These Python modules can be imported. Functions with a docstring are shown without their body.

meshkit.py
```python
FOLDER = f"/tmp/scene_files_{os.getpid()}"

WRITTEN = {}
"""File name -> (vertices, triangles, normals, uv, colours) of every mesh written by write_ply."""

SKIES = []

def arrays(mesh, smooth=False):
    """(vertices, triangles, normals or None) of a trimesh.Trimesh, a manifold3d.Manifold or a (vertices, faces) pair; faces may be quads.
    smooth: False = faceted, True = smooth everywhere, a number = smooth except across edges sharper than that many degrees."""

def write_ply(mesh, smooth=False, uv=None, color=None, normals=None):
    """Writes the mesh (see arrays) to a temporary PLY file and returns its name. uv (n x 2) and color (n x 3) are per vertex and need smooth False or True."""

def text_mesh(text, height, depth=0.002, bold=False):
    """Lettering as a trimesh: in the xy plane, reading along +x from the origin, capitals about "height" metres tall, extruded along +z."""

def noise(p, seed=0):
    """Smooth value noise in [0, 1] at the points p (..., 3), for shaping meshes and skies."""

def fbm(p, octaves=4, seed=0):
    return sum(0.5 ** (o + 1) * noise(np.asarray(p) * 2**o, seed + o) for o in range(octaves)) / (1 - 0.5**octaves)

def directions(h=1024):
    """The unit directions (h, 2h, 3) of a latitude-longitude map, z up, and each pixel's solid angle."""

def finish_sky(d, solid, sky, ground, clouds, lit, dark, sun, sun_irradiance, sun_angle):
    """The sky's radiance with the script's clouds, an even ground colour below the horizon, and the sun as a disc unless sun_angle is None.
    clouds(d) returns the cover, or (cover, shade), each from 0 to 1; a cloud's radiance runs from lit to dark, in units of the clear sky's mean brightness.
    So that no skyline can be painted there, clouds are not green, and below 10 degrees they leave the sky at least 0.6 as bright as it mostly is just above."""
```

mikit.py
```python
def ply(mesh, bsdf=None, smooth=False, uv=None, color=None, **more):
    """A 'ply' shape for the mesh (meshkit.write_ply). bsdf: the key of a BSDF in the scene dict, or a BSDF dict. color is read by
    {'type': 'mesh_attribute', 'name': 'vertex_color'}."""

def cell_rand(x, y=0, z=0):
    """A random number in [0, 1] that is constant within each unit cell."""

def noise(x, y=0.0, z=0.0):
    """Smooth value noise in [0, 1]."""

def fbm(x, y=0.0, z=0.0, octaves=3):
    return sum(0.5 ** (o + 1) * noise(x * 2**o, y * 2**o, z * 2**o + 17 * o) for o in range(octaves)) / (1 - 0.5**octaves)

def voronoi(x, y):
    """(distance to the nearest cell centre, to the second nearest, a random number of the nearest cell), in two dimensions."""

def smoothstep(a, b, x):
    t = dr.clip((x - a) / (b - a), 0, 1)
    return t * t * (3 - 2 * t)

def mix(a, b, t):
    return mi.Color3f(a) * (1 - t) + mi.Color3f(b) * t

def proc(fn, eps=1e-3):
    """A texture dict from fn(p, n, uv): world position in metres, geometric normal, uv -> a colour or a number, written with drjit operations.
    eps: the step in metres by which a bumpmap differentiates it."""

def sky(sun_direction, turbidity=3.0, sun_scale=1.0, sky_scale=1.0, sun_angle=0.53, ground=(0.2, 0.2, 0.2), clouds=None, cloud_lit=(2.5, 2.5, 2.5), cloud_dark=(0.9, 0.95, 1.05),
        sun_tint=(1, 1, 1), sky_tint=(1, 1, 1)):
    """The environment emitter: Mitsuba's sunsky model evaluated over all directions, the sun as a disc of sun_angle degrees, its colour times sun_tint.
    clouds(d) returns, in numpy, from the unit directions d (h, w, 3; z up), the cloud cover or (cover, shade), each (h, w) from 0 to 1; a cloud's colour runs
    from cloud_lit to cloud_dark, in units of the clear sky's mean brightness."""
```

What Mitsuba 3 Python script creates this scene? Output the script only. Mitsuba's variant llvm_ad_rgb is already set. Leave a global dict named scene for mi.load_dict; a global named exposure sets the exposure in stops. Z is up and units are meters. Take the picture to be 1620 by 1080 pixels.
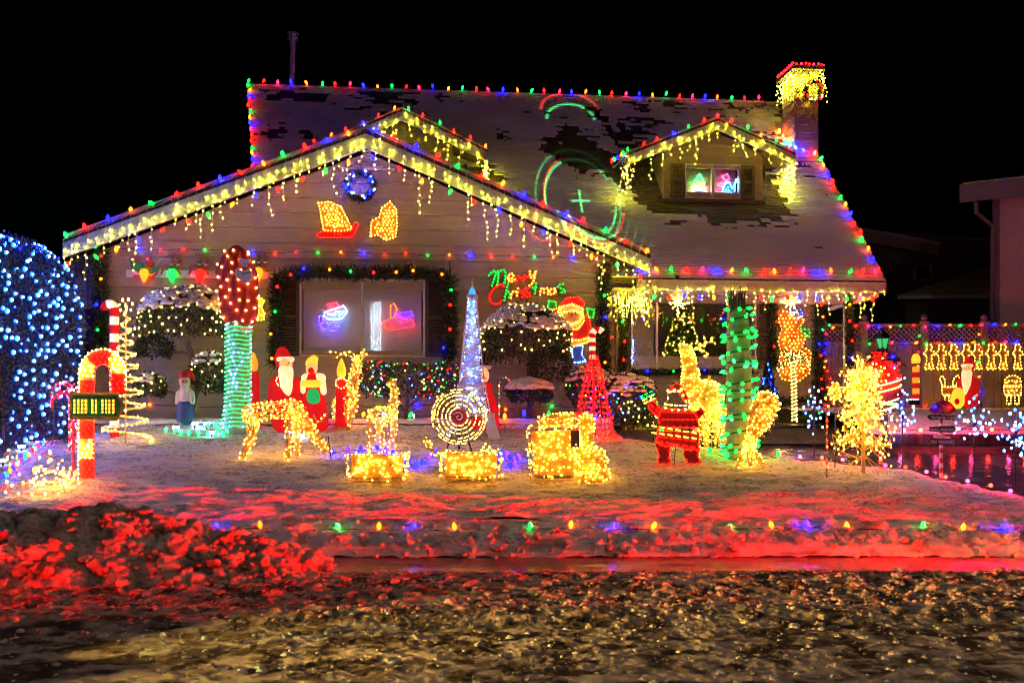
import math, random
import numpy as np, trimesh, manifold3d as m3
import shapely.geometry as sg, shapely.ops as so
import drjit as dr, mitsuba as mi
import mikit, meshkit
from mikit import noise, fbm, smoothstep, mix, voronoi, cell_rand

T = mi.ScalarTransform4f
scene, labels = {}, {}
rng = np.random.default_rng(7)
random.seed(7)

# ---------------------------------------------------------------- camera, sky, exposure
scene['camera'] = {'type': 'perspective', 'fov': 56.74, 'fov_axis': 'x', 'near_clip': 0.05, 'far_clip': 600.0,
                   'principal_point_offset_y': -0.0963,
                   'to_world': T().look_at([0, 0, 1.5], [0, 1, 1.5], [0, 0, 1])}
night = mikit.sky([0.3, -0.5, 0.15], turbidity=3, sun_scale=0.0, sky_scale=0.0016, sky_tint=(0.75, 0.7, 1.0))
night['sampling_weight'] = 0.5
scene['sky_light'] = night
exposure = 0.25
FOC = 1500.0      # focal length in pixels of the 1620 wide photograph
# street lamp, added headlamps and tail lamps (all outside the frame) take their strength from here
STREET = (540, 420, 335)
HEADLAMP = (160, 96, 19)
TAILLAMP = (1100, 0.9, 0.8)
LASER = 1500.0

# ---------------------------------------------------------------- materials
def rgb(c):
    return {'type': 'rgb', 'value': [float(x) for x in c]}
def mat(name, base, rough=0.6, metallic=0.0, bump=None, bscale=0.01, two=True, **kw):
    b = {'type': 'principled', 'base_color': base if isinstance(base, dict) else rgb(base), 'roughness': rough, 'metallic': metallic, **kw}
    if bump is not None:
        b = {'type': 'bumpmap', 'arbitrary': mikit.proc(bump), 'scale': bscale, 'bsdf': b}
    scene[name] = {'type': 'twosided', 'bsdf': b} if two else b
    return name
def dif(name, c, bump=None, bscale=0.01):
    b = {'type': 'diffuse', 'reflectance': c if isinstance(c, dict) else rgb(c)}
    if bump is not None: b = {'type': 'bumpmap', 'arbitrary': mikit.proc(bump), 'scale': bscale, 'bsdf': b}
    scene[name] = {'type': 'twosided', 'bsdf': b}
    return name

dif('snow', mikit.proc(lambda p, n, uv: mix((0.74, 0.76, 0.80), (0.86, 0.87, 0.88), fbm(p.x * 5, p.y * 5, p.z * 5, 3))))
dif('lawn_snow', mikit.proc(lambda p, n, uv: mix((0.36, 0.33, 0.30), (0.68, 0.68, 0.71), smoothstep(0.30, 0.56, fbm(p.x * 5, p.y * 14, 0, 3) * 0.45 + fbm(p.x * 38, p.y * 60, 0, 2) * 0.55))))
dif('verge_crust', mikit.proc(lambda p, n, uv: mix((0.42, 0.38, 0.34), (0.80, 0.80, 0.82), smoothstep(0.28, 0.55, fbm(p.x * 8, p.y * 8, p.z * 8, 4)))), lambda p, n, uv: fbm(p.x * 34, p.y * 34, p.z * 34, 4), 0.03)
dif('roof_snow', mikit.proc(lambda p, n, uv: mix((0.62, 0.63, 0.66), (0.84, 0.84, 0.86), fbm(p.x * 1.6, p.y * 1.6, p.z * 2, 4))))
dif('slush', mikit.proc(lambda p, n, uv: mix((0.06, 0.045, 0.035), (0.40, 0.345, 0.29), smoothstep(0.34, 0.68, fbm(p.x * 7, p.y * 9, p.z * 9, 5)))), lambda p, n, uv: fbm(p.x * 34, p.y * 34, p.z * 34, 4), 0.016)
dif('heap_snow', mikit.proc(lambda p, n, uv: mix((0.20, 0.16, 0.13), (0.56, 0.50, 0.44), smoothstep(0.3, 0.65, fbm(p.x * 6, p.y * 6, p.z * 6, 4)))), lambda p, n, uv: fbm(p.x * 34, p.y * 34, p.z * 34, 4), 0.02)
mat('asphalt', mikit.proc(lambda p, n, uv: mix((0.02, 0.02, 0.022), (0.055, 0.053, 0.05), fbm(p.x * 30, p.y * 30, 0, 3))),
    mikit.proc(lambda p, n, uv: 0.16 + 0.5 * smoothstep(0.4, 0.7, fbm(p.x * 1.5, p.y * 3, 0, 3))))
mat('wet_paving', mikit.proc(lambda p, n, uv: mix((0.035, 0.033, 0.032), (0.11, 0.10, 0.095), smoothstep(0.4, 0.75, fbm(p.x * 2.2, p.y * 5, 0, 4)))),
    mikit.proc(lambda p, n, uv: 0.05 + 0.22 * smoothstep(0.42, 0.75, fbm(p.x * 1.3 + 5, p.y * 4, 0, 4))), specular=0.9,
    bump=lambda p, n, uv: fbm(p.x * 7, p.y * 16, 0, 3), bscale=0.006)
mat('concrete', mikit.proc(lambda p, n, uv: mix((0.10, 0.095, 0.09), (0.24, 0.23, 0.22), fbm(p.x * 9, p.y * 9, p.z * 9, 4))), 0.8)
mat('soil', mikit.proc(lambda p, n, uv: mix((0.02, 0.016, 0.012), (0.09, 0.07, 0.05), fbm(p.x * 14, p.y * 14, 0, 4))), 0.95)
mat('clapboard', mikit.proc(lambda p, n, uv: mix((0.28, 0.235, 0.13), (0.375, 0.32, 0.19), fbm(p.x * 2.0, p.y * 2.0, p.z * 26, 4))), 0.55)
mat('white_trim', mikit.proc(lambda p, n, uv: mix((0.50, 0.49, 0.46), (0.62, 0.61, 0.58), fbm(p.x * 3, p.y * 3, p.z * 7, 3))), 0.45)
mat('shutter_brown', mikit.proc(lambda p, n, uv: mix((0.035, 0.025, 0.02), (0.06, 0.045, 0.038), fbm(p.x * 4, p.y * 4, p.z * 20, 3))), 0.5)
mat('shingle', mikit.proc(lambda p, n, uv: mix((0.018, 0.015, 0.017), (0.065, 0.052, 0.05), fbm(p.x * 9, p.y * 9, p.z * 16, 4))), 0.9)
mat('room_paint', (0.30, 0.25, 0.20), 0.9)
mat('blind_white', (0.72, 0.71, 0.70), 0.5)
mat('blind_tan', (0.45, 0.42, 0.38), 0.5)
mat('alu', (0.62, 0.60, 0.60), 0.35, 0.4)
mat('cord_white', (0.62, 0.60, 0.55), 0.5)
mat('cord_dark', (0.012, 0.02, 0.013), 0.5)
mat('wire_gold', (0.75, 0.52, 0.16), 0.35, 0.3)
mat('tinsel', (0.62, 0.36, 0.07), 0.5)
mat('wire_white', (0.8, 0.8, 0.82), 0.4)
mat('metal_dark', (0.03, 0.03, 0.033), 0.4, 0.6)
mat('needles', mikit.proc(lambda p, n, uv: mix((0.008, 0.02, 0.010), (0.03, 0.055, 0.022), fbm(p.x * 11, p.y * 11, p.z * 11, 3))), 0.7)
mat('hedge_leaf', mikit.proc(lambda p, n, uv: mix((0.03, 0.05, 0.04), (0.10, 0.12, 0.10), fbm(p.x * 7, p.y * 7, p.z * 7, 3))), 0.6)
mat('bark', mikit.proc(lambda p, n, uv: mix((0.05, 0.04, 0.03), (0.16, 0.13, 0.10), fbm(p.x * 14, p.y * 14, p.z * 5, 4))), 0.9)
mat('palm_bark', mikit.proc(lambda p, n, uv: mix((0.17, 0.15, 0.11), (0.42, 0.38, 0.30), fbm(p.x * 20, p.y * 20, p.z * 9, 4))), 0.9)
mat('red_cloth', mikit.proc(lambda p, n, uv: mix((0.30, 0.012, 0.014), (0.5, 0.03, 0.03), fbm(p.x * 8, p.y * 8, p.z * 5, 3))), 0.7)
mat('maroon_film', (0.14, 0.008, 0.01), 0.6)
mat('red_paint', (0.55, 0.02, 0.025), 0.35)
mat('green_paint', (0.02, 0.22, 0.06), 0.35)
mat('white_plastic', (0.8, 0.79, 0.76), 0.35)
mat('yellow_plastic', (0.72, 0.50, 0.08), 0.35)
mat('skin_plastic', (0.70, 0.42, 0.28), 0.4)
mat('black_plastic', (0.012, 0.012, 0.013), 0.3)
mat('brown_plastic', (0.20, 0.10, 0.045), 0.5)
mat('blue_plastic', (0.03, 0.08, 0.32), 0.4)
mat('orange_plastic', (0.7, 0.22, 0.04), 0.4)
mat('fence_paint', mikit.proc(lambda p, n, uv: mix((0.16, 0.12, 0.115), (0.24, 0.19, 0.18), fbm(p.x * 30, p.y * 6, p.z * 2.5, 4))), 0.6)
mat('stucco', mikit.proc(lambda p, n, uv: mix((0.5, 0.42, 0.42), (0.62, 0.53, 0.52), fbm(p.x * 12, p.y * 12, p.z * 12, 4))), 0.9,
    bump=lambda p, n, uv: fbm(p.x * 40, p.y * 40, p.z * 40, 2), bscale=0.02)
mat('grey_trim', (0.16, 0.15, 0.17), 0.5)
mat('gate_paint', (0.05, 0.055, 0.075), 0.5)
mat('car_paint', (0.05, 0.05, 0.06), 0.3, clearcoat=0.8)
mat('wood_sign', mikit.proc(lambda p, n, uv: mix((0.05, 0.03, 0.02), (0.10, 0.065, 0.045), fbm(p.x * 10, p.y * 10, p.z * 60, 3))), 0.6)
scene['pane_glass'] = {'type': 'thindielectric', 'int_ior': 1.5}

# what lights up: (radiance, colour of the unlit glass)
EM = {
    'warm': ((20, 11.5, 1.4), (0.8, 0.75, 0.6)),
    'icicle': ((66, 47, 0.9), (0.8, 0.78, 0.62)),
    'gold': ((10, 4.7, 0.34), (0.8, 0.65, 0.35)),
    'cool': ((0.12, 1.6, 26), (0.6, 0.7, 0.85)),
    'ice': ((2.2, 8, 20), (0.7, 0.78, 0.85)),
    'teal': ((0.03, 4.2, 0.62), (0.3, 0.7, 0.6)),
    'green': ((0.02, 5.5, 0.26), (0.03, 0.4, 0.1)),
    'red': ((13, 0.05, 0.025), (0.5, 0.02, 0.02)),
    'pink': ((13, 0.08, 0.4), (0.6, 0.05, 0.12)),
    'amber': ((10, 0.85, 0.03), (0.65, 0.3, 0.03)),
    'blue': ((0.05, 0.08, 60), (0.03, 0.05, 0.5)),
    'purple': ((0.5, 0.07, 14), (0.3, 0.1, 0.5)),
    # lamps shining through painted plastic and film
    'red_glow':    ((0.34, 0.004, 0.005), (0.55, 0.02, 0.025)),
    'white_glow':  ((0.75, 0.55, 0.25), (0.8, 0.79, 0.76)),
    'skin_glow':   ((0.8, 0.36, 0.11), (0.7, 0.42, 0.28)),
    'yellow_glow': ((1.1, 0.55, 0.03), (0.72, 0.5, 0.08)),
    'orange_glow': ((1.1, 0.3, 0.02), (0.7, 0.25, 0.04)),
    'green_glow':  ((0.02, 0.32, 0.08), (0.02, 0.3, 0.08)),
    'blue_glow':   ((0.05, 0.35, 1.4), (0.05, 0.2, 0.6)),
    'azure': ((0.02, 0.55, 11), (0.3, 0.5, 0.85)),
    'lamp_white':  ((9, 13, 15), (0.8, 0.8, 0.8)),
}
for k, (_, c) in EM.items():
    scene['glass_' + k] = {'type': 'diffuse', 'reflectance': rgb(c)}

# ---------------------------------------------------------------- mesh helpers
ICO0 = trimesh.creation.icosphere(0, 1.0)
ICO1 = trimesh.creation.icosphere(1, 1.0)
ICO2 = trimesh.creation.icosphere(2, 1.0)
OCT = trimesh.Trimesh([[1, 0, 0], [-1, 0, 0], [0, 1, 0], [0, -1, 0], [0, 0, 1], [0, 0, -1]],
                      [[0, 2, 4], [2, 1, 4], [1, 3, 4], [3, 0, 4], [2, 0, 5], [1, 2, 5], [3, 1, 5], [0, 3, 5]], process=False)
A = lambda *x: np.array(x, float)
def unit(v):
    v = np.asarray(v, float); return v / (np.linalg.norm(v) + 1e-12)

class MB:
    """collects pieces of one mesh"""
    def __init__(s): s.v, s.f, s.n = [], [], 0
    def add(s, v, f):
        v = np.asarray(v, float).reshape(-1, 3); f = np.asarray(f, int)
        if f.shape[1] == 4: f = np.vstack([f[:, [0, 1, 2]], f[:, [0, 2, 3]]])
        s.v.append(v); s.f.append(f + s.n); s.n += len(v); return s
    def tm(s, m): return s.add(m.vertices, m.faces)
    def mesh(s): return trimesh.Trimesh(np.vstack(s.v), np.vstack(s.f), process=False)
    def box(s, c, size, R=None):
        m = trimesh.creation.box(size); v = m.vertices if R is None else m.vertices @ np.asarray(R).T
        return s.add(v + np.asarray(c), m.faces)
    def hexa(s, p):      # 8 corners: bottom ring 0-3, top ring 4-7
        return s.add(p, [[3, 2, 1, 0], [4, 5, 6, 7], [0, 1, 5, 4], [1, 2, 6, 5], [2, 3, 7, 6], [3, 0, 4, 7]])
    def bar(s, p, q, w, h, up=(0, 0, 1)):
        p, q = A(*p), A(*q); t = unit(q - p); x = unit(np.cross(t, up)); y = np.cross(x, t)
        c = [(-w / 2, -h / 2), (w / 2, -h / 2), (w / 2, h / 2), (-w / 2, h / 2)]
        return s.hexa([p + x * a + y * b for a, b in c] + [q + x * a + y * b for a, b in c])
    def tube(s, pts, r, sides=5, closed=False, cap=True):
        p = np.asarray(pts, float); n = len(p)
        if closed: t = np.roll(p, -1, 0) - np.roll(p, 1, 0)
        else: t = np.gradient(p, axis=0)
        t /= np.linalg.norm(t, axis=1, keepdims=True) + 1e-12
        ref = A(0, 0, 1) if np.abs(t[:, 2]).mean() < 0.8 else A(1, 0.2, 0)
        x = np.cross(t, ref); x /= np.linalg.norm(x, axis=1, keepdims=True) + 1e-9
        y = np.cross(t, x); a = np.arange(sides) * 2 * np.pi / sides
        r = np.broadcast_to(np.asarray(r, float), (n,))
        v = p[:, None] + r[:, None, None] * (np.cos(a)[None, :, None] * x[:, None] + np.sin(a)[None, :, None] * y[:, None])
        i, j = np.meshgrid(np.arange(n if closed else n - 1), np.arange(sides), indexing='ij')
        i2, j2 = (i + 1) % n, (j + 1) % sides
        f = np.stack([i * sides + j, i * sides + j2, i2 * sides + j2, i2 * sides + j], -1).reshape(-1, 4)
        s.add(v.reshape(-1, 3), f)
        if cap and not closed:
            for k, o in ((0, 1), (n - 1, -1)):
                ring = v[k]; idx = np.arange(sides)
                s.add(np.vstack([ring, p[k]]), np.stack([idx, (idx + 1) % sides, idx * 0 + sides], 1)[:, ::-o])
        return s
    def lathe(s, prof, c, n=12, R=None, flat=(1, 1)):
        prof = np.asarray(prof, float); a = np.arange(n) * 2 * np.pi / n; m = len(prof)
        v = np.stack([prof[:, :1] * np.cos(a) * flat[0], prof[:, :1] * np.sin(a) * flat[1], np.repeat(prof[:, 1:2], n, 1)], -1).reshape(-1, 3)
        i, j = np.meshgrid(np.arange(m - 1), np.arange(n), indexing='ij'); j2 = (j + 1) % n
        f = np.stack([i * n + j, i * n + j2, (i + 1) * n + j2, (i + 1) * n + j], -1).reshape(-1, 4)
        f = np.vstack([f[:, [0, 1, 2]], f[:, [0, 2, 3]]])
        if R is not None: v = v @ np.asarray(R).T
        return s.add(v + np.asarray(c), f)
    def balls(s, pts, r, um=ICO0, sc=(1, 1, 1)):
        pts = np.asarray(pts, float).reshape(-1, 3); k = len(pts)
        if not k: return s
        r = np.broadcast_to(np.asarray(r, float), (k,))
        v = pts[:, None] + (np.asarray(um.vertices) * np.asarray(sc))[None] * r[:, None, None]
        f = np.asarray(um.faces)[None] + (np.arange(k) * len(um.vertices))[:, None, None]
        return s.add(v.reshape(-1, 3), f.reshape(-1, 3))
    def prism(s, poly, h, o, ex, ey, ez):
        """shapely polygon in the plane (o; ex, ey), raised by h along ez"""
        for g in getattr(poly, 'geoms', [poly]):
            if g.is_empty or g.geom_type != 'Polygon': continue
            m = trimesh.creation.extrude_polygon(g, h, engine='earcut'); v = np.asarray(m.vertices)
            s.add(np.asarray(o) + v[:, :1] * ex + v[:, 1:2] * ey + v[:, 2:3] * ez, m.faces)
        return s
    def grid(s, Pts):   # (n, m, 3) array
        n, m = Pts.shape[:2]; i, j = np.meshgrid(np.arange(n - 1), np.arange(m - 1), indexing='ij')
        return s.add(Pts.reshape(-1, 3), np.stack([i * m + j, (i + 1) * m + j, (i + 1) * m + j + 1, i * m + j + 1], -1).reshape(-1, 4))

def bones(bs, ref=0.03, it=6, seg=16):
    """one smooth body from bones (p, rp, q, rq)"""
    sph = lambda p, r: m3.Manifold.sphere(1.0, seg).scale([r] * 3 if np.isscalar(r) else list(r)).translate(list(map(float, p)))
    parts = [m3.Manifold.batch_hull([sph(p, a), sph(q, b)]) for p, a, q, b in bs]
    m = m3.Manifold.batch_boolean(parts, m3.OpType.Add)
    m = (m.refine_to_length(ref) if ref else m).to_mesh()
    t = trimesh.Trimesh(m.vert_properties[:, :3], m.tri_verts, process=True)
    return trimesh.smoothing.filter_taubin(t, iterations=it) if it else t

def numbered(key):
    if key not in scene and key not in labels and key not in USED: USED.add(key); return key
    k = 1
    while f'{key}_{k:03d}' in scene or f'{key}_{k:03d}' in labels or f'{key}_{k:03d}' in USED: k += 1
    USED.add(f'{key}_{k:03d}')
    return f'{key}_{k:03d}'
USED = set()
def thing(name, label, cat, group=None, kind=None):
    k = numbered(name); labels[k] = {'label': label, 'category': cat}
    if group: labels[k]['group'] = group
    if kind: labels[k]['kind'] = kind
    return k
def put(name, mesh, bsdf, parent=None, emit=None, smooth=False, kind=None, label=None, power=1.0):
    """one entry of the scene: a part of parent, or a thing's own mesh"""
    if isinstance(mesh, MB):
        if not mesh.v: return None
        mesh = mesh.mesh()
    k = name if parent is None else numbered(parent + '__' + name)
    more = {}
    if emit:
        rad = np.array(EM[emit][0]) * power
        more['emitter'] = {'type': 'area', 'radiance': rgb(rad), 'sampling_weight': float(np.sqrt(max(mesh.area * rad.mean(), 1e-4)) * 2)}
        bsdf = bsdf or 'glass_' + emit
    scene[k] = mikit.ply(mesh, bsdf, smooth=smooth, **more)
    if kind or label:
        labels.setdefault(k, {}).update({**({'kind': kind} if kind else {}), **({'label': label} if label else {})})
    return k
def struct(name, mesh, bsdf, smooth=False):
    k = put(numbered(name), mesh, bsdf, smooth=smooth); labels[k] = {'kind': 'structure'}; return k

# ---------------------------------------------------------------- where things stand
def at(px, py, Y):
    """the point that the photograph shows at (px, py), Y metres away"""
    return A((px - 810) / FOC * Y, Y, 1.5 + (644 - py) / FOC * Y)
LY0, LZ0, LY1, LZ1 = 10.1, 0.30, 14.0, 1.257          # the lawn's slope
LS = (LZ1 - LZ0) / (LY1 - LY0)
def lawn_z(Y):
    return np.where(Y < LY0, LZ0, np.where(Y < LY1, LZ0 + LS * (Y - LY0), LZ1 + 0.03 * (Y - LY1)))
def lawn(px, py):
    """the point of the lawn seen at (px, py)"""
    k = (py - 644) / FOC
    Y = (1.5 - LZ0 + LS * LY0) / (LS + k)
    if Y > LY1: Y = (1.5 - LZ1 + 0.03 * LY1) / (0.03 + k)
    return A((px - 810) / FOC * Y, Y, float(lawn_z(Y)))
class Frame:
    """a place on the lawn; p(px, py, dy) is the point dy metres behind it"""
    def __init__(s, px, py, Y=None):
        s.o = lawn(px, py) if Y is None else at(px, py, Y); s.Y = s.o[1]; s.s = s.Y / FOC
    def p(s, px, py, dy=0.0): return at(px, py, s.Y + dy)
    def l(s, pts, dy=0.0): return np.array([s.p(a, b, dy) for a, b in pts])
YAW = math.atan(0.1003); CA, SA = math.cos(YAW), math.sin(YAW)
HU, HV, HZ = A(CA, SA, 0), A(-SA, CA, 0), A(0, 0, 1)
HO = A(0, 15.0, 0)
def H(u, v, z):
    return HO + u * HU + v * HV + z * HZ
def HP(px, py, v):
    """house coordinates (u, z) of what the photograph shows at (px, py) on the plane v"""
    q = (px - 810) / FOC; Y = (15.0 + v / CA) / (1 - 0.1003 * q)
    return float(A(q * Y, Y - 15.0, 0) @ HU), 1.5 + (644 - py) / FOC * Y
def HPP(px, py, v):
    u, z = HP(px, py, v); return H(u, v, z)
def along(pts, step, start=0.0):
    """points every step metres along a polyline, and the tangents"""
    p = np.asarray(pts, float); seg = np.linalg.norm(np.diff(p, axis=0), axis=1); c = np.r_[0, np.cumsum(seg)]
    d = np.arange(start, c[-1] + 1e-6, step)
    q = np.stack([np.interp(d, c, p[:, k]) for k in range(3)], 1)
    i = np.clip(np.searchsorted(c, d, side='right') - 1, 0, len(seg) - 1)
    return q, (np.diff(p, axis=0) / (seg[:, None] + 1e-12))[i]
def wiggle(pts, step, amp, seed=0):
    q, _ = along(pts, step); r = np.random.default_rng(seed)
    return q + r.normal(0, amp, q.shape)

# ---------------------------------------------------------------- lights on cords
C9 = [(0.0, -0.012), (0.013, -0.010), (0.013, 0.0), (0.021, 0.012), (0.024, 0.025), (0.019, 0.045), (0.009, 0.062), (0.0, 0.068)]
def c9(mb, p, up=(0, 0, 1), s=1.15):
    z = unit(up); x = unit(np.cross(z, (0.3, 0.9, 0.1))); R = np.stack([x, np.cross(z, x), z], 1)
    return mb.lathe(np.array(C9) * s, p, 8, R)
def light_string(name, label, pts, step, colours, cord='cord_dark', up=(0, 0, 1), style='c9', s=1.25, group=None, sag=0.0, start=0.0, lift=0.02, parent=None, power=1.0, jitter=0.0):
    """a cord with a lamp every step metres; each lamp is a part"""
    t = parent or thing(name, label, 'string lights', group)
    q, _ = along(pts, step, start); r = np.random.default_rng(len(q) + 3); q = q + r.normal(0, 1, (len(q), 3)) * A(.05 * step, .02, .035 * step)
    c = MB(); path = []
    for a, b in zip(q[:-1], q[1:]):
        for w in (0, 0.33, 0.67): path.append(a * (1 - w) + b * w - A(0, 0, sag * 4 * w * (1 - w)))
    path.append(q[-1]); c.tube(path, 0.004, 4); put('cord', c, cord, t)
    r = np.random.default_rng(len(q))
    for i, p in enumerate(q):
        col = colours[i % len(colours)]
        m = MB(); d = A(*up) + r.normal(0, 0.3, 3)
        if style == 'c9': c9(m, p + unit(up) * lift, d, s)
        else: m.balls([p + r.normal(0, jitter, 3)], 0.021 * s, ICO1)
        put('bulb', m, None, t, col, smooth=True, power=power * (0.55 + 0.8 * r.random()))
    return t
def minis(parent, groups, r=0.013, name='bulb', um=ICO0, power=1.0):
    """small lamps joined by colour: {colour: points}"""
    for col, pts in groups.items():
        if len(pts): put(name, MB().balls(pts, r * rng.uniform(0.75, 1.25, len(pts)), um, (0.85, 0.85, 1.2)), None, parent, col, kind='stuff', power=power)
def icicles(name, label, line, step=0.085, out=(0, -0.02, 0), lengths=(0.06, 0.42), seed=1, r=0.0115, group=None):
    """a white cord along line with short strands of lamps that hang from it"""
    g = np.random.default_rng(seed); t = thing(name, label, 'icicle lights', group)
    q, tan = along(line, step); c = MB(); lamps = []
    c.tube(wiggle(line, 0.12, 0.006, seed), 0.0035, 4)
    cyc = [0.25, 0.6, 0.4, 0.95, 0.3, 0.7, 0.15, 0.5]
    for i, p in enumerate(q):
        L = lengths[0] + (lengths[1] - lengths[0]) * np.clip(cyc[(i + seed) % 8] + g.normal(0, 0.16), 0.02, 1.1)
        n = max(2, int(L / 0.092) + 1); pts = [p + A(*out) * g.uniform(0.2, 1.4)]
        for k in range(n):
            pts.append(pts[-1] + A(g.normal(0, 0.016), g.normal(0, 0.008), -L / n))
            if k or n < 3: lamps.append(pts[-1] + g.normal(0, 0.014, 3))
        c.tube(pts, 0.0028, 3)
    put('cord', c, 'cord_white', t, kind='stuff')
    minis(t, {'icicle': lamps}, r)
    return t
SEQ5 = ['blue', 'amber', 'green', 'red', 'pink']
SEQ7 = ['blue', 'amber', 'green', 'red', 'amber', 'red', 'pink']
def garland(name, label, pts, rad=0.11, bulbs=None, step=0.34, style='ball', seed=3, dens=650, s=1.0, cat='garland', needle=0.075):
    """a rope of dark needles with lamps on its front"""
    g = np.random.default_rng(seed); t = thing(name, label, cat)
    q, tan = along(pts, 0.01); L = len(q) * 0.01; m = MB()
    n = int(L * dens); i = g.integers(0, len(q), n)
    d = g.normal(0, 1, (n, 3)); d -= (d * tan[i]).sum(1)[:, None] * tan[i]; d /= np.linalg.norm(d, axis=1)[:, None]
    base = q[i] + d * rad * 0.25 * g.random((n, 1)); tip = base + d * rad * g.uniform(0.5, 1.1, (n, 1)) + tan[i] * g.normal(0, needle, (n, 1))
    w = np.cross(d, g.normal(0, 1, (n, 3))); w /= np.linalg.norm(w, axis=1)[:, None]; w *= 0.011
    v = np.stack([base - w, base + w, tip + w * 0.5, tip - w * 0.5], 1).reshape(-1, 3)
    m.add(v, np.arange(4 * n).reshape(-1, 4)); put('needles', m, 'needles', t, kind='stuff')
    put('core', MB().tube(wiggle(pts, 0.1, 0.01, seed), rad * 0.3, 6), 'needles', t)
    if bulbs:
        qb, _ = along(pts, step, step * 0.4)
        for k, p in enumerate(qb):
            p = p + A(g.normal(0, rad * 0.25), -rad * 0.95, g.normal(0, rad * 0.2))
            mb = MB(); (c9(mb, p, (g.normal(0, .5), -1, -0.3), s) if style == 'c9' else mb.balls([p], 0.024 * s, ICO1))
            put('bulb', mb, None, t, bulbs[k % len(bulbs)], smooth=True)
    return t

# ================================================================ the setting
def NF(x, y, z=0, o=4, seed=0): return meshkit.fbm(np.stack(np.broadcast_arrays(np.asarray(x, float), np.asarray(y, float), np.asarray(z, float)), -1), o, seed)
def billow(x, y, seed=0, o=3):
    """round lumps: 0 in the creases, 1 on top"""
    s = 0
    for k in range(o):
        n = meshkit.noise(np.stack([x * 2 ** k, y * 2 ** k, np.full_like(x, 3.7 * k)], -1), seed + k)
        s = s + (1 - np.abs(2 * n - 1)) * 0.5 ** (k + 1)
    return s
struct('road', MB().grid(np.array([[A(x, y, 0) for y in (-40, 3, 9.6)] for x in (-90, -10, 10, 90)])), 'asphalt')
struct('far_ground', MB().grid(np.array([[A(x, y, z) for y, z in ((13.0, 1.0), (15.5, 1.22), (60, 1.3), (260, 1.3))] for x in np.linspace(-160, 160, 9)])), 'soil')
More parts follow.
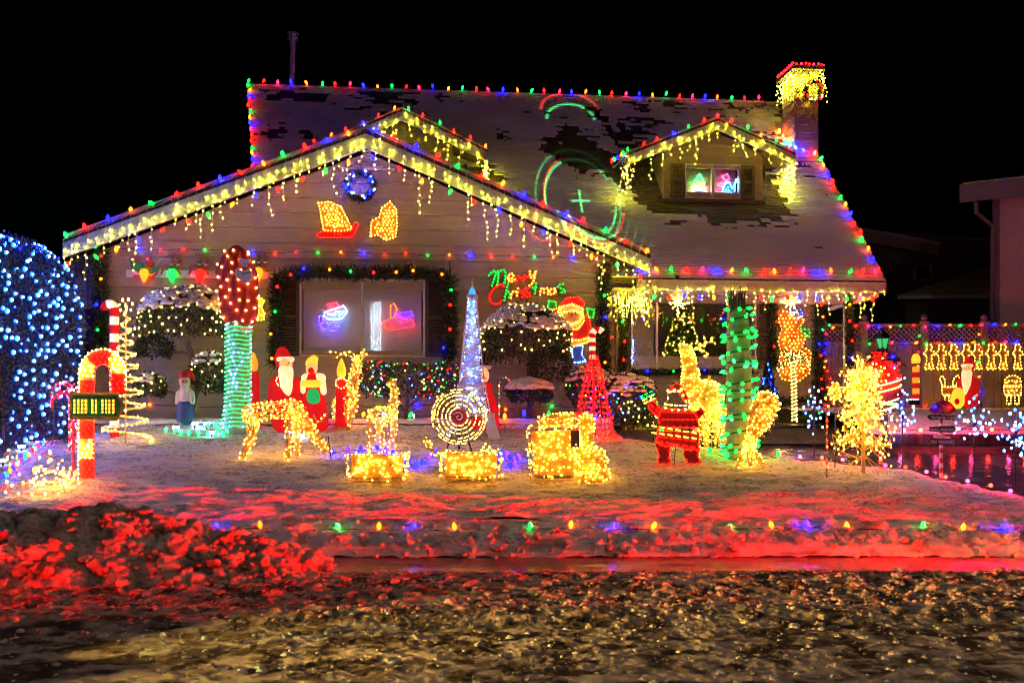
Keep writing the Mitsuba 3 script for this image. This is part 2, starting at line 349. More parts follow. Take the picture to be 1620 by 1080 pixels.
# slush thrown up between the lanes
gx, gy = np.meshgrid(np.linspace(-6.4, 6.4, 820), np.linspace(4.0, 8.75, 360), indexing='ij')
ridge = np.exp(-((gy - 7.75 - 0.12 * np.sin(gx * .6)) / 0.55) ** 2) * (0.075 + 0.03 * np.clip(gx * .2, -1, 1)) + np.exp(-((gy - 6.75 - 0.03 * gx) / 0.22) ** 2) * 0.05
rough = 0.016 + ridge * 0.95
lump = .45 * billow(gx * 4.5, gy * 4.5, 3, 3) + .75 * NF(gx * 9, gy * 9, 0, 5, 13); fine = billow(gx * 17, gy * 17, 9, 2)
ruts = 0.4 + 0.6 * NF(gx * .5, gy * 3.2, 0, 2, 6)
gz = 0.004 + ridge * 0.75 + rough * (lump * 1.5 - 0.55) * ruts + 0.022 * (NF(gx * 22, gy * 22, 0, 4, 19) - .4)
gz = np.where(gy > 8.45, gz * np.clip((8.75 - gy) / 0.3, 0, 1) - 0.02 * (gy > 8.6), gz)
struct('road_slush', MB().grid(np.stack([gx, gy, gz], -1)), 'slush', smooth=True)
def clods(n, pos, size, bsdf, name, parent=None, label=None, seed=5):
    g = np.random.default_rng(seed); m = MB()
    shapes = []
    for k in range(6):
        v = np.asarray(ICO1.vertices) * (0.62 + .62 * meshkit.noise(np.asarray(ICO1.vertices) * 2.6 + 9 * k, k))[:, None]
        shapes.append(trimesh.Trimesh(v * A(1, 1, .75), ICO1.faces, process=False))
    small = []
    for k in range(6):
        v = np.asarray(ICO0.vertices) * (0.6 + 0.7 * meshkit.noise(np.asarray(ICO0.vertices) * 2.4 + 9 * k, k))[:, None]; small.append(trimesh.Trimesh(v * A(1.1, 1, .8), ICO0.faces, process=False))
    P, S = pos(g, n), size(g, n); kind = g.integers(0, 6, n)
    # the larger ones are clumps of several lumps
    big = np.nonzero(S > .022)[0]; add = [(P[i] + g.normal(0, .55, 3) * S[i] * A(1, 1, .5), S[i] * g.uniform(.4, .7)) for i in big for _ in range(2)]
    if add: P = np.vstack([P, [a for a, _ in add]]); S = np.r_[S, [b for _, b in add]]; kind = g.integers(0, 6, len(S))
    for k in range(6):
        w = kind == k; m.balls(P[w & (S > .02)], S[w & (S > .02)], shapes[k]); m.balls(P[w & (S <= .02)], S[w & (S <= .02)], small[k])
    return put(name, m, bsdf, parent, smooth=True, kind='stuff', label=label)
def slush_pos(g, n):
    x = g.uniform(-6.3, 6.3, n); y = np.where(g.random(n) < 0.62, g.normal(7.4, 0.62, n), g.uniform(4.6, 8.5, n)); y = np.clip(y, 4.2, 8.6)
    i = np.clip(((x + 6.4) / 12.8 * 819).astype(int), 0, 819); j = np.clip(((y - 4.0) / 4.75 * 359).astype(int), 0, 359)
    return np.stack([x, y, gz[i, j] - 0.002], 1)
k = clods(11000, slush_pos, lambda g, n: np.minimum(0.005 + g.exponential(0.0075, n), 0.05), 'heap_snow', numbered('snow_clods'))
labels[k] = {'label': 'loose clods of brown slush scattered over the near half of the road', 'category': 'snow clods', 'kind': 'stuff'}
# heap of ploughed snow
heap = thing('snow_heap', 'big lumpy heap of ploughed snow at the kerb, lower left', 'snow heap')
hx, hy = np.meshgrid(np.linspace(-6.6, -1.7, 260), np.linspace(7.55, 9.45, 130), indexing='ij')
prof = np.interp(hx, [-6.6, -5.2, -4.3, -3.65, -3.0, -2.5, -2.0, -1.7], [0.42, 0.46, 0.50, 0.58, 0.40, 0.28, 0.16, 0.0])
cross = np.clip(1 - ((hy - 8.6) / np.where(hy < 8.6, 1.02, 0.85)) ** 2, 0, 1) ** 0.8
hz = prof * cross + ((billow(hx * 4, hy * 4, 21, 3) - 0.45) * 0.13 + (NF(hx * 11, hy * 11, 0, 4, 5) - .5) * .12) * np.clip(prof * cross * 9, 0, 1) - 0.03
put('mound', MB().grid(np.stack([hx, hy, hz], -1)), 'heap_snow', heap, smooth=True)
def heap_pos(g, n):
    i, j = g.integers(0, 260, n), np.clip((g.beta(1.3, 1.8, n) * 130).astype(int), 0, 129)
    return np.stack([hx[i, j], hy[i, j], np.maximum(hz[i, j], 0) + 0.015], 1)
clods(2900, heap_pos, lambda g, n: np.minimum(0.012 + g.exponential(0.02, n), 0.11), 'heap_snow', 'lump', heap, seed=8)
# kerb, verge and lawn
struct('kerb', MB().box((0, 9.68, 0.06), (120, 0.16, 0.13)), 'concrete')
gx, gy = np.meshgrid(np.linspace(-14, 14, 900), np.linspace(9.5, 10.14, 44), indexing='ij')
gz = np.interp(gy, [9.5, 9.56, 9.66, 9.9, 10.14], [0.0, 0.10, 0.17, 0.22, 0.30]) + ((billow(gx * 3.2, gy * 6, 31, 3) - .4) * 0.09 + (NF(gx * 9, gy * 9, 0, 4, 33) - .5) * .10) * np.interp(gy, [9.5, 9.6, 9.85, 10.1], [.4, 1, .8, .15])
struct('verge_snow', MB().grid(np.stack([gx, gy, gz], -1)), 'verge_crust', smooth=True)
vx_, vy_, vz_ = gx, gy, gz
def verge_pos(g, n):
    i, j = g.integers(260, 640, n), np.clip((g.beta(1.1, 1.7, n) * 44).astype(int), 0, 43)
    return np.stack([vx_[i, j], vy_[i, j] - .03, vz_[i, j] + .004], 1)
k = clods(2000, verge_pos, lambda g, n: np.minimum(0.006 + g.exponential(0.011, n), 0.05), 'verge_crust', numbered('snow_crumbs'), seed=12)
labels[k] = {'label': 'crumbs of broken snow along the kerb below the front lawn', 'category': 'snow crumbs', 'kind': 'stuff'}
def lawn_edge(X): return np.interp(X, [1.4, 1.56, 3.55, 4.89, 5.85, 6.9, 9], [14.0, 13.32, 12.37, 11.84, 10.84, 10.12, 10.11])
xs = np.linspace(-9.5, 7.0, 820); t = np.linspace(0, 1, 280)
gx = np.repeat(xs[:, None], 280, 1); gy = 10.1 + (lawn_edge(gx) - 10.1) * t[None]
gz = lawn_z(gy) + (NF(gx * 1.6, gy * 5, 0, 4, 2) - .5) * 0.07 + (NF(gx * 4, gy * 13, 0, 3, 4) - .5) * 0.06 + (NF(gx * 14, gy * 30, 0, 2, 41) - .5) * 0.02
gz -= np.where(t[None] > 0.985, 0.05, 0)
struct('lawn', MB().grid(np.stack([gx, gy, gz], -1)), 'lawn_snow', smooth=True)
sx, sy = np.meshgrid(np.linspace(-40, -9.48, 80), np.linspace(10.1, 16.0, 40), indexing='ij')
struct('side_lawn', MB().grid(np.stack([sx, sy, lawn_z(sy) + (NF(sx * 1.6, sy * 5, 0, 4, 2) - .5) * 0.07], -1)), 'lawn_snow', smooth=True)
sx, sy = np.meshgrid(np.linspace(-40, -13.9, 60), np.linspace(9.6, 10.14, 6), indexing='ij')
struct('side_verge', MB().grid(np.stack([sx, sy, np.interp(sy, [9.6, 9.7, 10.14], [.1, .2, .30])], -1)), 'verge_crust', smooth=True)
# planting bed against the house, its edging and the snow on that
gx, gy = np.meshgrid(np.linspace(-9.5, 1.5, 220), np.linspace(14.0, 15.4, 30), indexing='ij')
struct('bed_ground', MB().grid(np.stack([gx, gy, 1.235 + (NF(gx * 4, gy * 4, 0, 3, 8) - .5) * 0.09], -1)), 'soil', smooth=True)
struct('bed_edging', MB().box((-4.1, 14.0, 1.24), (11.2, 0.12, 0.12)), 'concrete')
ex = np.linspace(-9.5, 1.45, 260); ring = [(-.085, 1.255), (-.075, 1.31), (0, 1.335), (.07, 1.32), (.1, 1.25)]
struct('edging_snow', MB().grid(np.array([[A(x, 14.0 + a, b + 0.03 * (NF(x * 5, a * 9, 0, 2, 5) - .5)) for a, b in ring] for x in ex])), 'snow', smooth=True)
# driveway, wet, and the walk to the porch
dx = np.linspace(1.2, 30, 90); dt = np.linspace(0, 1, 24)
def drive_z(Y): return np.minimum(lawn_z(Y) - 0.05, 1.02 + 0.01 * (Y - 13))
gx = np.repeat(dx[:, None], 24, 1); lo = np.where(gx < 6.9, lawn_edge(gx) - 0.12, 9.62 + 0 * gx)
gy = lo + (14.6 - lo) * dt[None]
struct('driveway', MB().grid(np.stack([gx, gy, np.where(gy < 10.1, 0.02 + (gy - 9.6) * 0.46, drive_z(gy))], -1)), 'wet_paving', smooth=True)
struct('porch_floor', MB().box(H(3.9, 1.2, 1.1), (4.7, 3.4, 0.24), np.stack([HU, HV, HZ], 1)), 'wet_paving')
# raised bed along the fence, snow on it, black kerb before it
struct('side_kerb', MB().box((11.6, 13.1, 1.03), (13.4, 0.14, 0.2)), 'asphalt')
gx, gy = np.meshgrid(np.linspace(4.9, 24, 300), np.linspace(13.14, 18.6, 70), indexing='ij')
gz = np.interp(gy, [13.14, 13.22, 13.55, 15, 18.6], [1.08, 1.22, 1.37, 1.42, 1.5]) + (NF(gx * 1.5, gy * 2, 0, 4, 14) - .5) * 0.10
struct('side_bed_snow', MB().grid(np.stack([gx, gy, gz], -1)), 'snow', smooth=True)

# ================================================================ the house
house = thing('house', 'tan clapboard house with snowy steep roof, front gable and two dormers', 'house')
HR = np.stack([HU, HV, HZ], 1)
def hbox(mb, u0, u1, v0, v1, z0, z1):
    return mb.box(H((u0 + u1) / 2, (v0 + v1) / 2, (z0 + z1) / 2), (abs(u1 - u0), abs(v1 - v0), abs(z1 - z0)), HR)
def hprism(mb, poly, v0, v1):
    """polygon in (u, z) from v0 back to v1"""
    return mb.prism(poly, v1 - v0, H(0, v1, 0), HU, HZ, -HV)
def boards(parent, poly, v, exp=0.235, z0=None, name='board', bsdf='clapboard'):
    zmin, zmax = poly.bounds[1], poly.bounds[3]; z = z0 if z0 is not None else zmin; g = np.random.default_rng(int(abs(poly.bounds[0]) * 100))
    while z < zmax - 0.02:
        strip = poly.intersection(sg.box(-99, max(z, zmin), 99, min(z + exp, zmax)))
        for piece in getattr(strip, 'geoms', [strip]):
            if piece.is_empty or piece.geom_type != 'Polygon' or piece.area < 1e-3: continue
            b = piece.bounds
            lo = piece.intersection(sg.LineString([(-99, b[1] + .001), (99, b[1] + .001)])).bounds
            hi = piece.intersection(sg.LineString([(-99, b[3] - .001), (99, b[3] - .001)])).bounds
            if len(lo) < 4: continue
            if len(hi) < 4: hi = lo
            pr = 0.024 + g.uniform(-.003, .003)
            P = [H(lo[0], v + .02, b[1]), H(lo[2], v + .02, b[1]), H(lo[2], v - pr, b[1]), H(lo[0], v - pr, b[1]),
                 H(hi[0], v + .02, b[3] - .002), H(hi[2], v + .02, b[3] - .002), H(hi[2], v - .006, b[3] - .002), H(hi[0], v - .006, b[3] - .002)]
            put(name, MB().hexa(P[:4][::-1] + P[4:][::-1]), bsdf, parent)
        z += exp
# ---- front gable wing
ua = -2.26; uL, uR = -6.6, 2.08; zap = 5.58; zL, zR = 3.87, 3.78
def gable_z(u): return zap - (zap - zL) * abs(u - ua) / (ua - uL) if u < ua else zap - (zap - zR) * (u - ua) / (uR - ua)
W0, W1 = -6.33, 1.605
win = dict(zip(('u0', 'z1'), HP(477, 443, 0))); w2 = HP(669, 562, 0); wu0, wz1, wu1, wz0 = win['u0'], win['z1'], w2[0], w2[1]
gpoly = sg.Polygon([(W0, 1.2), (W1, 1.2), (W1, gable_z(W1) - .12), (ua, zap - .12), (W0, gable_z(W0) - .12)])
whole = sg.box(wu0, wz0, wu1, wz1)
wall = put('wall', hprism(MB(), gpoly.difference(whole), 0.02, 0.16), 'clapboard', house)
boards(wall, gpoly.difference(whole), 0.0, 0.236)
put('side_wall', hbox(MB(), W0, W0 + .1, .16, 8, 1.2, gable_z(W0) - .15), 'clapboard', house); put('side_wall', hbox(MB(), W1 - .1, W1, .16, 2.3, 1.2, gable_z(W1) - .15), 'clapboard', house)
# roof of the wing: deck, edge of shingles, snow
groof = MB(); gsnow = MB()
for (ue, ze) in ((uL, zL), (uR, zR)):
    for mb, lo, hi, v0 in ((groof, 0.0, 0.075, -.62), (gsnow, 0.08, 0.14, -.56)):
        P = [H(ua, v0, zap + lo), H(ue, v0, ze + lo), H(ue, 2.6, ze + lo), H(ua, 2.6, zap + lo)]
        q = [p + A(0, 0, hi - lo) for p in P]
        mb.hexa(P + q)
put('gable_roof', groof, 'shingle', house); put('gable_snow', gsnow, 'roof_snow', house)
def fascia(mb, u0, z0, u1, z1, v0, v1, h):
    P = [(u0, z0 - h), (u1, z1 - h), (u1, z1), (u0, z0)]
    return hprism(mb, sg.Polygon(P), v0, v1)
put('fascia', fascia(MB(), uL, zL, ua, zap, -.64, -.60, .215), 'white_trim', house)
put('fascia', fascia(MB(), ua, zap, uR, zR, -.64, -.60, .215), 'white_trim', house)
sof = MB()
for (ue, ze) in ((uL, zL), (uR, zR)):
    hprism(sof, sg.Polygon([(ua, zap - .02), (ue, ze - .02), (ue, ze - .05), (ua, zap - .05)]), -.598, .02)
put('soffit', sof, 'white_trim', house)
# louvred vent below the apex
vz0, vz1 = HP(578, 266, -.03)[1], HP(578, 242, -.03)[1]; vent = put('gable_vent', hbox(MB(), ua - .42, ua + .42, -.045, -.02, vz0 - .03, vz0), 'white_trim', house)
for i in range(6):
    z = vz0 + (vz1 - vz0 + .05) * i / 6; hw = min(.42, max(.06, (gable_z(ua + .0) - .25 - z) * 2.0))
    put('slat', MB().hexa([H(ua - hw, -.03, z), H(ua + hw, -.03, z), H(ua + hw, -.075, z + .0), H(ua - hw, -.075, z), H(ua - hw, -.03, z + .035), H(ua + hw, -.03, z + .035), H(ua + hw, -.045, z + .035), H(ua - hw, -.045, z + .035)]), 'white_trim', vent)
# ---- window, sliding, with closed blinds
def window(parent, u0, u1, z0, z1, v, blinds=('blind_white', 'blind_white'), tilt=68, mull=None, name='window', depth=.10, frame='alu', pitch=0.026, gap=1.0, split=None):
    mb = MB(); w = .035
    hbox(mb, u0 - .01, u1 + .01, v - .055, v + .04, z0 - .03, z0); hbox(mb, u0 - .01, u1 + .01, v - .055, v + .04, z1, z1 + .03)
    hbox(mb, u0 - w, u0, v - .055, v + .04, z0 - .03, z1 + .03); hbox(mb, u1, u1 + w, v - .055, v + .04, z0 - .03, z1 + .03)
    fr = put(name, mb, frame, parent)
    cuts = [u0] + list(mull if mull is not None else [(u0 + u1) / 2]) + [u1]
    for c in cuts[1:-1]: put('mullion', hbox(MB(), c - .02, c + .02, v - .03, v + .03, z0, z1), frame, fr)
    for i, (a, b) in enumerate(zip(cuts[:-1], cuts[1:])):
        put('pane', MB().add([H(a + .02, v + .015, z0), H(b - .02, v + .015, z0), H(b - .02, v + .015, z1), H(a + .02, v + .015, z1)], [[0, 1, 2], [0, 2, 3]]), 'pane_glass', fr)
        bl = blinds[i] if i < len(blinds) else None
        if bl:
            m = MB(); n = int((z1 - z0) / pitch); hw = pitch * .56 * gap; ct, st = math.cos(math.radians(tilt)), math.sin(math.radians(tilt))
            for k in range(n):
                z = z0 + (k + .5) * pitch; vv = v + depth
                m.add([H(a + .02, vv - hw * ct, z - hw * st), H(b - .02, vv - hw * ct, z - hw * st), H(b - .02, vv + hw * ct, z + hw * st), H(a + .02, vv + hw * ct, z + hw * st)], [[0, 1, 2], [0, 2, 3]])
            put('blind', m, bl, fr, kind='stuff')
    return fr
window(house, wu0, wu1, wz0, wz1, 0, mull=[HP(573, 500, 0)[0]])
def room(u0, u1, v0, v1, z0, z1):
    mb = MB(); e = .06
    hbox(mb, u0, u1, v1, v1 + e, z0, z1); hbox(mb, u0 - e, u0, v0, v1 + e, z0, z1); hbox(mb, u1, u1 + e, v0, v1 + e, z0, z1); hbox(mb, u0 - e, u1 + e, v0, v1 + e, z0 - e, z0); hbox(mb, u0 - e, u1 + e, v0, v1 + e, z1, z1 + e)
    return put('room', mb, 'room_paint', house)
room(wu0 - .6, wu1 + .6, .17, 2.1, wz0 - 1.0, wz1 + .3)
def shutter(u0, u1, z0, z1, v, parent=house):
    mb = MB(); e = .05
    for a, b, c, d in ((u0, u0 + e, z0, z1), (u1 - e, u1, z0, z1), (u0 + e, u1 - e, z0, z0 + e), (u0 + e, u1 - e, z1 - e, z1), (u0 + e, u1 - e, (z0 + z1) / 2 - e / 2, (z0 + z1) / 2 + e / 2)):
        hbox(mb, a, b, v - .035, v, c, d)
    n = int((z1 - z0 - 2 * e) / .045)
    for i in range(n):
        z = z0 + e + (z1 - z0 - 2 * e) * (i + .2) / n
        mb.add([H(u0 + e, v - .03, z), H(u1 - e, v - .03, z), H(u1 - e, v - .006, z + .042), H(u0 + e, v - .006, z + .042)], [[0, 1, 2], [0, 2, 3]])
    return put('shutter', mb, 'shutter_brown', parent)
for a, b in ((440, 474), (673, 706)):
    shutter(HP(a, 500, -.03)[0], HP(b, 500, -.03)[0], wz0 - .02, wz1 + .04, -.03)
# ---- main roof
VE, ZE, VR, ZR = .398, 3.62, 4.44, 7.90
EU0, EU1, RU0, RU1 = -3.95, 6.37, -4.88, 6.37
SL = math.hypot(VR - VE, ZR - ZE); SN = unit(A(0, -(ZR - ZE), VR - VE))      # normal in (u, v, z)
def RF(u, t, h=0.0):
    """roof point: u along the eave, t metres up the slope, h off the deck"""
    f = t / SL
    return H(u, VE + (VR - VE) * f + SN[1] * h, ZE + (ZR - ZE) * f + SN[2] * h)
def rspan(t): f = t / SL; return EU0 + (RU0 - EU0) * f, EU1 + (RU1 - EU1) * f
def RT(px, py):
    """(u, t) of the roof seen at (px, py)"""
    d = A((px - 810) / FOC, 1, (644 - py) / FOC); n = SN[1] * HV + SN[2] * HZ; o = A(0, 0, 1.5)
    k = ((H(0, VE, ZE) - o) @ n) / (d @ n); q = o + k * d - HO
    return float(q @ HU), float((q @ HV - VE) / (VR - VE) * SL)
roof = put('roof', MB().hexa([RF(EU0, 0, -.12), RF(EU1, 0, -.12), RF(RU1, SL, -.12), RF(RU0, SL, -.12), RF(EU0, 0), RF(EU1, 0), RF(RU1, SL), RF(RU0, SL)])
           .hexa([H(RU0, VR, ZR - .16), H(RU1, VR, ZR - .16), H(EU1, 8.4, ZE - .12), H(EU0, 8.4, ZE - .12), H(RU0, VR, ZR), H(RU1, VR, ZR), H(EU1, 8.4, ZE), H(EU0, 8.4, ZE)]), 'shingle', house)
EXP = 0.086; NC = int(SL / EXP)
sh = MB(); sn = MB(); g = np.random.default_rng(11)
def blob(u, t, cu, ct, ru, rt, ang=0.0):
    c, s = math.cos(ang), math.sin(ang); a, b = u - cu, t - ct
    return 1 - np.hypot((a * c + b * s) / ru, (-a * s + b * c) / rt)
g = np.random.default_rng(11)
def rpoly(pts): return sg.Polygon([RT(*p) for p in pts])
bare = [rpoly([(978, 250), (990, 300), (1018, 332), (1052, 346), (1140, 350), (1222, 351), (1252, 341), (1236, 300), (1214, 262), (1190, 240), (1060, 240), (1010, 238)]),
        rpoly([(862, 220), (908, 204), (960, 240), (975, 262), (1000, 300), (980, 310), (950, 268), (915, 276), (890, 262), (858, 236)]),
        rpoly([(930, 172), (952, 176), (985, 226), (1000, 256), (985, 262), (958, 216)]), rpoly([(972, 186), (984, 192), (1000, 240), (990, 246)]),
        rpoly([(700, 262), (770, 258), (800, 285), (770, 300), (720, 285)]), rpoly([(425, 203), (448, 203), (448, 220), (427, 220)]), rpoly([(420, 147), (520, 149), (505, 160), (430, 159)]),
        rpoly([(478, 202), (492, 202), (490, 218), (480, 218)]), rpoly([(786, 203), (800, 206), (798, 224), (788, 222)]), rpoly([(1205, 218), (1236, 216), (1236, 240), (1216, 236)]), rpoly([(1210, 330), (1232, 326), (1250, 345), (1222, 348)])]
import shapely
def bare_at(us, t):
    pts = shapely.points(us, np.full_like(us, t)); best = np.full(len(us), -9.0)
    for p in bare:
        d = shapely.distance(p, pts); best = np.maximum(best, np.where(d > 0, -d, shapely.distance(p.exterior, pts)))
    return best
for i in range(NC):
    t0 = i * EXP; a, b = rspan(t0)
    P = [RF(a, t0, .012), RF(b, t0, .012), RF(b, t0 + EXP, .002), RF(a, t0 + EXP, .002)]
    sh.add([RF(a, t0, 0.0), RF(b, t0, 0.0)] + P, [[0, 1, 3], [0, 3, 2], [2, 3, 4], [2, 4, 5]])
    us = np.arange(a, b, .034); uj = us + .034
    val = bare_at(us, t0 + .06)
    n1 = NF(us * 1.6, t0 * 2.2, 0, 3, 5) - .5; n2 = NF(us * 3.2, np.full_like(us, i * 2.3), 0, 3, 9) - .5
    thin = NF(us * .5 + 7, t0 * .5, 0, 2, 15) + .28 * t0 / SL
    on = (val + n1 * .26 + n2 * .5 < .0) & ~(thin + n2 * .9 > .97)
    th = np.clip(.030 + .022 * n1 - .012 * (thin - .5), .012, .05)
    k = 0
    while k < len(us):
        if not on[k]: k += 1; continue
        e = k
        while e + 1 < len(us) and on[e + 1]: e += 1
        m = np.r_[us[k:e + 1], uj[e]]; hh = np.r_[th[k:e + 1], th[e]]; low = t0 - .010 + .022 * (NF(m * 9, np.full_like(m, i * 1.7), 0, 2, 3) - .5)
        low = np.clip(low - .012 * (1 - t0 / SL), .0 if i == 0 else -9, 99); up = t0 + EXP - .004 - .018 * t0 / SL
        rows = np.array([[RF(x, l, .012), RF(x, l + .004, .012 + h), RF(x, up, .004 + h * .9), RF(x, up + .01, .0)] for x, l, h in zip(m, low, hh)])
        sn.grid(rows)
        k = e + 1
put('shingle_courses', sh, 'shingle', roof, kind='stuff'); put('snow', sn, 'roof_snow', roof, kind='stuff')
put('ridge_cap', MB().tube([H(RU0, VR, ZR + .01), H(RU1, VR, ZR + .01)], .045, 8), 'roof_snow', roof)
# gable ends, back wall
for u in (EU0 + .35, EU1 - .45):
    ends = MB().add([H(u, 2.3, 1.2), H(u, 6.6, 1.2), H(u, 6.6, 5.4), H(u, VR, ZR - .2), H(u, 2.3, 5.4)], [[0, 1, 2], [0, 2, 3], [0, 3, 4]])
    put('end_wall', ends, 'clapboard', house)
# porch: gutter fascia, soffit, posts, wall, window
put('porch_fascia', hbox(MB(), 2.10, EU1, VE - .06, VE, ZE - .19, ZE - .02), 'white_trim', house)
put('porch_soffit', hbox(MB(), 1.62, EU1 - .02, VE + .002, 2.3, ZE - .19, ZE - .16), 'white_trim', house)
spout = MB(); pu, pz = HP(1388, 455, VE); spout.tube([H(pu, VE - .03, ZE - .12), H(pu, VE - .03, ZE - .24), H(pu - .42, VE + .2, ZE - .36), H(pu - .62, VE + .5, ZE - .42)], .035, 8)
put('downspout', spout, 'white_trim', house)
PV = 2.3; wpu = [HP(x, 520, PV)[0] for x in (1000, 1039, 1152, 1193)]; wpz0, wpz1 = HP(1100, 583, PV)[1], HP(1100, 474, PV)[1]
ppoly = sg.box(1.6, 1.2, HP(1291, 560, PV)[0], ZE - .15); phole = sg.box(wpu[0], wpz0, wpu[3], wpz1)
pw = put('porch_wall', hprism(MB(), ppoly.difference(phole), PV + .02, PV + .15), 'clapboard', house)
boards(pw, ppoly.difference(phole), PV, .25)
pwin = window(house, wpu[0], wpu[3], wpz0, wpz1, PV, ('blind_tan', 'blind_tan', 'blind_tan'), 8, mull=wpu[1:3], pitch=.05, gap=.62, depth=.16)
room(wpu[0] - .5, wpu[3] + .6, PV + .16, PV + 5.0, wpz0 - .9, wpz1 + .4)
m = MB(); n = int((wpz1 - wpz0) / .05)
for k in range(n):
    z = wpz0 + (k + .5) * .05
    m.add([H(wpu[0] + .03, PV + .10, z - .028), H(wpu[1] - .03, PV + .10, z - .028), H(wpu[1] - .03, PV + .125, z + .02), H(wpu[0] + .03, PV + .125, z + .02)], [[0, 1, 2], [0, 2, 3]])
put('blind', m, 'blind_tan', pwin, kind='stuff')
shutter(HP(1196, 520, PV - .03)[0], HP(1221, 520, PV - .03)[0], wpz0, wpz1, PV - .03)
shutter(HP(974, 520, PV - .03)[0], HP(998, 520, PV - .03)[0], wpz0, wpz1, PV - .03)
for px in (980, 1340):
    u = HP(px, 560, .62)[0]; put('porch_post', hbox(MB(), u - .05, u + .05, .57, .67, 1.2, ZE - .19), 'white_trim', house)
# ---- dormers
def dormer(pxc, pyc, pl, pr, wl, wr, sill, shutters=True, lname=None):
    vf, vw = 1.58, 1.92
    uc, zc = HP(pxc, pyc, vf); ul, zl = HP(pl[0], pl[1], vf); ur, zr = HP(pr[0], pr[1], vf)
    if lname is None: ul, zl = 2 * uc - ur, zr
    pitch = (zc - zr) / (ur - uc); zl = zc - pitch * (uc - ul)
    a, b = HP(wl, 300, vw)[0], HP(wr, 300, vw)[0]
    zz = lambda u: zc - pitch * abs(u - uc) - .08
    zb = ZE + (ZR - ZE) * (vw - VE) / (VR - VE) - .02
    poly = sg.Polygon([(a, zb), (b, zb), (b, zz(b)), (uc, zc - .08), (a, zz(a))])
    if lname: du0, dz1 = HP(1085, 262, vw); du1, dz0 = HP(1168, 314, vw)
    else: du0, dz1 = HP(600, 257, vw); du1, dz0 = HP(683, 312, vw)
    d = put('dormer', hprism(MB(), poly.difference(sg.box(du0, dz0, du1, dz1)), vw + .02, vw + .06), 'clapboard', house)
    return d, vf, vw, uc, zc, ul, zl, ur, zr, a, b, zb, poly, pitch
def dormer_roof(d, vf, uc, zc, ul, zl, ur, zr, a, b, vw, pitch):
    r = MB(); s_ = MB()
    vb = VE + (zc - ZE) / (ZR - ZE) * (VR - VE) + .3
    for ue, ze in ((ul, zl), (ur, zr)):
        for mb, lo, hi, v0 in ((r, 0, .05, vf - .02), (s_, .055, .09, vf + .03)):
            vb2 = VE + (ze - ZE) / (ZR - ZE) * (VR - VE) + .3
            P = [H(uc, v0, zc + lo), H(ue, v0, ze + lo), H(ue, max(vb2, v0 + .3), ze + lo), H(uc, vb, zc + lo)]; mb.hexa(P + [p + A(0, 0, hi - lo) for p in P])
    put('roof', r, 'shingle', d); put('snow', s_, 'roof_snow', d)
    put('fascia', fascia(MB(), ul, zl, uc, zc, vf - .045, vf - .022, .17), 'white_trim', d)
    put('fascia', fascia(MB(), uc, zc, ur, zr, vf - .045, vf - .022, .17), 'white_trim', d)
    for u in (a, b):      # cheeks
        c = MB().add([H(u, vw, 4.4), H(u, vw, zc - pitch * abs(u - uc) - .06), H(u, VE + (zc - pitch * abs(u - uc) - ZE) / (ZR - ZE) * (VR - VE), zc - pitch * abs(u - uc) - .06)], [[0, 1, 2]])
        put('cheek', c, 'clapboard', d)
DR = dormer(1135, 192, (992, 246), (1258, 247), 1049, 1206, 320, True, 'r')
DL = dormer(636, 177, (500, 240), (772, 242), 560, 716, 320)
for D in (DR, DL):
    d, vf, vw, uc, zc, ul, zl, ur, zr, a, b, zb, poly, pitch = D
    dormer_roof(d, vf, uc, zc, ul, zl, ur, zr, a, b, vw, pitch)
    if D is DR:
        du0, dz1 = HP(1085, 262, vw); du1, dz0 = HP(1168, 314, vw)
    else:
        du0, dz1 = HP(600, 257, vw); du1, dz0 = HP(683, 312, vw)
    hole = sg.box(du0, dz0, du1, dz1)
    boards(d, poly.difference(hole), vw, .21)
    mb = MB(); w = .03
    for q in ((du0 - w, du1 + w, dz0 - w, dz0), (du0 - w, du1 + w, dz1, dz1 + w), (du0 - w, du0, dz0, dz1), (du1, du1 + w, dz0, dz1), ((du0 + du1) / 2 - .02, (du0 + du1) / 2 + .02, dz0, dz1)):
        hbox(mb, q[0], q[1], vw - .05, vw + .03, q[2], q[3])
    put('window_frame', mb, 'alu', d)
    for q0, q1 in ((du0, (du0 + du1) / 2 - .02), ((du0 + du1) / 2 + .02, du1)):
        put('pane', MB().add([H(q0, vw + .012, dz0), H(q1, vw + .012, dz0), H(q1, vw + .012, dz1), H(q0, vw + .012, dz1)], [[0, 1, 2], [0, 2, 3]]), 'pane_glass', d)
    m = MB(); n = int((dz1 - dz0) / .034)
    for k in range(n):
        z = dz0 + (k + .5) * .034
        m.add([H(du0, vw + .14, z - .016), H(du1, vw + .14, z - .016), H(du1, vw + .158, z + .016), H(du0, vw + .158, z + .016)], [[0, 1, 2], [0, 2, 3]])
    put('blind', m, 'blind_white', d, kind='stuff')
    if D is DR:
        for x0, x1 in ((1061, 1083), (1171, 1193)):
            shutter(HP(x0, 290, vw - .03)[0], HP(x1, 290, vw - .03)[0], dz0 - .01, dz1 + .01, vw - .03, d)
    put('sill_board', hbox(MB(), a - .02, b + .02, vw - .06, vw - .026, zb, zb + .06), 'shutter_brown', d)
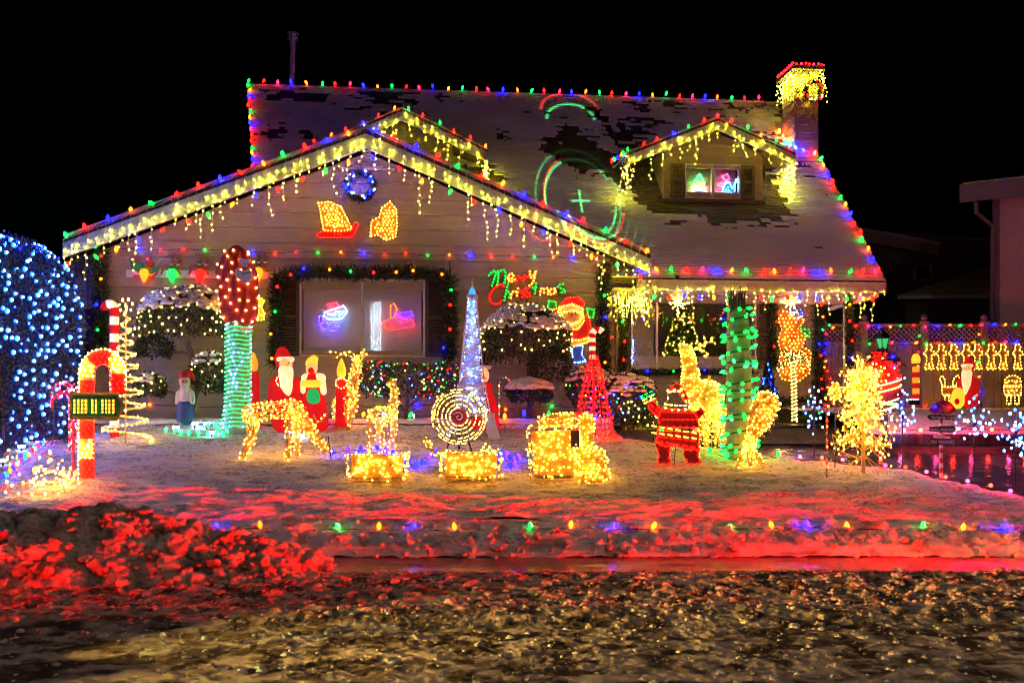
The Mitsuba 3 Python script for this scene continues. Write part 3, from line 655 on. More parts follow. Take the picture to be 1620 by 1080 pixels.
# ---- chimney and vent pipe
cu0, cz0 = HP(1259, 254, 2.93); cu1 = HP(1294, 254, 2.93)[0]; cztop = HP(1276, 112, 2.93)[1]
ch = put('chimney', hbox(MB(), cu0 + .02, cu1 - .02, 2.95, 3.6, cz0 - .6, cztop), 'clapboard', house)
boards(ch, sg.box(cu0, cz0 - .1, cu1, cztop), 2.93, .16)
lf = MB(); z = cz0 - .1
while z < cztop - .02:
    lf.hexa([H(cu0 + .01, 2.95, z), H(cu0 + .01, 3.6, z), H(cu0 - .02, 3.6, z), H(cu0 - .02, 2.95, z), H(cu0 + .01, 2.95, z + .158), H(cu0 + .01, 3.6, z + .158), H(cu0 - .006, 3.6, z + .158), H(cu0 - .006, 2.95, z + .158)]); z += .16
put('side_boards', lf, 'clapboard', ch)
capu0, capu1 = cu0 - .1, cu1 + .1
put('cap', hbox(hbox(MB(), capu0, capu1, 2.83, 3.7, cztop, cztop + .07), cu0, cu1, 2.93, 3.6, cztop + .07, cztop + .12), 'concrete', ch)
vp = at(461, 140, 19.3); put('vent_pipe', MB().tube([vp - A(0, 0, .5), vp + A(.03, 0, 1.0)], .055, 10).lathe([(0, 0), (.11, 0), (.11, .05), (.06, .05), (.06, .1), (.12, .1), (.12, .14), (0, .17)], vp + A(.03, 0, .98), 12), 'alu', house)

# ================================================================ lights on the house
vf = -.63
gl, gr = [H(uL + .04, vf, zL + .085), H(ua, vf, zap + .085)], [H(ua + .12, vf, zap + .05), H(uR - .03, vf, zR + .09)]
SEQG = ['green', 'red', 'blue', 'amber', 'green', 'red', 'red', 'blue', 'red', 'amber']
light_string('light_string', 'large coloured bulbs standing along the left slope of the front gable', gl, .335, SEQG, lift=.015, up=(-.3, 0, 1))
light_string('light_string', 'large coloured bulbs standing along the right slope of the front gable', gr, .345, ['blue', 'red', 'blue', 'red', 'green', 'red', 'amber'], lift=.015, up=(.3, 0, 1))
light_string('light_string', 'coloured bulbs hanging under the left fascia of the front gable', [p + A(0, .1, -.34) for p in gl], .36, ['red', 'green', 'amber', 'blue', 'red'], up=(0, 0, -1), lift=.02, sag=.02)
light_string('light_string', 'coloured bulbs hanging under the right fascia of the front gable', [p + A(0, .1, -.34) for p in gr], .40, ['blue', 'red', 'amber', 'green', 'red', 'blue', 'amber'], up=(0, 0, -1), lift=.02, sag=.02)
icicles('icicle_lights', 'warm white icicle lights along the left slope of the front gable', [p + A(0, -.035, -.03) for p in gl], .125, lengths=(.16, .80), seed=2, r=.0112)
icicles('icicle_lights', 'warm white icicle lights along the right slope of the front gable', [p + A(0, -.035, -.03) for p in gr], .125, lengths=(.16, .88), seed=5, r=.0112)
light_string('light_string', 'coloured bulbs along the ridge of the main roof', [H(RU0 + .05, VR - .04, ZR + .06), H(cu0 - .12, VR - .04, ZR + .06)], .283, SEQ5[2:] + SEQ5[:2], lift=.01)
light_string('light_string', 'coloured bulbs down the left edge of the main roof', [RF(RU0 + .04, SL - .1, .06), RF(RU0 + (EU0 - RU0) * .62, SL * .38, .06)], .21, ['green', 'amber', 'blue', 'red', 'red', 'green', 'amber', 'blue', 'pink', 'red', 'red'], lift=.01)
ru, rt = RT(1296, 262)
light_string('light_string', 'coloured bulbs down the right edge of the main roof below the chimney', [RF(EU1 - .05, rt + .1, .06), RF(EU1 - .05, .12, .06)], .262, ['green', 'amber', 'blue', 'red', 'red'], lift=.01)
light_string('light_string', 'coloured bulbs on the roof edge above the porch gutter', [RF(2.2, .1, .075), RF(EU1 - .1, .1, .075)], .252, ['blue', 'amber', 'green', 'red', 'pink', 'blue', 'amber', 'green', 'red', 'amber', 'red', 'pink'], lift=.012)
light_string('light_string', 'coloured bulbs hanging among the icicles below the porch gutter', [H(2.15, VE - .04, ZE - .25), H(EU1 - .1, VE - .04, ZE - .25)], .25, ['red', 'green', 'red', 'blue', 'blue', 'amber', 'green', 'pink'], up=(0, 0, -1), sag=.03)
icicles('icicle_lights', 'warm white icicle lights along the porch gutter', [H(2.12, VE - .085, ZE - .03), H(EU1, VE - .085, ZE - .03)], .13, lengths=(.18, .6), seed=4)
icicles('icicle_lights', 'dense bunch of icicle lights in the corner where gable and porch meet', [H(1.50, -.1, ZE - .22), H(2.2, VE - .15, ZE - .2), H(1.7, VE - .25, ZE - .24), H(2.35, VE - .1, ZE - .2)], .045, lengths=(.1, .55), seed=8)
for D, nm, off in ((DL, 'left', 0), (DR, 'right', 2)):
    d, vfd, vw, uc, zc, ul, zl, ur, zr, a, b, zb, poly, pitch = D
    lo, ap, hi = H(ul + .02, vfd - .05, zl + .07), H(uc, vfd - .05, zc + .07), H(ur - .02, vfd - .05, zr + .07)
    light_string('light_string', f'coloured bulbs along the gable of the {nm} dormer', [lo, ap, hi], .29, ['green', 'red', 'red', 'blue', 'green', 'red', 'red', 'red', 'green', 'amber'] if off else ['red', 'amber', 'red', 'blue', 'red', 'amber', 'green', 'red', 'green', 'red'], lift=.01, s=1.0)
    icicles('icicle_lights', f'warm white icicle lights along the gable of the {nm} dormer', [p + A(0, -.02, -.02) for p in (lo, ap, hi)], .12, lengths=(.12, .62), seed=6 + off, r=.0115)
    icicles('icicle_lights', f'bunch of icicle lights at the right corner of the {nm} dormer', [H(ur - .02, vfd - .04, zr + .02), H(ur + .02, vfd + .75, zr + .02)], .05, lengths=(.3, .75), seed=9 + off, r=.0125)
    if off:
        icicles('icicle_lights', 'bunch of icicle lights at the left corner of the right dormer', [H(ul + .02, vfd - .04, zl), H(ul - .02, vfd + .3, zl)], .045, lengths=(.3, .8), seed=15, r=.0125)
        light_string('light_string', 'short row of coloured bulbs on the left eave of the right dormer', [H(ul - .05, vfd + .05, zl + .02), H(ul - .22, vfd + .5, zl - .02)], .1, ['green', 'amber', 'blue', 'green', 'red'], lift=.01)
# chimney
for nm, ln in (('front', [H(cu0 - .08, 2.86, cztop + .05), H(cu1 + .08, 2.86, cztop + .05)]), ('left side', [H(cu0 - .09, 2.86, cztop + .05), H(cu0 - .09, 3.66, cztop + .05)])):
    icicles('icicle_lights', f'dense warm icicle lights round the {nm} of the chimney top', ln, .04, lengths=(.15, .62), seed=12 + len(nm), r=.012)
icicles('icicle_lights', 'warm icicle lights at the right corner of the chimney top', [H(cu1 + .09, 2.86, cztop + .05), H(cu1 + .09, 3.4, cztop + .05)], .06, lengths=(.2, .62), seed=33, r=.012)
light_string('light_string', 'red bulbs round the rim of the chimney', [H(cu0 - .1, 3.6, cztop + .1), H(cu0 - .1, 2.84, cztop + .1), H(cu1 + .1, 2.84, cztop + .1), H(cu1 + .1, 3.3, cztop + .1)], .085, ['red', 'red', 'pink'], style='ball', lift=0)
light_string('light_string', 'few coloured bulbs at the foot of the chimney', [H(cu0 - .1, 3.5, 7.0), H(cu0 - .08, 3.1, 6.62), H(cu0 + .02, 2.82, 6.5), H(cu1 + .02, 2.82, 6.36)], .2, ['amber', 'red', 'green', 'blue', 'blue', 'blue', 'red'], lift=.01, power=12)
light_string('light_string', 'round coloured bulbs strung straight across the front wall above the window', [HPP(148, 392, -.06), HPP(948, 408, -.06)], .334, ['green', 'amber', 'blue', 'red', 'red'], style='ball', s=.95)
light_string('light_string', 'few round bulbs strung low across the front wall behind the shrubs', [H(-6.2, -.06, 1.52), H(1.5, -.06, 1.52)], .68, ['red', 'amber', 'green', 'blue'], style='ball')
# ---- wreaths and garlands
def wreath(label, c, rad, cols, n=26, seed=4, tube=.06, dens=900, right=HU):
    g = np.random.default_rng(seed); th = np.linspace(0, 2 * np.pi, 30)
    ring = [np.asarray(c) + right * math.cos(a) * rad + HZ * math.sin(a) * rad for a in th]
    t = garland('wreath', label, ring, tube, None, dens=dens, seed=seed, cat='wreath', needle=.03)
    for i in range(n):
        a = g.uniform(0, 6.28); r = rad + g.normal(0, tube * .5)
        put('bulb', MB().balls([np.asarray(c) + right * math.cos(a) * r + HZ * math.sin(a) * r - HV * tube * g.uniform(.6, 1.1)], .018, ICO1), None, t, cols[i % len(cols)])
    return t
wreath('round wreath of dark needles with blue and white bulbs under the gable vent', HPP(570, 294, -.1), .205, ['blue', 'blue', 'cool', 'blue', 'warm'], 34)
wreath('small wreath with red bulbs on the front of the chimney top', H(cu1 - .12, 2.84, cztop - .42), .17, ['red', 'red', 'icicle'], 24, 6, .05)
MIX = ['red', 'blue', 'amber', 'green', 'red', 'amber']
garland('garland', 'dark needle garland down the left corner of the front wall', [HPP(160, 398, -.12), HPP(158, 470, -.12), HPP(160, 545, -.12)], .13, ['red', 'amber', 'blue', 'green', 'red'], .33)
garland('garland', 'dark needle garland framing the front window', [HPP(436, 575, -.12), HPP(436, 500, -.12), HPP(438, 437, -.12), HPP(500, 430, -.12), HPP(570, 433, -.12), HPP(640, 430, -.12), HPP(711, 436, -.12), HPP(713, 500, -.12), HPP(710, 575, -.12)], .13, ['amber', 'amber', 'green', 'red', 'red', 'blue', 'amber', 'green', 'red', 'amber'], .335)
garland('garland', 'dark needle garland down the right corner of the front gable wall', [HPP(957, 420, -.12), HPP(954, 500, -.12), HPP(957, 600, -.12)], .13, ['amber', 'green', 'blue', 'red'], .34)
for px, lab, cols in ((983, 'needle garland with bulbs spiralling down the left porch post', ['amber', 'green', 'red', 'red', 'green', 'amber']), (1342, 'needle garland with bulbs hanging on the right porch post', ['amber', 'red', 'red', 'blue', 'amber', 'red'])):
    garland('garland', lab, [HPP(px, 470, .5), HPP(px + 3, 540, .5), HPP(px, 636, .5)], .085, cols, .3, seed=px)
garland('garland', 'needle garland beside the right shutter of the porch window', [HPP(1224, 462, 2.2), HPP(1222, 520, 2.2), HPP(1224, 580, 2.2)], .1, ['green', 'red', 'red'], .42)
garland('garland', 'needle garland with many bulbs down the right end of the porch wall', [HPP(1297, 460, 2.2), HPP(1296, 560, 2.2), HPP(1297, 655, 2.2)], .13, ['red', 'red', 'amber', 'green', 'blue', 'red', 'amber'], .22, seed=9)
garland('garland', 'low needle garland along the sill of the porch window', [HPP(1002, 588, 2.2), HPP(1190, 588, 2.2)], .07, ['blue', 'green', 'blue', 'amber'], .55, seed=19)
garland('garland', 'low needle garland at the foot of the porch wall', [HPP(1210, 634, 2.0), HPP(1285, 634, 2.0)], .09, ['blue', 'red', 'blue'], .4, seed=29)

# ---- tinsel figures of lamps (flat frames that hang on a wall)
def inside(poly, step, g, jit=.25):
    if poly.is_empty: return []
    x0, y0, x1, y1 = poly.bounds; out = []
    for j, y in enumerate(np.arange(y0, y1, step * .87)):
        for x in np.arange(x0 + (j % 2) * step / 2, x1, step):
            p = (x + g.normal(0, step * jit * .5), y + g.normal(0, step * jit * .5))
            if poly.contains(sg.Point(p)): out.append(p)
    return out
def lamp_board(label, cat, shapes, to, step=.055, r=.014, seed=1, name='light_figure', back=True, edge_only=False, power=1.0):
    """shapes: [(polygon in metres, lamp colour, film colour)]; to(x, y, d) gives the place, d metres in front"""
    g = np.random.default_rng(seed); t = thing(name, label, cat); pts = {}
    for poly, col, film in shapes:
        if film:
            ex, ey = to(1, 0, 0) - to(0, 0, 0), to(0, 1, 0) - to(0, 0, 0); ez = to(0, 0, 1) - to(0, 0, 0)
            put('film', MB().prism(poly, .012, to(0, 0, 0), ex, ey, ez), film, t)
        outl = [poly.exterior.interpolate(s) for s in np.arange(0, poly.length, step)]
        q = [(p.x, p.y) for p in outl] + ([] if edge_only else inside(poly.buffer(-step * .8), step, g))
        pts.setdefault(col, []).extend(to(x, y, .03) for x, y in q)
        fr = MB(); fr.tube([to(x, y, .018) for x, y in list(poly.exterior.coords)[:-1]], .005, 4, closed=True); put('frame', fr, 'wire_gold', t)
    minis(t, pts, r, power=power)
    return t
def wallplane(px, py, v, s=None):
    """metres right and up of a point on the wall"""
    u0, z0 = HP(px, py, v)
    return (lambda x, y, d=0: H(u0 + x, v - d, z0 + y)), (lambda pts: [(HP(a, b, v)[0] - u0, HP(a, b, v)[1] - z0) for a, b in pts])
to, W = wallplane(530, 350, -.06)
P = lambda pts: sg.Polygon(W(pts))
lamp_board('amber sleigh figure with red runner on the left of the gable wall', 'light figure',
           [(P([(504, 322), (522, 320), (540, 328), (546, 340), (552, 352), (557, 362), (545, 366), (530, 366), (512, 365), (508, 340)]), 'gold', 'orange_plastic'),
            (P([(502, 372), (508, 367), (556, 366), (562, 352), (566, 356), (560, 372), (552, 376), (506, 376)]), 'red', 'red_paint'),
            (P([(516, 344), (528, 340), (536, 352), (524, 358)]), 'amber', 'red_paint')], to, .05, .015, 3, power=.6)
lamp_board('amber cone shaped tree figure on the right of the gable wall', 'light figure',
           [(P([(586, 374), (588, 350), (600, 344), (604, 330), (617, 320), (627, 332), (628, 356), (626, 376), (610, 380), (598, 372)]), 'gold', 'orange_plastic')], to, .052, .015, 4, power=.6)
# lettering in tubes of lamps
def stroke(pts, n=14):
    p = np.asarray(pts, float); t = np.linspace(0, len(p) - 1, n); i = np.arange(len(p))
    from scipy.interpolate import CubicSpline
    return CubicSpline(i, p)(t) if len(p) > 2 else np.stack([np.interp(t, i, p[:, k]) for k in (0, 1)], 1)
to, W = wallplane(830, 450, -.06)
LET = [('green', 'M', [[(773, 436), (780, 430), (784, 432), (776, 456)], [(784, 432), (788, 432), (786, 452)], [(788, 432), (799, 430), (798, 444), (800, 450)]]),
       ('amber', 'e', [[(804, 442), (812, 437), (808, 433), (803, 440), (806, 446), (814, 443)]]),
       ('red', 'r', [[(816, 446), (818, 437), (821, 440), (826, 437)]]), ('red', 'r', [[(827, 445), (828, 436), (831, 439), (835, 435)]]),
       ('amber', 'y', [[(838, 430), (840, 440), (847, 430)], [(847, 430), (843, 446), (836, 453)]]),
       ('red', 'C', [[(797, 454), (788, 452), (776, 464), (775, 476), (784, 482), (794, 474)]]),
       ('green', 'h', [[(803, 450), (797, 478)], [(798, 470), (803, 462), (806, 466), (804, 472)]]),
       ('amber', 'r', [[(808, 472), (810, 463), (816, 462)]]), ('amber', 'i', [[(818, 463), (817, 471)], [(819, 457), (819.5, 457.5)]]),
       ('red', 's', [[(828, 460), (823, 462), (829, 467), (823, 471)], [(836, 456), (831, 461), (838, 466), (831, 471)]]), ('green', 't', [[(847, 449), (845, 466)], [(842, 456), (852, 455)]]),
       ('amber', 'm', [[(854, 467), (856, 457), (860, 458), (859, 466)], [(860, 458), (866, 457), (866, 466)]]),
       ('amber', 'a', [[(876, 457), (869, 460), (870, 466), (876, 464), (877, 456), (879, 466)]]), ('green', 's', [[(890, 450), (883, 455), (893, 460), (884, 464)]])]
t = thing('light_lettering', 'lettering of lamps on the wall reading Merry Christmas in green, red and amber', 'light sign')
FILM = {'green': 'green_paint', 'red': 'red_paint', 'amber': 'orange_plastic'}
for col, ch_, strokes in LET:
    m = MB(); q = []
    for s_ in strokes:
        p = np.array([to(x, y, .02) for x, y in W(stroke(s_))]); m.tube(p, .028, 6)
        pp, _ = along(p, .052); q += [a - HV * .035 for a in pp]
    L = put('letter', m, FILM[col], t)
    put('bulb', MB().balls(q, .014, ICO0), None, L, 'gold' if col == 'amber' else col, kind='stuff', power=.8)

# ================================================================ greenery
def leaves(m, c, rad, n, size, g, shell=.55, floor=-1.0):
    d = g.normal(0, 1, (n, 3)); d /= np.linalg.norm(d, axis=1)[:, None]; d = d[d[:, 2] > floor]; n = len(d)
    r = shell + (1 - shell) * g.random((n, 1)) ** .5
    nz = meshkit.noise(d * 2.2 + np.asarray(c), 3)[:, None]
    p = np.asarray(c) + d * np.asarray(rad) * r * (.86 + .26 * nz)
    a = unit_rows(d + g.normal(0, .55, (n, 3))); b = unit_rows(np.cross(a, g.normal(0, 1, (n, 3)))); s = size * g.uniform(.6, 1.4, (n, 1))
    v = np.stack([p - b * s * .3, p + a * s * .5 - b * s * .22, p + a * s, p + a * s * .5 + b * s * .22 + g.normal(0, .1, (n, 1)) * s], 1).reshape(-1, 3)
    # the leaf lies along the surface as often as it stands out
    m.add(v, np.arange(4 * n).reshape(-1, 4)); return p
def unit_rows(x): return x / (np.linalg.norm(x, axis=1, keepdims=True) + 1e-9)
def snow_on(m, c, rad, n, g, zmin=.25, size=(.02, .05), thr=.42, off=1.0):
    d = unit_rows(g.normal(0, 1, (n, 3))); d = d[d[:, 2] > zmin]
    nz = meshkit.noise(d * 5.5 + np.asarray(c) * 3, 7) + .25 * (d[:, 2] - zmin); d = d[nz > thr]
    p = np.asarray(c) + d * np.asarray(rad) * off * (.86 + .26 * meshkit.noise(d * 2.2 + np.asarray(c), 3)[:, None])
    s = g.uniform(*size, len(p)); m.balls(p, s, ICO0, (1.35, 1.2, .65))
def spread(c, rad, n, g, front=True, zlo=-.5, zhi=1.0, off=1.03):
    """n lamps spread evenly over the side of a crown that faces the street"""
    d = unit_rows(g.normal(0, 1, (n * 14, 3))); d = d[(d[:, 2] > zlo) & (d[:, 2] < zhi)]
    if front: d = d[d[:, 1] < .35]
    keep = []
    lim = 1.75 / math.sqrt(max(n, 1))
    for x in d:
        if all(np.sum((x - k) ** 2) > lim ** 2 * .55 for k in keep): keep.append(x)
        if len(keep) >= n: break
    d = np.array(keep)
    return np.asarray(c) + d * np.asarray(rad) * off * (.86 + .26 * meshkit.noise(d * 2.2 + np.asarray(c), 3)[:, None])
def shrub(name, label, crowns, trunk=None, lamps={}, snowy=(), seed=1, leaf=.05, dens=1.0, bsdf='needles', cat='shrub'):
    """crowns: [(centre, radii, leaves, floor)]; a thing with trunk, a crown per tier, snow on the tiers and lamps"""
    g = np.random.default_rng(seed); t = thing(name, label, cat)
    if trunk: put('trunk', trunk, 'bark', t)
    for i, (c, r, n, fl) in enumerate(crowns):
        m = MB(); leaves(m, c, r, int(n * dens), leaf, g, floor=fl)
        k = put('crown', m, bsdf, t)
        m.mesh
        if i in snowy:
            s = MB(); snow_on(s, c, r, snowy[i][0], g, snowy[i][1], thr=snowy[i][2], size=snowy[i][3] if len(snowy[i]) > 3 else (.02, .05)); put('snow', s, 'snow', t, kind='stuff', smooth=True)
    for j, (i, n, cols, lo, hi, rr) in enumerate(lamps):
        c, r = crowns[i][:2]; q = spread(c, r, n, g, zlo=lo, zhi=hi); g.shuffle(q)
        minis(t, {cc: q[k::len(cols)] for k, cc in enumerate(cols)}, rr)
    return t
c1 = at(290, 512, 13.75); c1b = at(243, 552, 13.9); c1c = at(332, 592, 13.8); c1d = at(238, 612, 13.85)
tr = MB().tube([at(300, 668, 13.9), at(312, 600, 13.9), at(296, 540, 13.85), c1], [.05, .05, .045, .03], 8).tube([at(304, 630, 13.9), c1d], .025, 6).tube([at(312, 600, 13.9), c1c], .025, 6).tube([at(300, 560, 13.9), c1b], .025, 6)
shrub('topiary_tree', 'domed topiary tree with snow cap and warm lights left of the red wrapped palm', [(c1, (.66, .5, .56), 9000, -.30), (c1b, (.27, .25, .2), 1600, -.6), (c1c, (.30, .28, .33), 2200, -.8), (c1d, (.22, .22, .2), 1500, -.7)],
      tr, [(0, 105, ['warm'], -.35, 1, .0135), (2, 22, ['warm'], -.6, 1, .0135), (3, 14, ['warm'], -.5, 1, .0135)], {0: (3800, .34, .42), 2: (240, .45, .5), 3: (160, .4, .45)}, 3)
c2 = at(831, 545, 14.25); c2b = at(838, 622, 14.2)
tr = MB().tube([at(838, 672, 14.4), at(842, 610, 14.4), c2], [.06, .055, .04], 8).tube([at(842, 640, 14.4), c2b], .03, 6)
shrub('topiary_tree', 'domed topiary tree with snow cap and warm lights right of the lattice tower', [(c2, (.70, .5, .62), 9500, -.42), (at(872, 578, 14.3), (.33, .3, .3), 1800, -.8), (c2b, (.34, .28, .22), 2200, -.6)],
      tr, [(0, 100, ['warm'], -.2, 1, .0135)], {0: (3600, .35, .44), 2: (2600, .35, .2, (.03, .06))}, 5)
cb = at(645, 603, 14.2)
shrub('light_shrub', 'dark open shrub under the front window with tiny red, green and warm lights', [(cb, (.72, .32, .27), 3000, -.9), (at(592, 600, 14.2), (.3, .25, .28), 1200, -.9), (at(700, 598, 14.25), (.32, .25, .25), 1200, -.9)],
      MB().tube([at(640, 668, 14.3), at(644, 640, 14.25), cb], .03, 6).tube([at(640, 650, 14.3), at(612, 615, 14.2)], .018, 5).tube([at(643, 645, 14.3), at(680, 618, 14.2)], .018, 5),
      [(0, 120, ['warm', 'red', 'green', 'warm', 'cool', 'red'], -.9, 1, .0115), (1, 34, ['warm', 'warm', 'red', 'green'], -.9, 1, .0125), (2, 40, ['green', 'red', 'cool', 'warm'], -.9, 1, .0115)], {}, 7, dens=.8)
cc = at(985, 632, 14.2)
shrub('light_shrub', 'snow dusted shrub by the porch with tiny coloured and warm lights', [(cc, (.52, .35, .40), 4200, -.9), (at(930, 612, 14.3), (.33, .3, .32), 2000, -.9), (at(1012, 652, 14.0), (.26, .24, .24), 1300, -.9)],
      MB().tube([at(985, 678, 14.2), cc], .04, 6), [(0, 80, ['red', 'cool', 'warm', 'green', 'warm', 'red', 'blue'], -.8, 1, .0125), (1, 24, ['green', 'red', 'cool', 'warm'], -.5, 1, .0125), (2, 26, ['warm'], -.8, 1, .013)], {0: (900, .15, .5), 1: (500, .3, .48)}, 9)
# clipped hedge of blue lights along the left boundary
hd = thing('hedge', 'tall clipped hedge covered in ice blue lights at the left edge', 'hedge'); g = np.random.default_rng(5)
def hedge_pt(s, w, n):
    """s 0..1 along towards the street, w 0..1 from the foot of the lit face over the top"""
    pass
E0, E1 = A(-6.12, 13.35, 0), A(-6.75, 9.9, 0); ed = unit(E1 - E0); en = A(ed[1], -ed[0], 0); en = en if en[0] > 0 else -en; HL = np.linalg.norm(E1 - E0)
prof = [(0.02, 1.05), (.06, 1.6), (.05, 2.6), (.0, 3.15), (-.12, 3.5), (-.36, 3.72), (-.7, 3.78), (-1.2, 3.7), (-1.5, 3.4), (-1.55, 1.0)]
pp, _ = along([A(a, 0, b) for a, b in prof], .03); pw_ = pp[:, [0, 2]]
def hp(i, s, off=0):
    k = pw_[i]; return E0 + ed[None] * s[:, None] + en[None] * (k[:, :1] + off) + np.stack([0 * s, 0 * s, k[:, 1] - .12 * np.minimum(s, .3) / .3 * 0 - .35 * np.clip(.35 - s, 0, 1) * (k[:, 1] > 3)], 1)
m = MB(); n = 46000; i = g.integers(0, len(pw_), n); s = g.uniform(-.05, HL, n); p = hp(i, s)
nz = meshkit.fbm(p * 3.5, 3, 2)[:, None]; p = p + (en + A(0, 0, .3)) * (nz - .5) * .34 + g.normal(0, .02, (n, 3))
a = unit_rows(g.normal(0, 1, (n, 3)) + en * .5 + A(0, 0, .7)); b = unit_rows(np.cross(a, g.normal(0, 1, (n, 3)))); sz = .05 * g.uniform(.6, 1.5, (n, 1))
m.add(np.stack([p - b * sz * .3, p + a * sz * .5 - b * sz * .25, p + a * sz, p + a * sz * .5 + b * sz * .25], 1).reshape(-1, 3), np.arange(4 * n).reshape(-1, 4))
n = 9000; e0 = g.uniform(-1.5, .06, n); p = E0 + en * e0[:, None] + A(0, 0, 1) * np.interp(np.abs(e0 + .72), [0, .45, .8], [3.45, 3.3, 2.9])[:, None] * 0 + np.stack([0 * e0, 0 * e0, g.uniform(1, 3.4, n) - .25 * (np.abs(e0 + .7) > .6)], 1)
p = p - ed * g.uniform(-.02, .1, (n, 1)); a = unit_rows(g.normal(0, 1, (n, 3)) - ed); b = unit_rows(np.cross(a, g.normal(0, 1, (n, 3))))
m.add(np.stack([p - b * .012, p + a * .03 - b * .012, p + a * .055, p + a * .03 + b * .012], 1).reshape(-1, 3), np.arange(4 * n).reshape(-1, 4))
put('foliage', m, 'hedge_leaf', hd, kind='stuff')
core = MB()
sec = np.array([hp(np.array([k] * 2), np.array([.05, HL]), -.13) for k in range(0, len(pw_), 6)]); core.grid(sec); put('core', core, 'soil', hd)
for j in range(7):
    s = np.linspace(HL * (j) / 7, HL * (j + .6) / 7, 3); put('stem', MB().tube(hp(np.array([2, 60, 90]), s, -.02) + g.normal(0, .01, (3, 3)), .02, 6), 'bark', hd)
def even(n, m_, lim):
    out = []
    for _ in range(n * 30):
        q = (g.uniform(.0, HL), g.uniform(0, 1)); L = hp(np.array([int(q[1] * 95)]), np.array([q[0]]), .05)[0]
        if all(np.sum((L - o) ** 2) > lim ** 2 for o in out): out.append(L)
        if len(out) >= n: break
    return out
hb = even(400, 0, .075); keep_ = np.array([meshkit.noise(np.asarray(p) * A(2.2, 2.2, 1.1), 5) > .22 for p in hb]); hb = np.array(hb)[keep_]; big_ = g.random(len(hb)) < .75
minis(hd, {'azure': hb[big_]}, .030, power=1.0); minis(hd, {'ice': hb[big_] + en * .028 - A(0, .012, 0), 'cool': hb[~big_]}, .017)
i = g.integers(88, 150, 170); s = g.uniform(0, HL, 170); minis(hd, {'cool': hp(i, s, .04) + g.normal(0, .02, (170, 3)), 'blue': hp(i, s, .05) + g.normal(0, .03, (170, 3))}, .018)
# ---- palms wrapped in lights
f1 = Frame(376, 683)
palm = thing('palm_tree', 'palm trunk wrapped in turquoise rope light, its crown bound in red cloth', 'palm tree')
b0, b1 = f1.o, f1.p(377, 505)
trunk_pts = [b0 - A(0, 0, .1), b0 + (b1 - b0) * .08, b0 + (b1 - b0) * .22, b0 + (b1 - b0) * .6, b1]
put('trunk', MB().tube(along(trunk_pts, .04)[0], np.interp(np.linspace(0, 1, len(along(trunk_pts, .04)[0])), [0, .1, .25, .6, 1], [.24, .22, .175, .165, .17]), 16), 'palm_bark', palm, smooth=60)
th = np.linspace(0, 2 * np.pi * 25, 25 * 22); fz = np.linspace(.02, .97, len(th)); rr = np.interp(fz, [0, .1, .22, .6, 1], [.27, .235, .19, .18, .185])
hel = b0[None] + (b1 - b0)[None] * fz[:, None] + np.stack([np.cos(th) * rr, np.sin(th) * rr, .012 * np.sin(3 * th)], 1)
put('rope_light', MB().tube(hel, .009, 5), None, palm, 'teal', power=.3)
q, _ = along(hel, .062); w_ = g.random(len(q)); minis(palm, {'teal': q[w_ < .35], 'ice': q[w_ > .72]}, .0125, power=1.2)
cl = MB(); cz = np.linspace(0, 1, 26); cen0, cen1 = f1.p(379, 520), f1.p(374, 388)
rad = np.interp(cz, [0, .06, .2, .45, .68, .85, .95, 1], [.12, .20, .245, .275, .26, .20, .12, .03])
ta = np.linspace(0, 2 * np.pi, 40, endpoint=False); rows = []
for z, r in zip(cz, rad):
    rr = r * (1 + .07 * np.sin(ta * 5 + z * 4) + .05 * np.sin(ta * 9 - z * 7) + .05 * (NF(np.cos(ta) * 2, np.sin(ta) * 2, z * 5, 3, 4) - .5))
    rows.append(cen0 + (cen1 - cen0) * z + np.stack([np.cos(ta) * rr, np.sin(ta) * rr, 0 * ta], 1))
rows = np.array(rows); cl.grid(np.concatenate([rows, rows[:, :1]], 1)); put('cloth', cl, 'red_cloth', palm, smooth=True)
tie = MB().tube([f1.p(362 + 17 * (1 - math.cos(a)), 521, -.16 * math.sin(a)) for a in np.linspace(0, 2 * np.pi, 16)], .03, 6); put('tie', tie, 'white_plastic', palm)
q = []
for _ in range(3000):
    j, a_ = g.integers(1, 25), g.integers(0, 40); p = rows[j, a_] + unit(rows[j, a_] - rows[j].mean(0)) * .018
    if (p[1] < f1.Y + .12) and all(np.sum((p - o) ** 2) > .125 ** 2 for o in q): q.append(p)
for p in q: put('bulb', MB().balls([p], .0165, ICO1), None, palm, 'warm', power=.8)
# the flat face pinned on the cloth
fc = thing('reindeer_face', 'flat reindeer face with pale muzzle and orange nose pinned on the red cloth', 'face decoration')
fy = f1.Y - .30
def fl(name, pts, bs, d, dz=.0, th_=.012, par=fc):
    o = at(385, 430, fy); s_ = fy / FOC
    poly = sg.Polygon([((x - 385) * s_, (430 - y) * s_) for x, y in stroke(pts + pts[:1], 40)]).buffer(0)
    put(name, MB().prism(poly, th_, o + A(0, -d, 0), A(1, 0, 0), A(0, 0, 1), A(0, -1, 0)), bs, par)
fl('muzzle', [(372, 431), (377, 425), (386, 429), (393, 425), (399, 432), (398, 440), (391, 447), (382, 445), (374, 438)], 'white_plastic', 0)
fl('eye', [(382, 417), (385, 416), (386, 421), (383, 422)], 'white_plastic', .0); fl('eye', [(387, 417), (390, 416), (391, 421), (388, 422)], 'white_plastic', .0)
fl('nose', [(384, 423), (390, 423), (391, 427), (385, 428)], 'orange_plastic', .02)
fl('tuft', [(378, 412), (383, 409), (390, 411), (396, 409), (394, 415), (382, 416)], 'white_plastic', -.002)
put('mouth', MB().tube([at(378, 428, fy - .016), at(386, 434, fy - .016), at(398, 430, fy - .016)], .004, 4), 'black_plastic', fc)
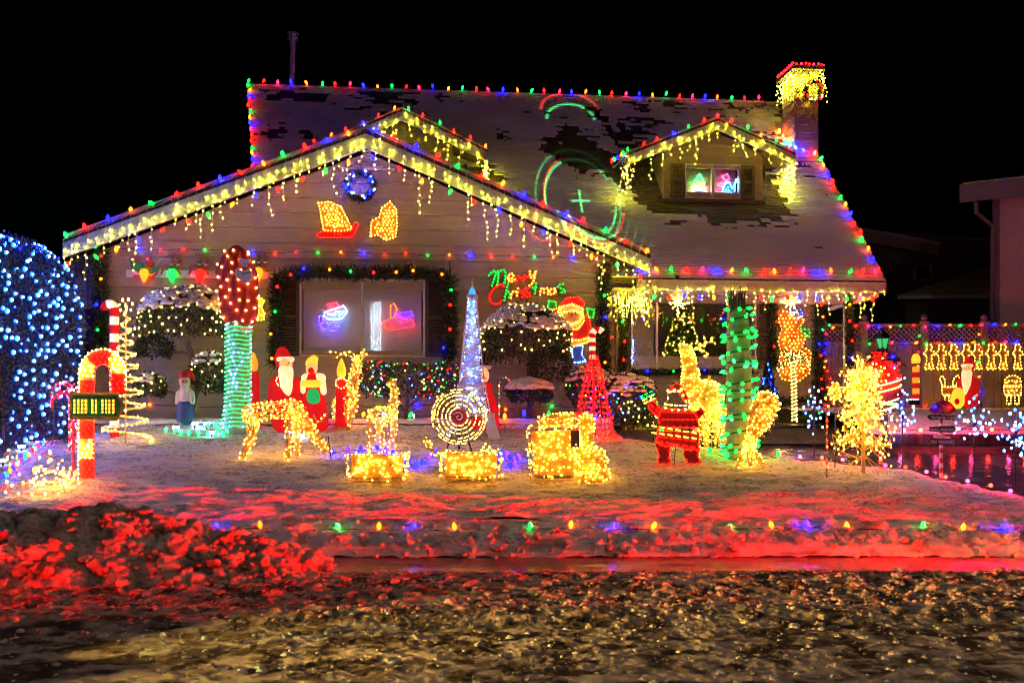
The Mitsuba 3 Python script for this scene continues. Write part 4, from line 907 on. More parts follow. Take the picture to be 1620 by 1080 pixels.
# second palm
f2 = Frame(1171, 724)
palm2 = thing('palm_tree', 'tapered palm trunk wound with green bulbs beside the driveway', 'palm tree')
base, top = f2.o - A(0, 0, .08), f2.p(1168, 476)
pts = along([base, base + (top - base) * .35, base + (top - base) * .8, top], .05)[0]; ff = np.linspace(0, 1, len(pts)); g2 = np.random.default_rng(3)
R2 = np.interp(ff, [0, .1, .5, .86, .95, 1], [.20, .185, .168, .15, .09, .03]) * (1 + g2.normal(0, .03, len(ff)))
put('trunk', MB().tube(pts, R2, 14), 'palm_bark', palm2)
m = MB()
for k in range(24):
    a_ = g2.uniform(0, 6.28); d = A(math.cos(a_), math.sin(a_), g2.uniform(.6, 2.2)); m.tube([top - A(0, 0, .25) + A(d[0], d[1], 0) * .07, top + unit(d) * g2.uniform(.08, .22)], [.02, .006], 5)
put('cut_frond', m, 'bark', palm2, kind='stuff')
th = np.linspace(0, 2 * np.pi * 15, 15 * 26); fz = np.linspace(.03, .96, len(th)); rr = np.interp(fz, ff, R2) + .012
hel = base[None] + (top - base)[None] * fz[:, None] + np.stack([np.cos(th) * rr, np.sin(th) * rr, .04 * np.sin(th * .37)], 1)
put('cord', MB().tube(hel, .008, 5), 'cord_dark', palm2)
q, _ = along(hel, .145)
for p in q:
    ax = base + (top - base) * ((p[2] - base[2]) / (top[2] - base[2])); d = unit(p - ax)
    m = MB(); c9(m, p + d * .02, d + A(0, 0, g2.uniform(-.8, .8)) + g2.normal(0, .3, 3), 1.0); put('bulb', m, None, palm2, 'green' if g2.random() < .75 else 'teal', smooth=True, power=.8)

# ================================================================ figures of lamps on the lawn
def wires(mb, mesh, r=.0045):
    v = np.asarray(mesh.vertices)
    for a, b in mesh.edges_unique:
        mb.tube([v[a], v[b]], r, 3, cap=False)
    return mb
def wire_part(t, name, bs, n, col='gold', r=.0145, ref=.16, seed=1, curl=True, fill=None, frame='wire_gold', power=1.0, wr=.0045):
    """a wire frame over bones, and lamps tied to it"""
    g = np.random.default_rng(seed)
    lowres = bones(bs, ref if ref < .15 else 0, 0, 8); fine = bones(bs, .05, 3)
    k = put(name, wires(MB(), lowres, wr), frame, t)
    if fill: put('tinsel', trimesh.Trimesh(fine.vertices - fine.vertex_normals * .02, fine.faces, process=False), fill, k)
    p, f = trimesh.sample.sample_surface_even(fine, int(n * 1.0), seed=seed)
    q = p + fine.face_normals[f] * .012
    put('bulb', MB().balls(q, r * g.uniform(.75, 1.2, len(q)), ICO0), None, k, col, kind='stuff', power=power)
    if curl and len(q) > 6:
        c = MB(); left = list(range(len(q))); cur = left.pop(0); path = [cur]
        while left and len(path) < 60:
            d = [np.sum((q[cur] - q[j]) ** 2) for j in left]; cur = left.pop(int(np.argmin(d))); path.append(cur)
        pts = []
        for a, b in zip(path[:-1], path[1:]):
            if np.sum((q[a] - q[b]) ** 2) > .09: continue
            mid = (q[a] + q[b]) / 2 + g.normal(0, .03, 3); c.tube([q[a], mid, q[b]], .003, 3, cap=False)
        if c.v: put('cord', c, frame, k, kind='stuff')
    return k
def F_(fr):
    return lambda px, py, dy=0.0: fr.p(px, py, dy)
# grazing deer
fr = Frame(450, 725); q = F_(fr); s = fr.s
d = thing('light_deer', 'gold lit wire deer grazing with its head low, left of the wagons', 'light figure')
wire_part(d, 'body', [(q(398, 655), 15 * s, q(430, 648), 12 * s), (q(430, 648), 12 * s, q(464, 646), 15 * s)], 92, seed=1)
wire_part(d, 'neck', [(q(466, 644), 11 * s, q(488, 676), 9 * s), (q(488, 676), 9 * s, q(498, 690), 8 * s)], 40, seed=2)
wire_part(d, 'head', [(q(497, 690), 7 * s, q(519, 712), 4.5 * s)], 22, seed=3)
for i, (pts, w, dy) in enumerate((((394, 662, 396, 690, 384, 722), 8, -.1), ((404, 664, 400, 692, 392, 716), 7, .14), ((456, 656, 457, 690, 455, 723), 7, -.1), ((468, 656, 470, 690, 470, 718), 6.5, .14))):
    x = [(pts[j], pts[j + 1]) for j in (0, 2, 4)]
    wire_part(d, 'leg', [(q(*x[0], dy), w * s, q(*x[1], dy), w * .62 * s), (q(*x[1], dy), w * .62 * s, q(*x[2], dy), w * .5 * s)], 30, seed=10 + i)
m = MB()
for dy in (-.08, .08): m.tube([q(492, 684, dy * .3), q(502, 668, dy), q(512, 664, dy * 1.4), q(518, 652, dy * 1.7)], .007, 4).tube([q(502, 668, dy), q(496, 656, dy * 1.5)], .006, 4)
k = put('antler', m, 'wire_gold', d); minis(k, {'gold': along([q(492, 684), q(502, 668, .08), q(518, 652, .13)], .06)[0]}, .015)
m = MB().tube([q(519, 712, -.02), q(520, 722, -.02)], .02, 6); put('stake', MB().tube([q(519, 690), q(524, 728)], .008, 5), 'metal_dark', d)
# standing deer with spread antlers
fr = Frame(545, 676); q = F_(fr); s = fr.s
d = thing('light_deer', 'gold lit wire deer standing with raised head and wide antlers before the hedge shrub', 'light figure')
wire_part(d, 'body', [(q(540, 640, .3), 13 * s, q(553, 626), 14 * s)], 62, seed=4)
wire_part(d, 'neck', [(q(556, 618), 9 * s, q(562, 590, -.05), 7 * s), (q(562, 590, -.05), 7 * s, q(565, 574, -.08), 6 * s)], 40, seed=5)
wire_part(d, 'head', [(q(564, 572, -.08), 6 * s, q(576, 560, -.2), 3.5 * s)], 16, seed=6)
for i, (x0, x1, dy) in enumerate(((549, 550, -.08), (560, 553, -.1), (532, 530, .35), (542, 540, .4))):
    wire_part(d, 'leg', [(q(x0, 640, dy), 6 * s, q((x0 + x1) / 2, 655, dy), 4 * s), (q((x0 + x1) / 2, 655, dy), 4 * s, q(x1, 675, dy), 3 * s)], 15, seed=20 + i)
m = MB(); lam = []
for pts in (((562, 568), (552, 562), (540, 560), (528, 556), (516, 557)), ((540, 560), (532, 566), (526, 566)), ((566, 566), (556, 557), (548, 556), (540, 560)), ((566, 565), (572, 556), (577, 553))):
    w = [q(x, y, -.1 - .012 * i) for i, (x, y) in enumerate(pts)]; m.tube(w, .006, 4); lam += list(along(w, .075)[0])
k = put('antler', m, 'wire_gold', d); minis(k, {'gold': lam}, .014)
# fawn
fr = Frame(605, 711); q = F_(fr); s = fr.s
d = thing('light_deer', 'small gold lit wire fawn standing behind the left wagon', 'light figure')
wire_part(d, 'body', [(q(592, 655), 10.5 * s, q(618, 655), 10.5 * s)], 46, seed=7, col='gold')
wire_part(d, 'neck', [(q(622, 648), 7 * s, q(625, 622), 5 * s), (q(625, 622), 5 * s, q(622, 608), 5.5 * s), (q(622, 606), 5.5 * s, q(614, 606), 3 * s)], 34, seed=8)
for i, (x0, dy) in enumerate(((585, -.08), (598, .12), (612, -.08), (622, .12))):
    wire_part(d, 'leg', [(q(x0 + 1, 664, dy), 4.6 * s, q(x0, 709, dy), 3 * s)], 17, seed=30 + i)
# tall gold deer by the second palm
fr = Frame(1115, 706); q = F_(fr); s = fr.s
d = thing('light_deer', 'tall densely lit gold deer with raised head beside the green wound palm', 'light figure')
wire_part(d, 'body', [(q(1112, 628), 25 * s, q(1120, 626, .25), 25 * s)], 190, seed=40, fill='tinsel', curl=False)
wire_part(d, 'neck', [(q(1094, 612), 15 * s, q(1092, 585), 12 * s), (q(1092, 585), 12 * s, q(1088, 562), 10 * s)], 110, seed=41, fill='tinsel', curl=False)
wire_part(d, 'head', [(q(1088, 556), 9 * s, q(1079, 549, -.1), 5 * s)], 34, seed=42, fill='tinsel', curl=False)
for i, (x0, x1, dy) in enumerate(((1100, 1101, -.1), (1112, 1116, -.1), (1128, 1134, .25), (1138, 1148, .2))):
    wire_part(d, 'leg', [(q(x0, 645, dy), 9 * s, q(x1, 675, dy), 5 * s), (q(x1, 675, dy), 5 * s, q(x1 + 2, 704, dy), 4 * s)], 34, seed=43 + i)
m = MB(); lam = []
for pts in (((1092, 552), (1102, 552), (1112, 546), (1124, 540), (1131, 533)), ((1112, 546), (1116, 536), (1113, 530)), ((1102, 552), (1112, 554), (1118, 558), (1117, 566)), ((1124, 540), (1132, 543)), ((1104, 550), (1106, 540))):
    w = [q(x, y, .03) for x, y in pts]; m.tube(w, .010, 4); lam += list(along(w, .05)[0])
k = put('antler', m, 'wire_gold', d); minis(k, {'gold': np.array(lam) + rng.normal(0, .012, (len(lam), 3))}, .017)
put('tail', MB().tube([q(1121, 603), q(1123, 594)], .02, 6), 'wire_gold', d)
# curled wire ornament between deer and palm
t = thing('light_figure', 'low gold wire ornament of loops standing between the tall deer and the palm', 'light figure'); m = MB(); lam = []
for i in range(9):
    c = q(1108 + 5.2 * i, 672 + 16 * math.sin(i * 1.9) * .6, -.12); r_ = (9 + 5 * (i % 3)) * s
    a = np.linspace(0, 6.28 * 1.2, 22); w = c + np.stack([np.cos(a) * r_ * (1 - a / 16), 0 * a + .02 * np.sin(a * 2), np.sin(a) * r_ * 1.5 * (1 - a / 16)], 1); m.tube(w, .006, 4); lam += list(along(w, .13)[0])
for i in range(5): m.tube([q(1106 + 10 * i, 690, -.12), q(1104 + 11 * i, 706, -.12)], .006, 4)
put('frame', m, 'wire_gold', t); minis(t, {'gold': lam}, .016)
# ---- the lit train: two wagons and an engine
def lit_block(t, name, P, n, g, wheel=None, r=.017, inset=.03):
    """P: 8 corners; tinsel body, wire edges, lamps over its sides"""
    c = np.mean(P, 0); body = MB().hexa([c + (p - c) * .86 for p in P]); k = put(name, body, 'tinsel', t)
    fm = MB(); E_ = [(0, 1), (1, 2), (2, 3), (3, 0), (4, 5), (5, 6), (6, 7), (7, 4), (0, 4), (1, 5), (2, 6), (3, 7)]
    for a, b in E_: fm.tube([P[a], P[b]], .006, 4)
    for (a, b, cc, dd) in ((0, 1, 5, 4), (1, 2, 6, 5), (3, 0, 4, 7), (4, 5, 6, 7)):
        for w in np.linspace(.12, .88, 6): fm.tube([P[a] * (1 - w) + P[b] * w, P[dd] * (1 - w) + P[cc] * w], .0035, 3, cap=False)
        for w in (.25, .5, .75): fm.tube([P[a] * (1 - w) + P[dd] * w, P[b] * (1 - w) + P[cc] * w], .0035, 3, cap=False)
    put('frame', fm, 'wire_gold', k)
    pts = []
    for (a, b, cc, dd), share in (((0, 1, 5, 4), .62), ((1, 2, 6, 5), .12), ((3, 0, 4, 7), .12), ((4, 5, 6, 7), .14)):
        for _ in range(int(n * share)):
            u, v = g.random(), g.beta(1.5, 1.3); pts.append(P[a] * (1 - u) * (1 - v) + P[b] * u * (1 - v) + P[cc] * u * v + P[dd] * (1 - u) * v + g.normal(0, .012, 3))
    put('bulb', MB().balls(pts, r * g.uniform(.7, 1.35, len(pts)), ICO0), None, k, 'gold', kind='stuff')
    return k
def wire_wheel(t, c, r):
    a = np.linspace(0, 2 * np.pi, 20, endpoint=False); m = MB().tube([c + A(math.cos(x) * r, 0, math.sin(x) * r) for x in a], .005, 4, closed=True)
    for x in a[::4]: m.tube([c, c + A(math.cos(x) * r, 0, math.sin(x) * r)], .003, 3)
    return put('wheel', m, 'wire_gold', t)
g = np.random.default_rng(17)
for (x0, x1, yt, yb, lab) in ((548, 645, 717, 759, 'open gold lit wagon of the light train, the left one of two'), (696, 793, 714, 757, 'open gold lit wagon of the light train, in front of the turning wheel')):
    fr = Frame((x0 + x1) / 2, 768); q = F_(fr); t = thing('train_wagon', lab, 'light train', 'wagons of the light train')
    lit_block(t, 'body', [q(x0 + 2, yb), q(x1 - 2, yb), q(x1 - 2, yb, .42), q(x0 + 2, yb, .42), q(x0, yt), q(x1, yt), q(x1, yt, .42), q(x0, yt, .42)], 125, g, r=.0135)
    for dx_ in (.18, .5, .82):
        for dy in (-.02, .44): wire_wheel(t, q(x0 + (x1 - x0) * dx_, 759, dy), 9.5 * fr.s)
    put('undercarriage', MB().tube([q(x0 - 3, 766), q(x1 - 8, 768)], .006, 4).tube([q(x0 - 3, 766, .4), q(x1 - 8, 768, .4)], .006, 4), 'wire_gold', t)
    if x0 > 600:
        w = [q(696, 722), q(686, 716), q(678, 706), q(674, 697), q(672, 692)]; k = put('curled_front', MB().tube(w, .02, 6), 'wire_gold', t)
        minis(k, {'gold': np.vstack([along(w, .035)[0] + g.normal(0, .018, (len(along(w, .035)[0]), 3)), [q(671 + 3 * i, 698 + 4 * (i % 3)) for i in range(5)]])}, .014)
        minis(t, {'gold': [q(762 + 3 * i, 712 - 5 * (i % 3)) for i in range(5)]}, .016)
fr = Frame(900, 767); q = F_(fr); t = thing('train_engine', 'gold lit engine of the light train with cab and chimney', 'light train')
lit_block(t, 'cab', [q(840, 758), q(914, 758), q(914, 758, .5), q(840, 758, .5), q(834, 676), q(916, 674), q(916, 674, .5), q(834, 676, .5)], 170, g, r=.0135)
wire_part(t, 'roof', [(q(860, 664, .25), 8 * fr.s, q(905, 661, .25), 8 * fr.s), (q(858, 668, -.02), 5 * fr.s, q(908, 668, -.02), 5 * fr.s)], 60, seed=60, curl=False, fill='tinsel')
wire_part(t, 'boiler', [(q(914, 726, .25), 26 * fr.s, q(940, 728, .25), 22 * fr.s)], 130, seed=61, fill='tinsel', curl=False)
wire_part(t, 'chimney', [(q(929, 704, .25), 9 * fr.s, q(928, 680, .25), 10 * fr.s), (q(928, 676, .25), 12 * fr.s, q(928, 666, .25), 13 * fr.s)], 62, seed=62, fill='tinsel', curl=False)
wire_part(t, 'cowcatcher', [(q(922, 756, .0), 9 * fr.s, q(958, 757, .2), 8 * fr.s), (q(935, 742, .2), 14 * fr.s, q(956, 745, .2), 8 * fr.s)], 80, seed=63, fill='tinsel', curl=False)
put('door_opening', MB().box(q(910, 694, -.01), (.10, .02, .2)), 'brown_plastic', t)
for x, r_ in ((858, 10), (884, 10), (925, 14)):
    for dy in (-.03, .5): wire_wheel(t, q(x, 757, dy), r_ * fr.s)
# ---- turning wheel, at rest: rings of short lamps on spokes
fr = Frame(727, 722); q = F_(fr); s = fr.s; c = q(726, 659)
t = thing('wheel_display', 'big upright wheel with rings of warm lamps behind the middle wagon', 'light wheel')
ring_r = [43, 39, 34, 27, 20, 14.5]; fm = MB(); k_ = None
for R_ in ring_r:
    a = np.linspace(0, 2 * np.pi, 48, endpoint=False); fm.tube([c + A(math.cos(x), 0, math.sin(x)) * R_ * s for x in a], .0045, 4, closed=True)
for i in range(16):
    a = i * np.pi / 8; fm.tube([c, c + A(math.cos(a), 0, math.sin(a)) * 43 * s], .004, 4)
put('rim', fm, 'metal_dark', t)
for j, R_ in enumerate(ring_r):
    m = MB(); n = int(R_ * .62); ph = g.uniform(0, 1)
    for i in range(n):
        if g.random() < .10: continue
        a0 = (i + ph) / n * 2 * np.pi; a = np.linspace(a0, a0 + 2 * np.pi / n * .72, 5)
        m.tube([c + A(math.cos(x) * R_ * s, -.012, math.sin(x) * R_ * s) for x in a], .0075, 5)
    put('lamp_ring', m, None, t, 'gold', kind='stuff', power=1.0)
put('hub', MB().lathe([(0, 0), (11 * s, 0), (13 * s, .03), (9 * s, .06), (0, .07)], c, 20, np.stack([A(1, 0, 0), A(0, 0, 1), A(0, -1, 0)], 1)), 'red_cloth', t, smooth=40)
a = np.linspace(0, 9, 30); put('hub_curl', MB().tube([c + A(math.cos(x) * x * .9 * s, -.085, math.sin(x) * x * .9 * s) for x in a], .012, 6), 'white_plastic', t)
for dx_ in (-1, 1): put('stand_leg', MB().tube([c + A(0, .05, 0), q(726 + dx_ * 24, 723, .12)], .012, 6), 'metal_dark', t)
put('stand_leg', MB().tube([c + A(0, .05, 0), q(726, 720, .45)], .012, 6), 'metal_dark', t)
# ---- lattice tower
fr = Frame(747, 694); q = F_(fr); s = fr.s
t = thing('light_tower', 'white lattice tower on four splayed legs lit from within by blue lamps', 'light tower')
prof = [(694, 48), (675, 42), (655, 37), (655, 32), (630, 27), (608, 22), (608, 20.5), (580, 16.5), (550, 13), (520, 10), (490, 7.8), (464, 6.6)]
base_c = q(747, 694, .42)
def tc(y, h, i, j): return base_c + A(i * h * s, j * h * s * .9, (694 - y) * s)
def panel(mb, y0, h0, y1, h1, n, wid):
    for (a, b) in (((-1, -1), (1, -1)), ((1, -1), (1, 1)), ((-1, 1), (-1, -1)), ((1, 1), (-1, 1))):
        p0, p1, p2, p3 = tc(y0, h0, *a), tc(y0, h0, *b), tc(y1, h1, *b), tc(y1, h1, *a)
        for i in range(n):
            u0, u1 = i / n, (i + 1) / n; L = lambda u, v: (p0 * (1 - u) + p1 * u) * (1 - v) + (p3 * (1 - u) + p2 * u) * v
            mb.tube([L(0, u0), L(1, u1)], wid, 4, cap=False).tube([L(1, u0), L(0, u1)], wid, 4, cap=False).tube([L(0, u1), L(1, u1)], wid, 4, cap=False)
        mb.tube([p0, p3], .009, 5)
m = MB(); panel(m, 608, 20.5, 464, 6.6, 26, .0042); put('shaft', m, 'wire_white', t)
inner = MB()
for (y0, h0), (y1, h1) in zip(prof[6:-1], prof[7:]):
    inner.hexa([tc(y0, h0 * .8, *a) for a in ((-1, -1), (1, -1), (1, 1), (-1, 1))] + [tc(y1, h1 * .8, *a) for a in ((-1, -1), (1, -1), (1, 1), (-1, 1))])
put('lining', inner, 'white_plastic', t)
m = MB(); panel(m, 655, 31, 610, 22, 6, .005); put('middle_stage', m, 'wire_white', t)
put('lining', MB().hexa([tc(655, 27, *a) for a in ((-1, -1), (1, -1), (1, 1), (-1, 1))] + [tc(610, 19, *a) for a in ((-1, -1), (1, -1), (1, 1), (-1, 1))]), 'white_plastic', t)
for i, j in ((-1, -1), (1, -1), (1, 1), (-1, 1)):
    lm = MB(); w = lambda y, h, k: [base_c + A(i * (h - a) * s, j * (h - b) * s * .9, (694 - y) * s) for a, b in ((0, 0), (k, 0), (k, k), (0, k))]
    lm.hexa(w(694, 47, 19) + w(675, 41, 18)).hexa(w(675, 41, 18) + w(656, 36, 22)); put('leg', lm, 'white_plastic', t)
for y, h, e in ((655, 37, 6), (608, 23.5, 4.5), (462, 9, 5)):
    put('gallery', MB().hexa([tc(y + e / 2, h, *a) for a in ((-1, -1), (1, -1), (1, 1), (-1, 1))] + [tc(y - e / 2, h, *a) for a in ((-1, -1), (1, -1), (1, 1), (-1, 1))]), 'white_plastic', t)
put('cupola', MB().lathe([(0, 0), (6.5 * s, 0), (6 * s, 3 * s), (4 * s, 8 * s), (2 * s, 12 * s), (0, 12 * s)], base_c + A(0, 0, (694 - 459) * s), 10), None, t, 'blue_glow', smooth=40, power=1.2)
put('spire', MB().lathe([(1.6 * s, 0), (1.2 * s, 6 * s), (.4 * s, 15 * s), (0, 16 * s)], base_c + A(0, 0, (694 - 448) * s), 8), 'white_plastic', t)
L_ = []
for _ in range(150):
    y = g.uniform(464, 694); h = np.interp(694 - y, [694 - p[0] for p in prof], [p[1] for p in prof]); a = g.uniform(-1, 1)
    if y > 660 and abs(a) < .5: continue
    L_.append(tc(y, h * .93, a, -1) + A(0, g.uniform(-.02, .0), 0) if g.random() < .7 else tc(y, h * .93, 1 if g.random() < .5 else -1, a))
minis(t, {'ice': L_[::3], 'lamp_white': L_[1::3], 'cool': L_[2::3]}, .0115, power=.38)
# ---- blow moulded figures, lit from inside
def figure(label, fr, spec, cat='figure', name='plastic_figure', it=5):
    """spec: (part, bones in photograph pixels at the figure's depth, colour, lit); radii in pixels"""
    t = thing(name, label, cat); s = fr.s
    for part, bs, col, lit in spec:
        if isinstance(bs, MB): put(part, bs, None if lit else col, t, col if lit else None); continue
        B = [(fr.p(*p), (r * s if np.isscalar(r) else [x * s for x in r]), fr.p(*q_), (r2 * s if np.isscalar(r2) else [x * s for x in r2])) for p, r, q_, r2 in bs]
        put(part, bones(B, .03, it), None if lit else col, t, col if lit else None, smooth=True)
    return t
def bearded(fr, x, top, foot, flip=1, lit=True, label='', extra=(), s_=1.0):
    """a bearded figure in a red coat and cap: foot and top rows in pixels"""
    h = foot - top; X = lambda a: x + flip * a * h / 115; Yy = lambda b: top + b * h; R = lambda r: r * h / 115
    sp = [('coat', [((X(0), Yy(.93), 0), R(19), (X(0), Yy(.62), 0), R(21)), ((X(0), Yy(.62), 0), R(21), (X(0), Yy(.42), 0), R(15)), ((X(-13), Yy(.45), -.02), R(9), (X(-17), Yy(.68), -.06), R(8)), ((X(13), Yy(.45), -.02), R(9), (X(16), Yy(.66), -.08), R(8))], 'red_glow', lit),
          ('hood', [((X(0), Yy(.2), .02), R(13), (X(-3), Yy(.07), .03), R(9)), ((X(-3), Yy(.07), .03), R(9), (X(-11), Yy(.15), .02), R(5))], 'red_glow', lit),
          ('face', [((X(2), Yy(.2), -.05), R(9.5), (X(2), Yy(.26), -.06), R(9))], 'skin_glow', lit),
          ('nose', [((X(3.5), Yy(.225), -.125), R(2.2), (X(3.5), Yy(.235), -.13), R(2.2))], 'orange_glow', lit),
          ('beard', [((X(2), Yy(.30), -.07), R(11), (X(3), Yy(.50), -.13), R(9)), ((X(3), Yy(.50), -.13), R(9), (X(5), Yy(.66), -.13), R(4))], 'white_glow', lit),
          ('cap_trim', [((X(-8), Yy(.155), -.07), R(4), (X(11), Yy(.155), -.08), R(4))], 'white_glow', lit),
          ('mitten', [((X(-16), Yy(.70), -.1), R(6), (X(-12), Yy(.72), -.13), R(5))], 'skin_glow', lit), ('mitten', [((X(15), Yy(.68), -.1), R(6), (X(10), Yy(.71), -.14), R(5))], 'skin_glow', lit),
          ('coat_hem', [((X(-15), Yy(.86), -.06), R(5), (X(15), Yy(.86), -.06), R(5))], 'white_glow', lit),
          ('belt', [((X(-15), Yy(.75), -.09), R(3), (X(15), Yy(.75), -.09), R(3))], 'black_plastic', False),
          ('boot', [((X(-8), Yy(.96), -.02), R(7), (X(-9), Yy(.985), -.06), R(6))], 'black_plastic', False), ('boot', [((X(8), Yy(.96), -.02), R(7), (X(9), Yy(.985), -.06), R(6))], 'black_plastic', False)]
    for ex in (-1.2, 6.5):
        sp.append(('eye', [((X(ex), Yy(.2), -.125), R(1.2), (X(ex), Yy(.202), -.125), R(1.2))], 'black_plastic', False))
    return figure(label, fr, sp + list(extra))
fY = Frame(450, 0, 13.55)
t = bearded(fY, 450, 549, 674, 1, True, 'lit plastic figure of a bearded man in red coat and hood holding a wreath', ())
minis(t, {'warm': [fY.p(446 + 9 * math.cos(a), 602 + 9 * math.sin(a), -.22) for a in np.linspace(0, 6.28, 15)[:-1]]}, .011, power=.4)
fM = Frame(495, 0, 13.6)
figure('lit plastic figure of a woman in red dress with green apron and basket', fM,
       [('dress', [((496, 668, 0), 24, (496, 640, 0), 20), ((496, 640, 0), 20, (495, 600, 0), 13)], 'red_glow', True), ('shawl', [((484, 598, -.02), 8, (508, 598, -.02), 8), ((481, 604, -.04), 6, (480, 618, -.1), 5), ((509, 602, -.04), 6, (512, 620, -.08), 5)], 'white_glow', True),
        ('head', [((493, 582, -.03), 9.5, (493, 585, -.03), 9)], 'skin_glow', True), ('face', [((492, 586, -.11), 5, (493, 588, -.11), 4.5)], 'red_glow', True), ('hair', [((493, 575, .0), 10, (493, 572, .02), 8), ((496, 567, .0), 6, (499, 568, 0), 5)], 'yellow_glow', True),
        ('basket', [((482, 607, -.16), 6, (503, 607, -.16), 6)], 'yellow_glow', True), ('apron', [((495, 622, -.17), (10, 3, 8), (496, 633, -.2), (11, 3, 6))], 'green_glow', True)])
for (x, top, lab, yy) in ((401, 556, 'tall red plastic candle with orange flame close to the wrapped palm', 13.7), (540, 566, 'red plastic candle with yellow flame and small wreath behind the standing deer', 13.75)):
    fr = Frame(x, 0, yy); s = fr.s
    t = thing('plastic_candle', lab, 'candle figure'); b = fr.p(x, 674)
    put('pillar', MB().lathe([(0, 0), (13 * s, 0), (13 * s, 4 * s), (9.5 * s, 6 * s), (8.5 * s, (674 - top - 36) * s), (7 * s, (674 - top - 32) * s), (0, (674 - top - 31) * s)], b, 16), None, t, 'red_glow', smooth=40, power=.75)
    put('flame', MB().lathe([(3 * s, 0), (7 * s, 6 * s), (7.6 * s, 14 * s), (5 * s, 23 * s), (2 * s, 30 * s), (0, 33 * s)], b + A(0, 0, (674 - top - 33) * s), 14), None, t, 'orange_glow' if x < 500 else 'yellow_glow', smooth=True, power=.8)
    if x > 500: minis(t, {'warm': [fr.p(x + 9 * math.cos(a), 606 + 8 * math.sin(a), -.1) for a in np.linspace(0, 6.28, 13)[:-1]]}, .012, power=.5)
fS = Frame(764, 0, 13.75)
figure('plastic snowman in black top hat and red coat behind the lattice tower', fS,
       [('coat', [((768, 672, 0), 22, (768, 640, 0), 18), ((768, 640, 0), 18, (765, 612, 0), 11)], 'red_glow', True), ('head', [((763, 596, -.02), 11, (763, 592, -.02), 11)], 'skin_glow', True), ('scarf', [((754, 610, -.05), 5, (774, 610, -.05), 5)], 'red_glow', True),
        ('hat_band', [((752, 580, -.02), 4, (774, 580, -.02), 4)], 'white_plastic', False), ('top_hat', [((763, 574, 0), (10, 10, 3), (763, 559, 0), (9, 9, 3))], 'black_plastic', False), ('hat_brim', [((752, 577, 0), (5, 6, 1.6), (774, 577, 0), (5, 6, 1.6))], 'black_plastic', False),
        ('eye', [((759, 592, -.125), 1.4, (759, 593, -.125), 1.4)], 'black_plastic', False), ('nose', [((764, 597, -.12), 2, (769, 599, -.2), .8)], 'orange_plastic', False)], 'snowman')
fG = Frame(292, 0, 13.5)
figure('small dark plastic gnome in blue trousers and pointed hat under the left topiary', fG,
       [('trousers', [((293, 660, 0), 14, (293, 640, 0), 13)], 'blue_plastic', False), ('jacket', [((293, 634, 0), 12, (293, 620, 0), 10), ((283, 622, -.02), 5, (281, 636, -.06), 4), ((303, 622, -.02), 5, (305, 636, -.06), 4)], 'white_plastic', False), ('head', [((292, 606, -.02), 9, (292, 602, -.02), 9)], 'skin_plastic', False),
        ('beard', [((292, 612, -.06), 7, (292, 620, -.1), 4)], 'white_plastic', False), ('hat', [((292, 596, 0), 10, (300, 588, .02), 5), ((300, 588, .02), 5, (307, 600, .02), 3)], 'red_paint', False),
        ('eye', [((289, 603, -.11), 1.2, (289, 603.5, -.11), 1.2)], 'black_plastic', False), ('eye', [((296, 603, -.11), 1.2, (296, 603.5, -.11), 1.2)], 'black_plastic', False)], 'gnome')
# ---- candy canes
def striped(t, pts, r, n, cols=('red_paint', 'white_plastic'), sides=10, lit=None, name='stripe', twist=True):
    q, _ = along(pts, .02); per = max(2, len(q) // n); segs = {}
    for i in range(n):
        a, b = i * per, min(len(q) - 1, (i + 1) * per)
        if b <= a: break
        segs.setdefault(i % len(cols), MB()).tube(q[a:b + 1], r * (1.0 if i % 2 else .985), sides)
    for i, m in segs.items(): put(name, m, cols[i] if not lit else None, t, lit[i] if lit else None, smooth=50, kind='stuff')
def hook(fr, x, yb, yt, w, side=1, n=12, dy=0):
    r = w / 2; a = np.linspace(0, np.pi * 1.05, n)
    return [fr.p(x, yb, dy)] + [fr.p(x + side * (r - r * math.cos(b)), yt + r - r * math.sin(b), dy) for b in a] + [fr.p(x + side * w, yt + r + r * .45, dy)]
def rope_cane(label, x, yb, yt, w, side, cols, fr=None, r=.014, group=None):
    fr = fr or Frame(x, yb); t = thing('candy_cane', label, 'candy cane', group); pts = hook(fr, x, yb, yt, w, side)
    striped(t, pts, .011, 22, ('red_paint', 'white_plastic')); q, _ = along(pts, .062); q = q + A(0, -.018, 0)
    minis(t, {c: q[i::len(cols)] for i, c in enumerate(cols)}, r)
    return t
rope_cane('slim candy cane of red and warm lights behind the fawn', 639, 663, 598, 14, -1, ['red', 'red', 'warm', 'green', 'red', 'warm'])
rope_cane('slim candy cane of red and green lights half hidden by the light wheel', 702, 664, 599, 17, 1, ['red', 'green', 'red', 'warm'])
rope_cane('slim candy cane of red, green and warm lights right of the lattice tower', 790, 668, 597, 17, 1, ['red', 'warm', 'green', 'red', 'warm'])
for i, (x0, y0, w, lab) in enumerate(((110, 606, -28, 'first'), (114, 604, -20, 'second'), (122, 606, -16, 'third'))):
    fr = Frame(x0, 712 - 4 * i); t = thing('candy_cane', f'red and white rope light candy cane leaning behind the arrow sign, {lab} of three', 'candy cane', 'rope light canes by the arrow sign'); pts = hook(fr, x0, 712 - 4 * i, y0, abs(w), -1); pts[-1] = pts[-1] - A(0, 0, .12)
    striped(t, pts, .016, 20); q, _ = along(pts, .06); q = q + A(0, -.02, 0); minis(t, {'red': q[::3], 'warm': q[1::3], 'pink': q[2::3]}, .012)
fr = Frame(172, 690); t = thing('candy_cane', 'tall plastic candy cane with red stripes beside the spiral tree', 'candy cane'); pts = hook(fr, 181, 690, 481, 16, -1); striped(t, pts, .062, 17, lit=('red_glow', 'white_glow'), sides=14)
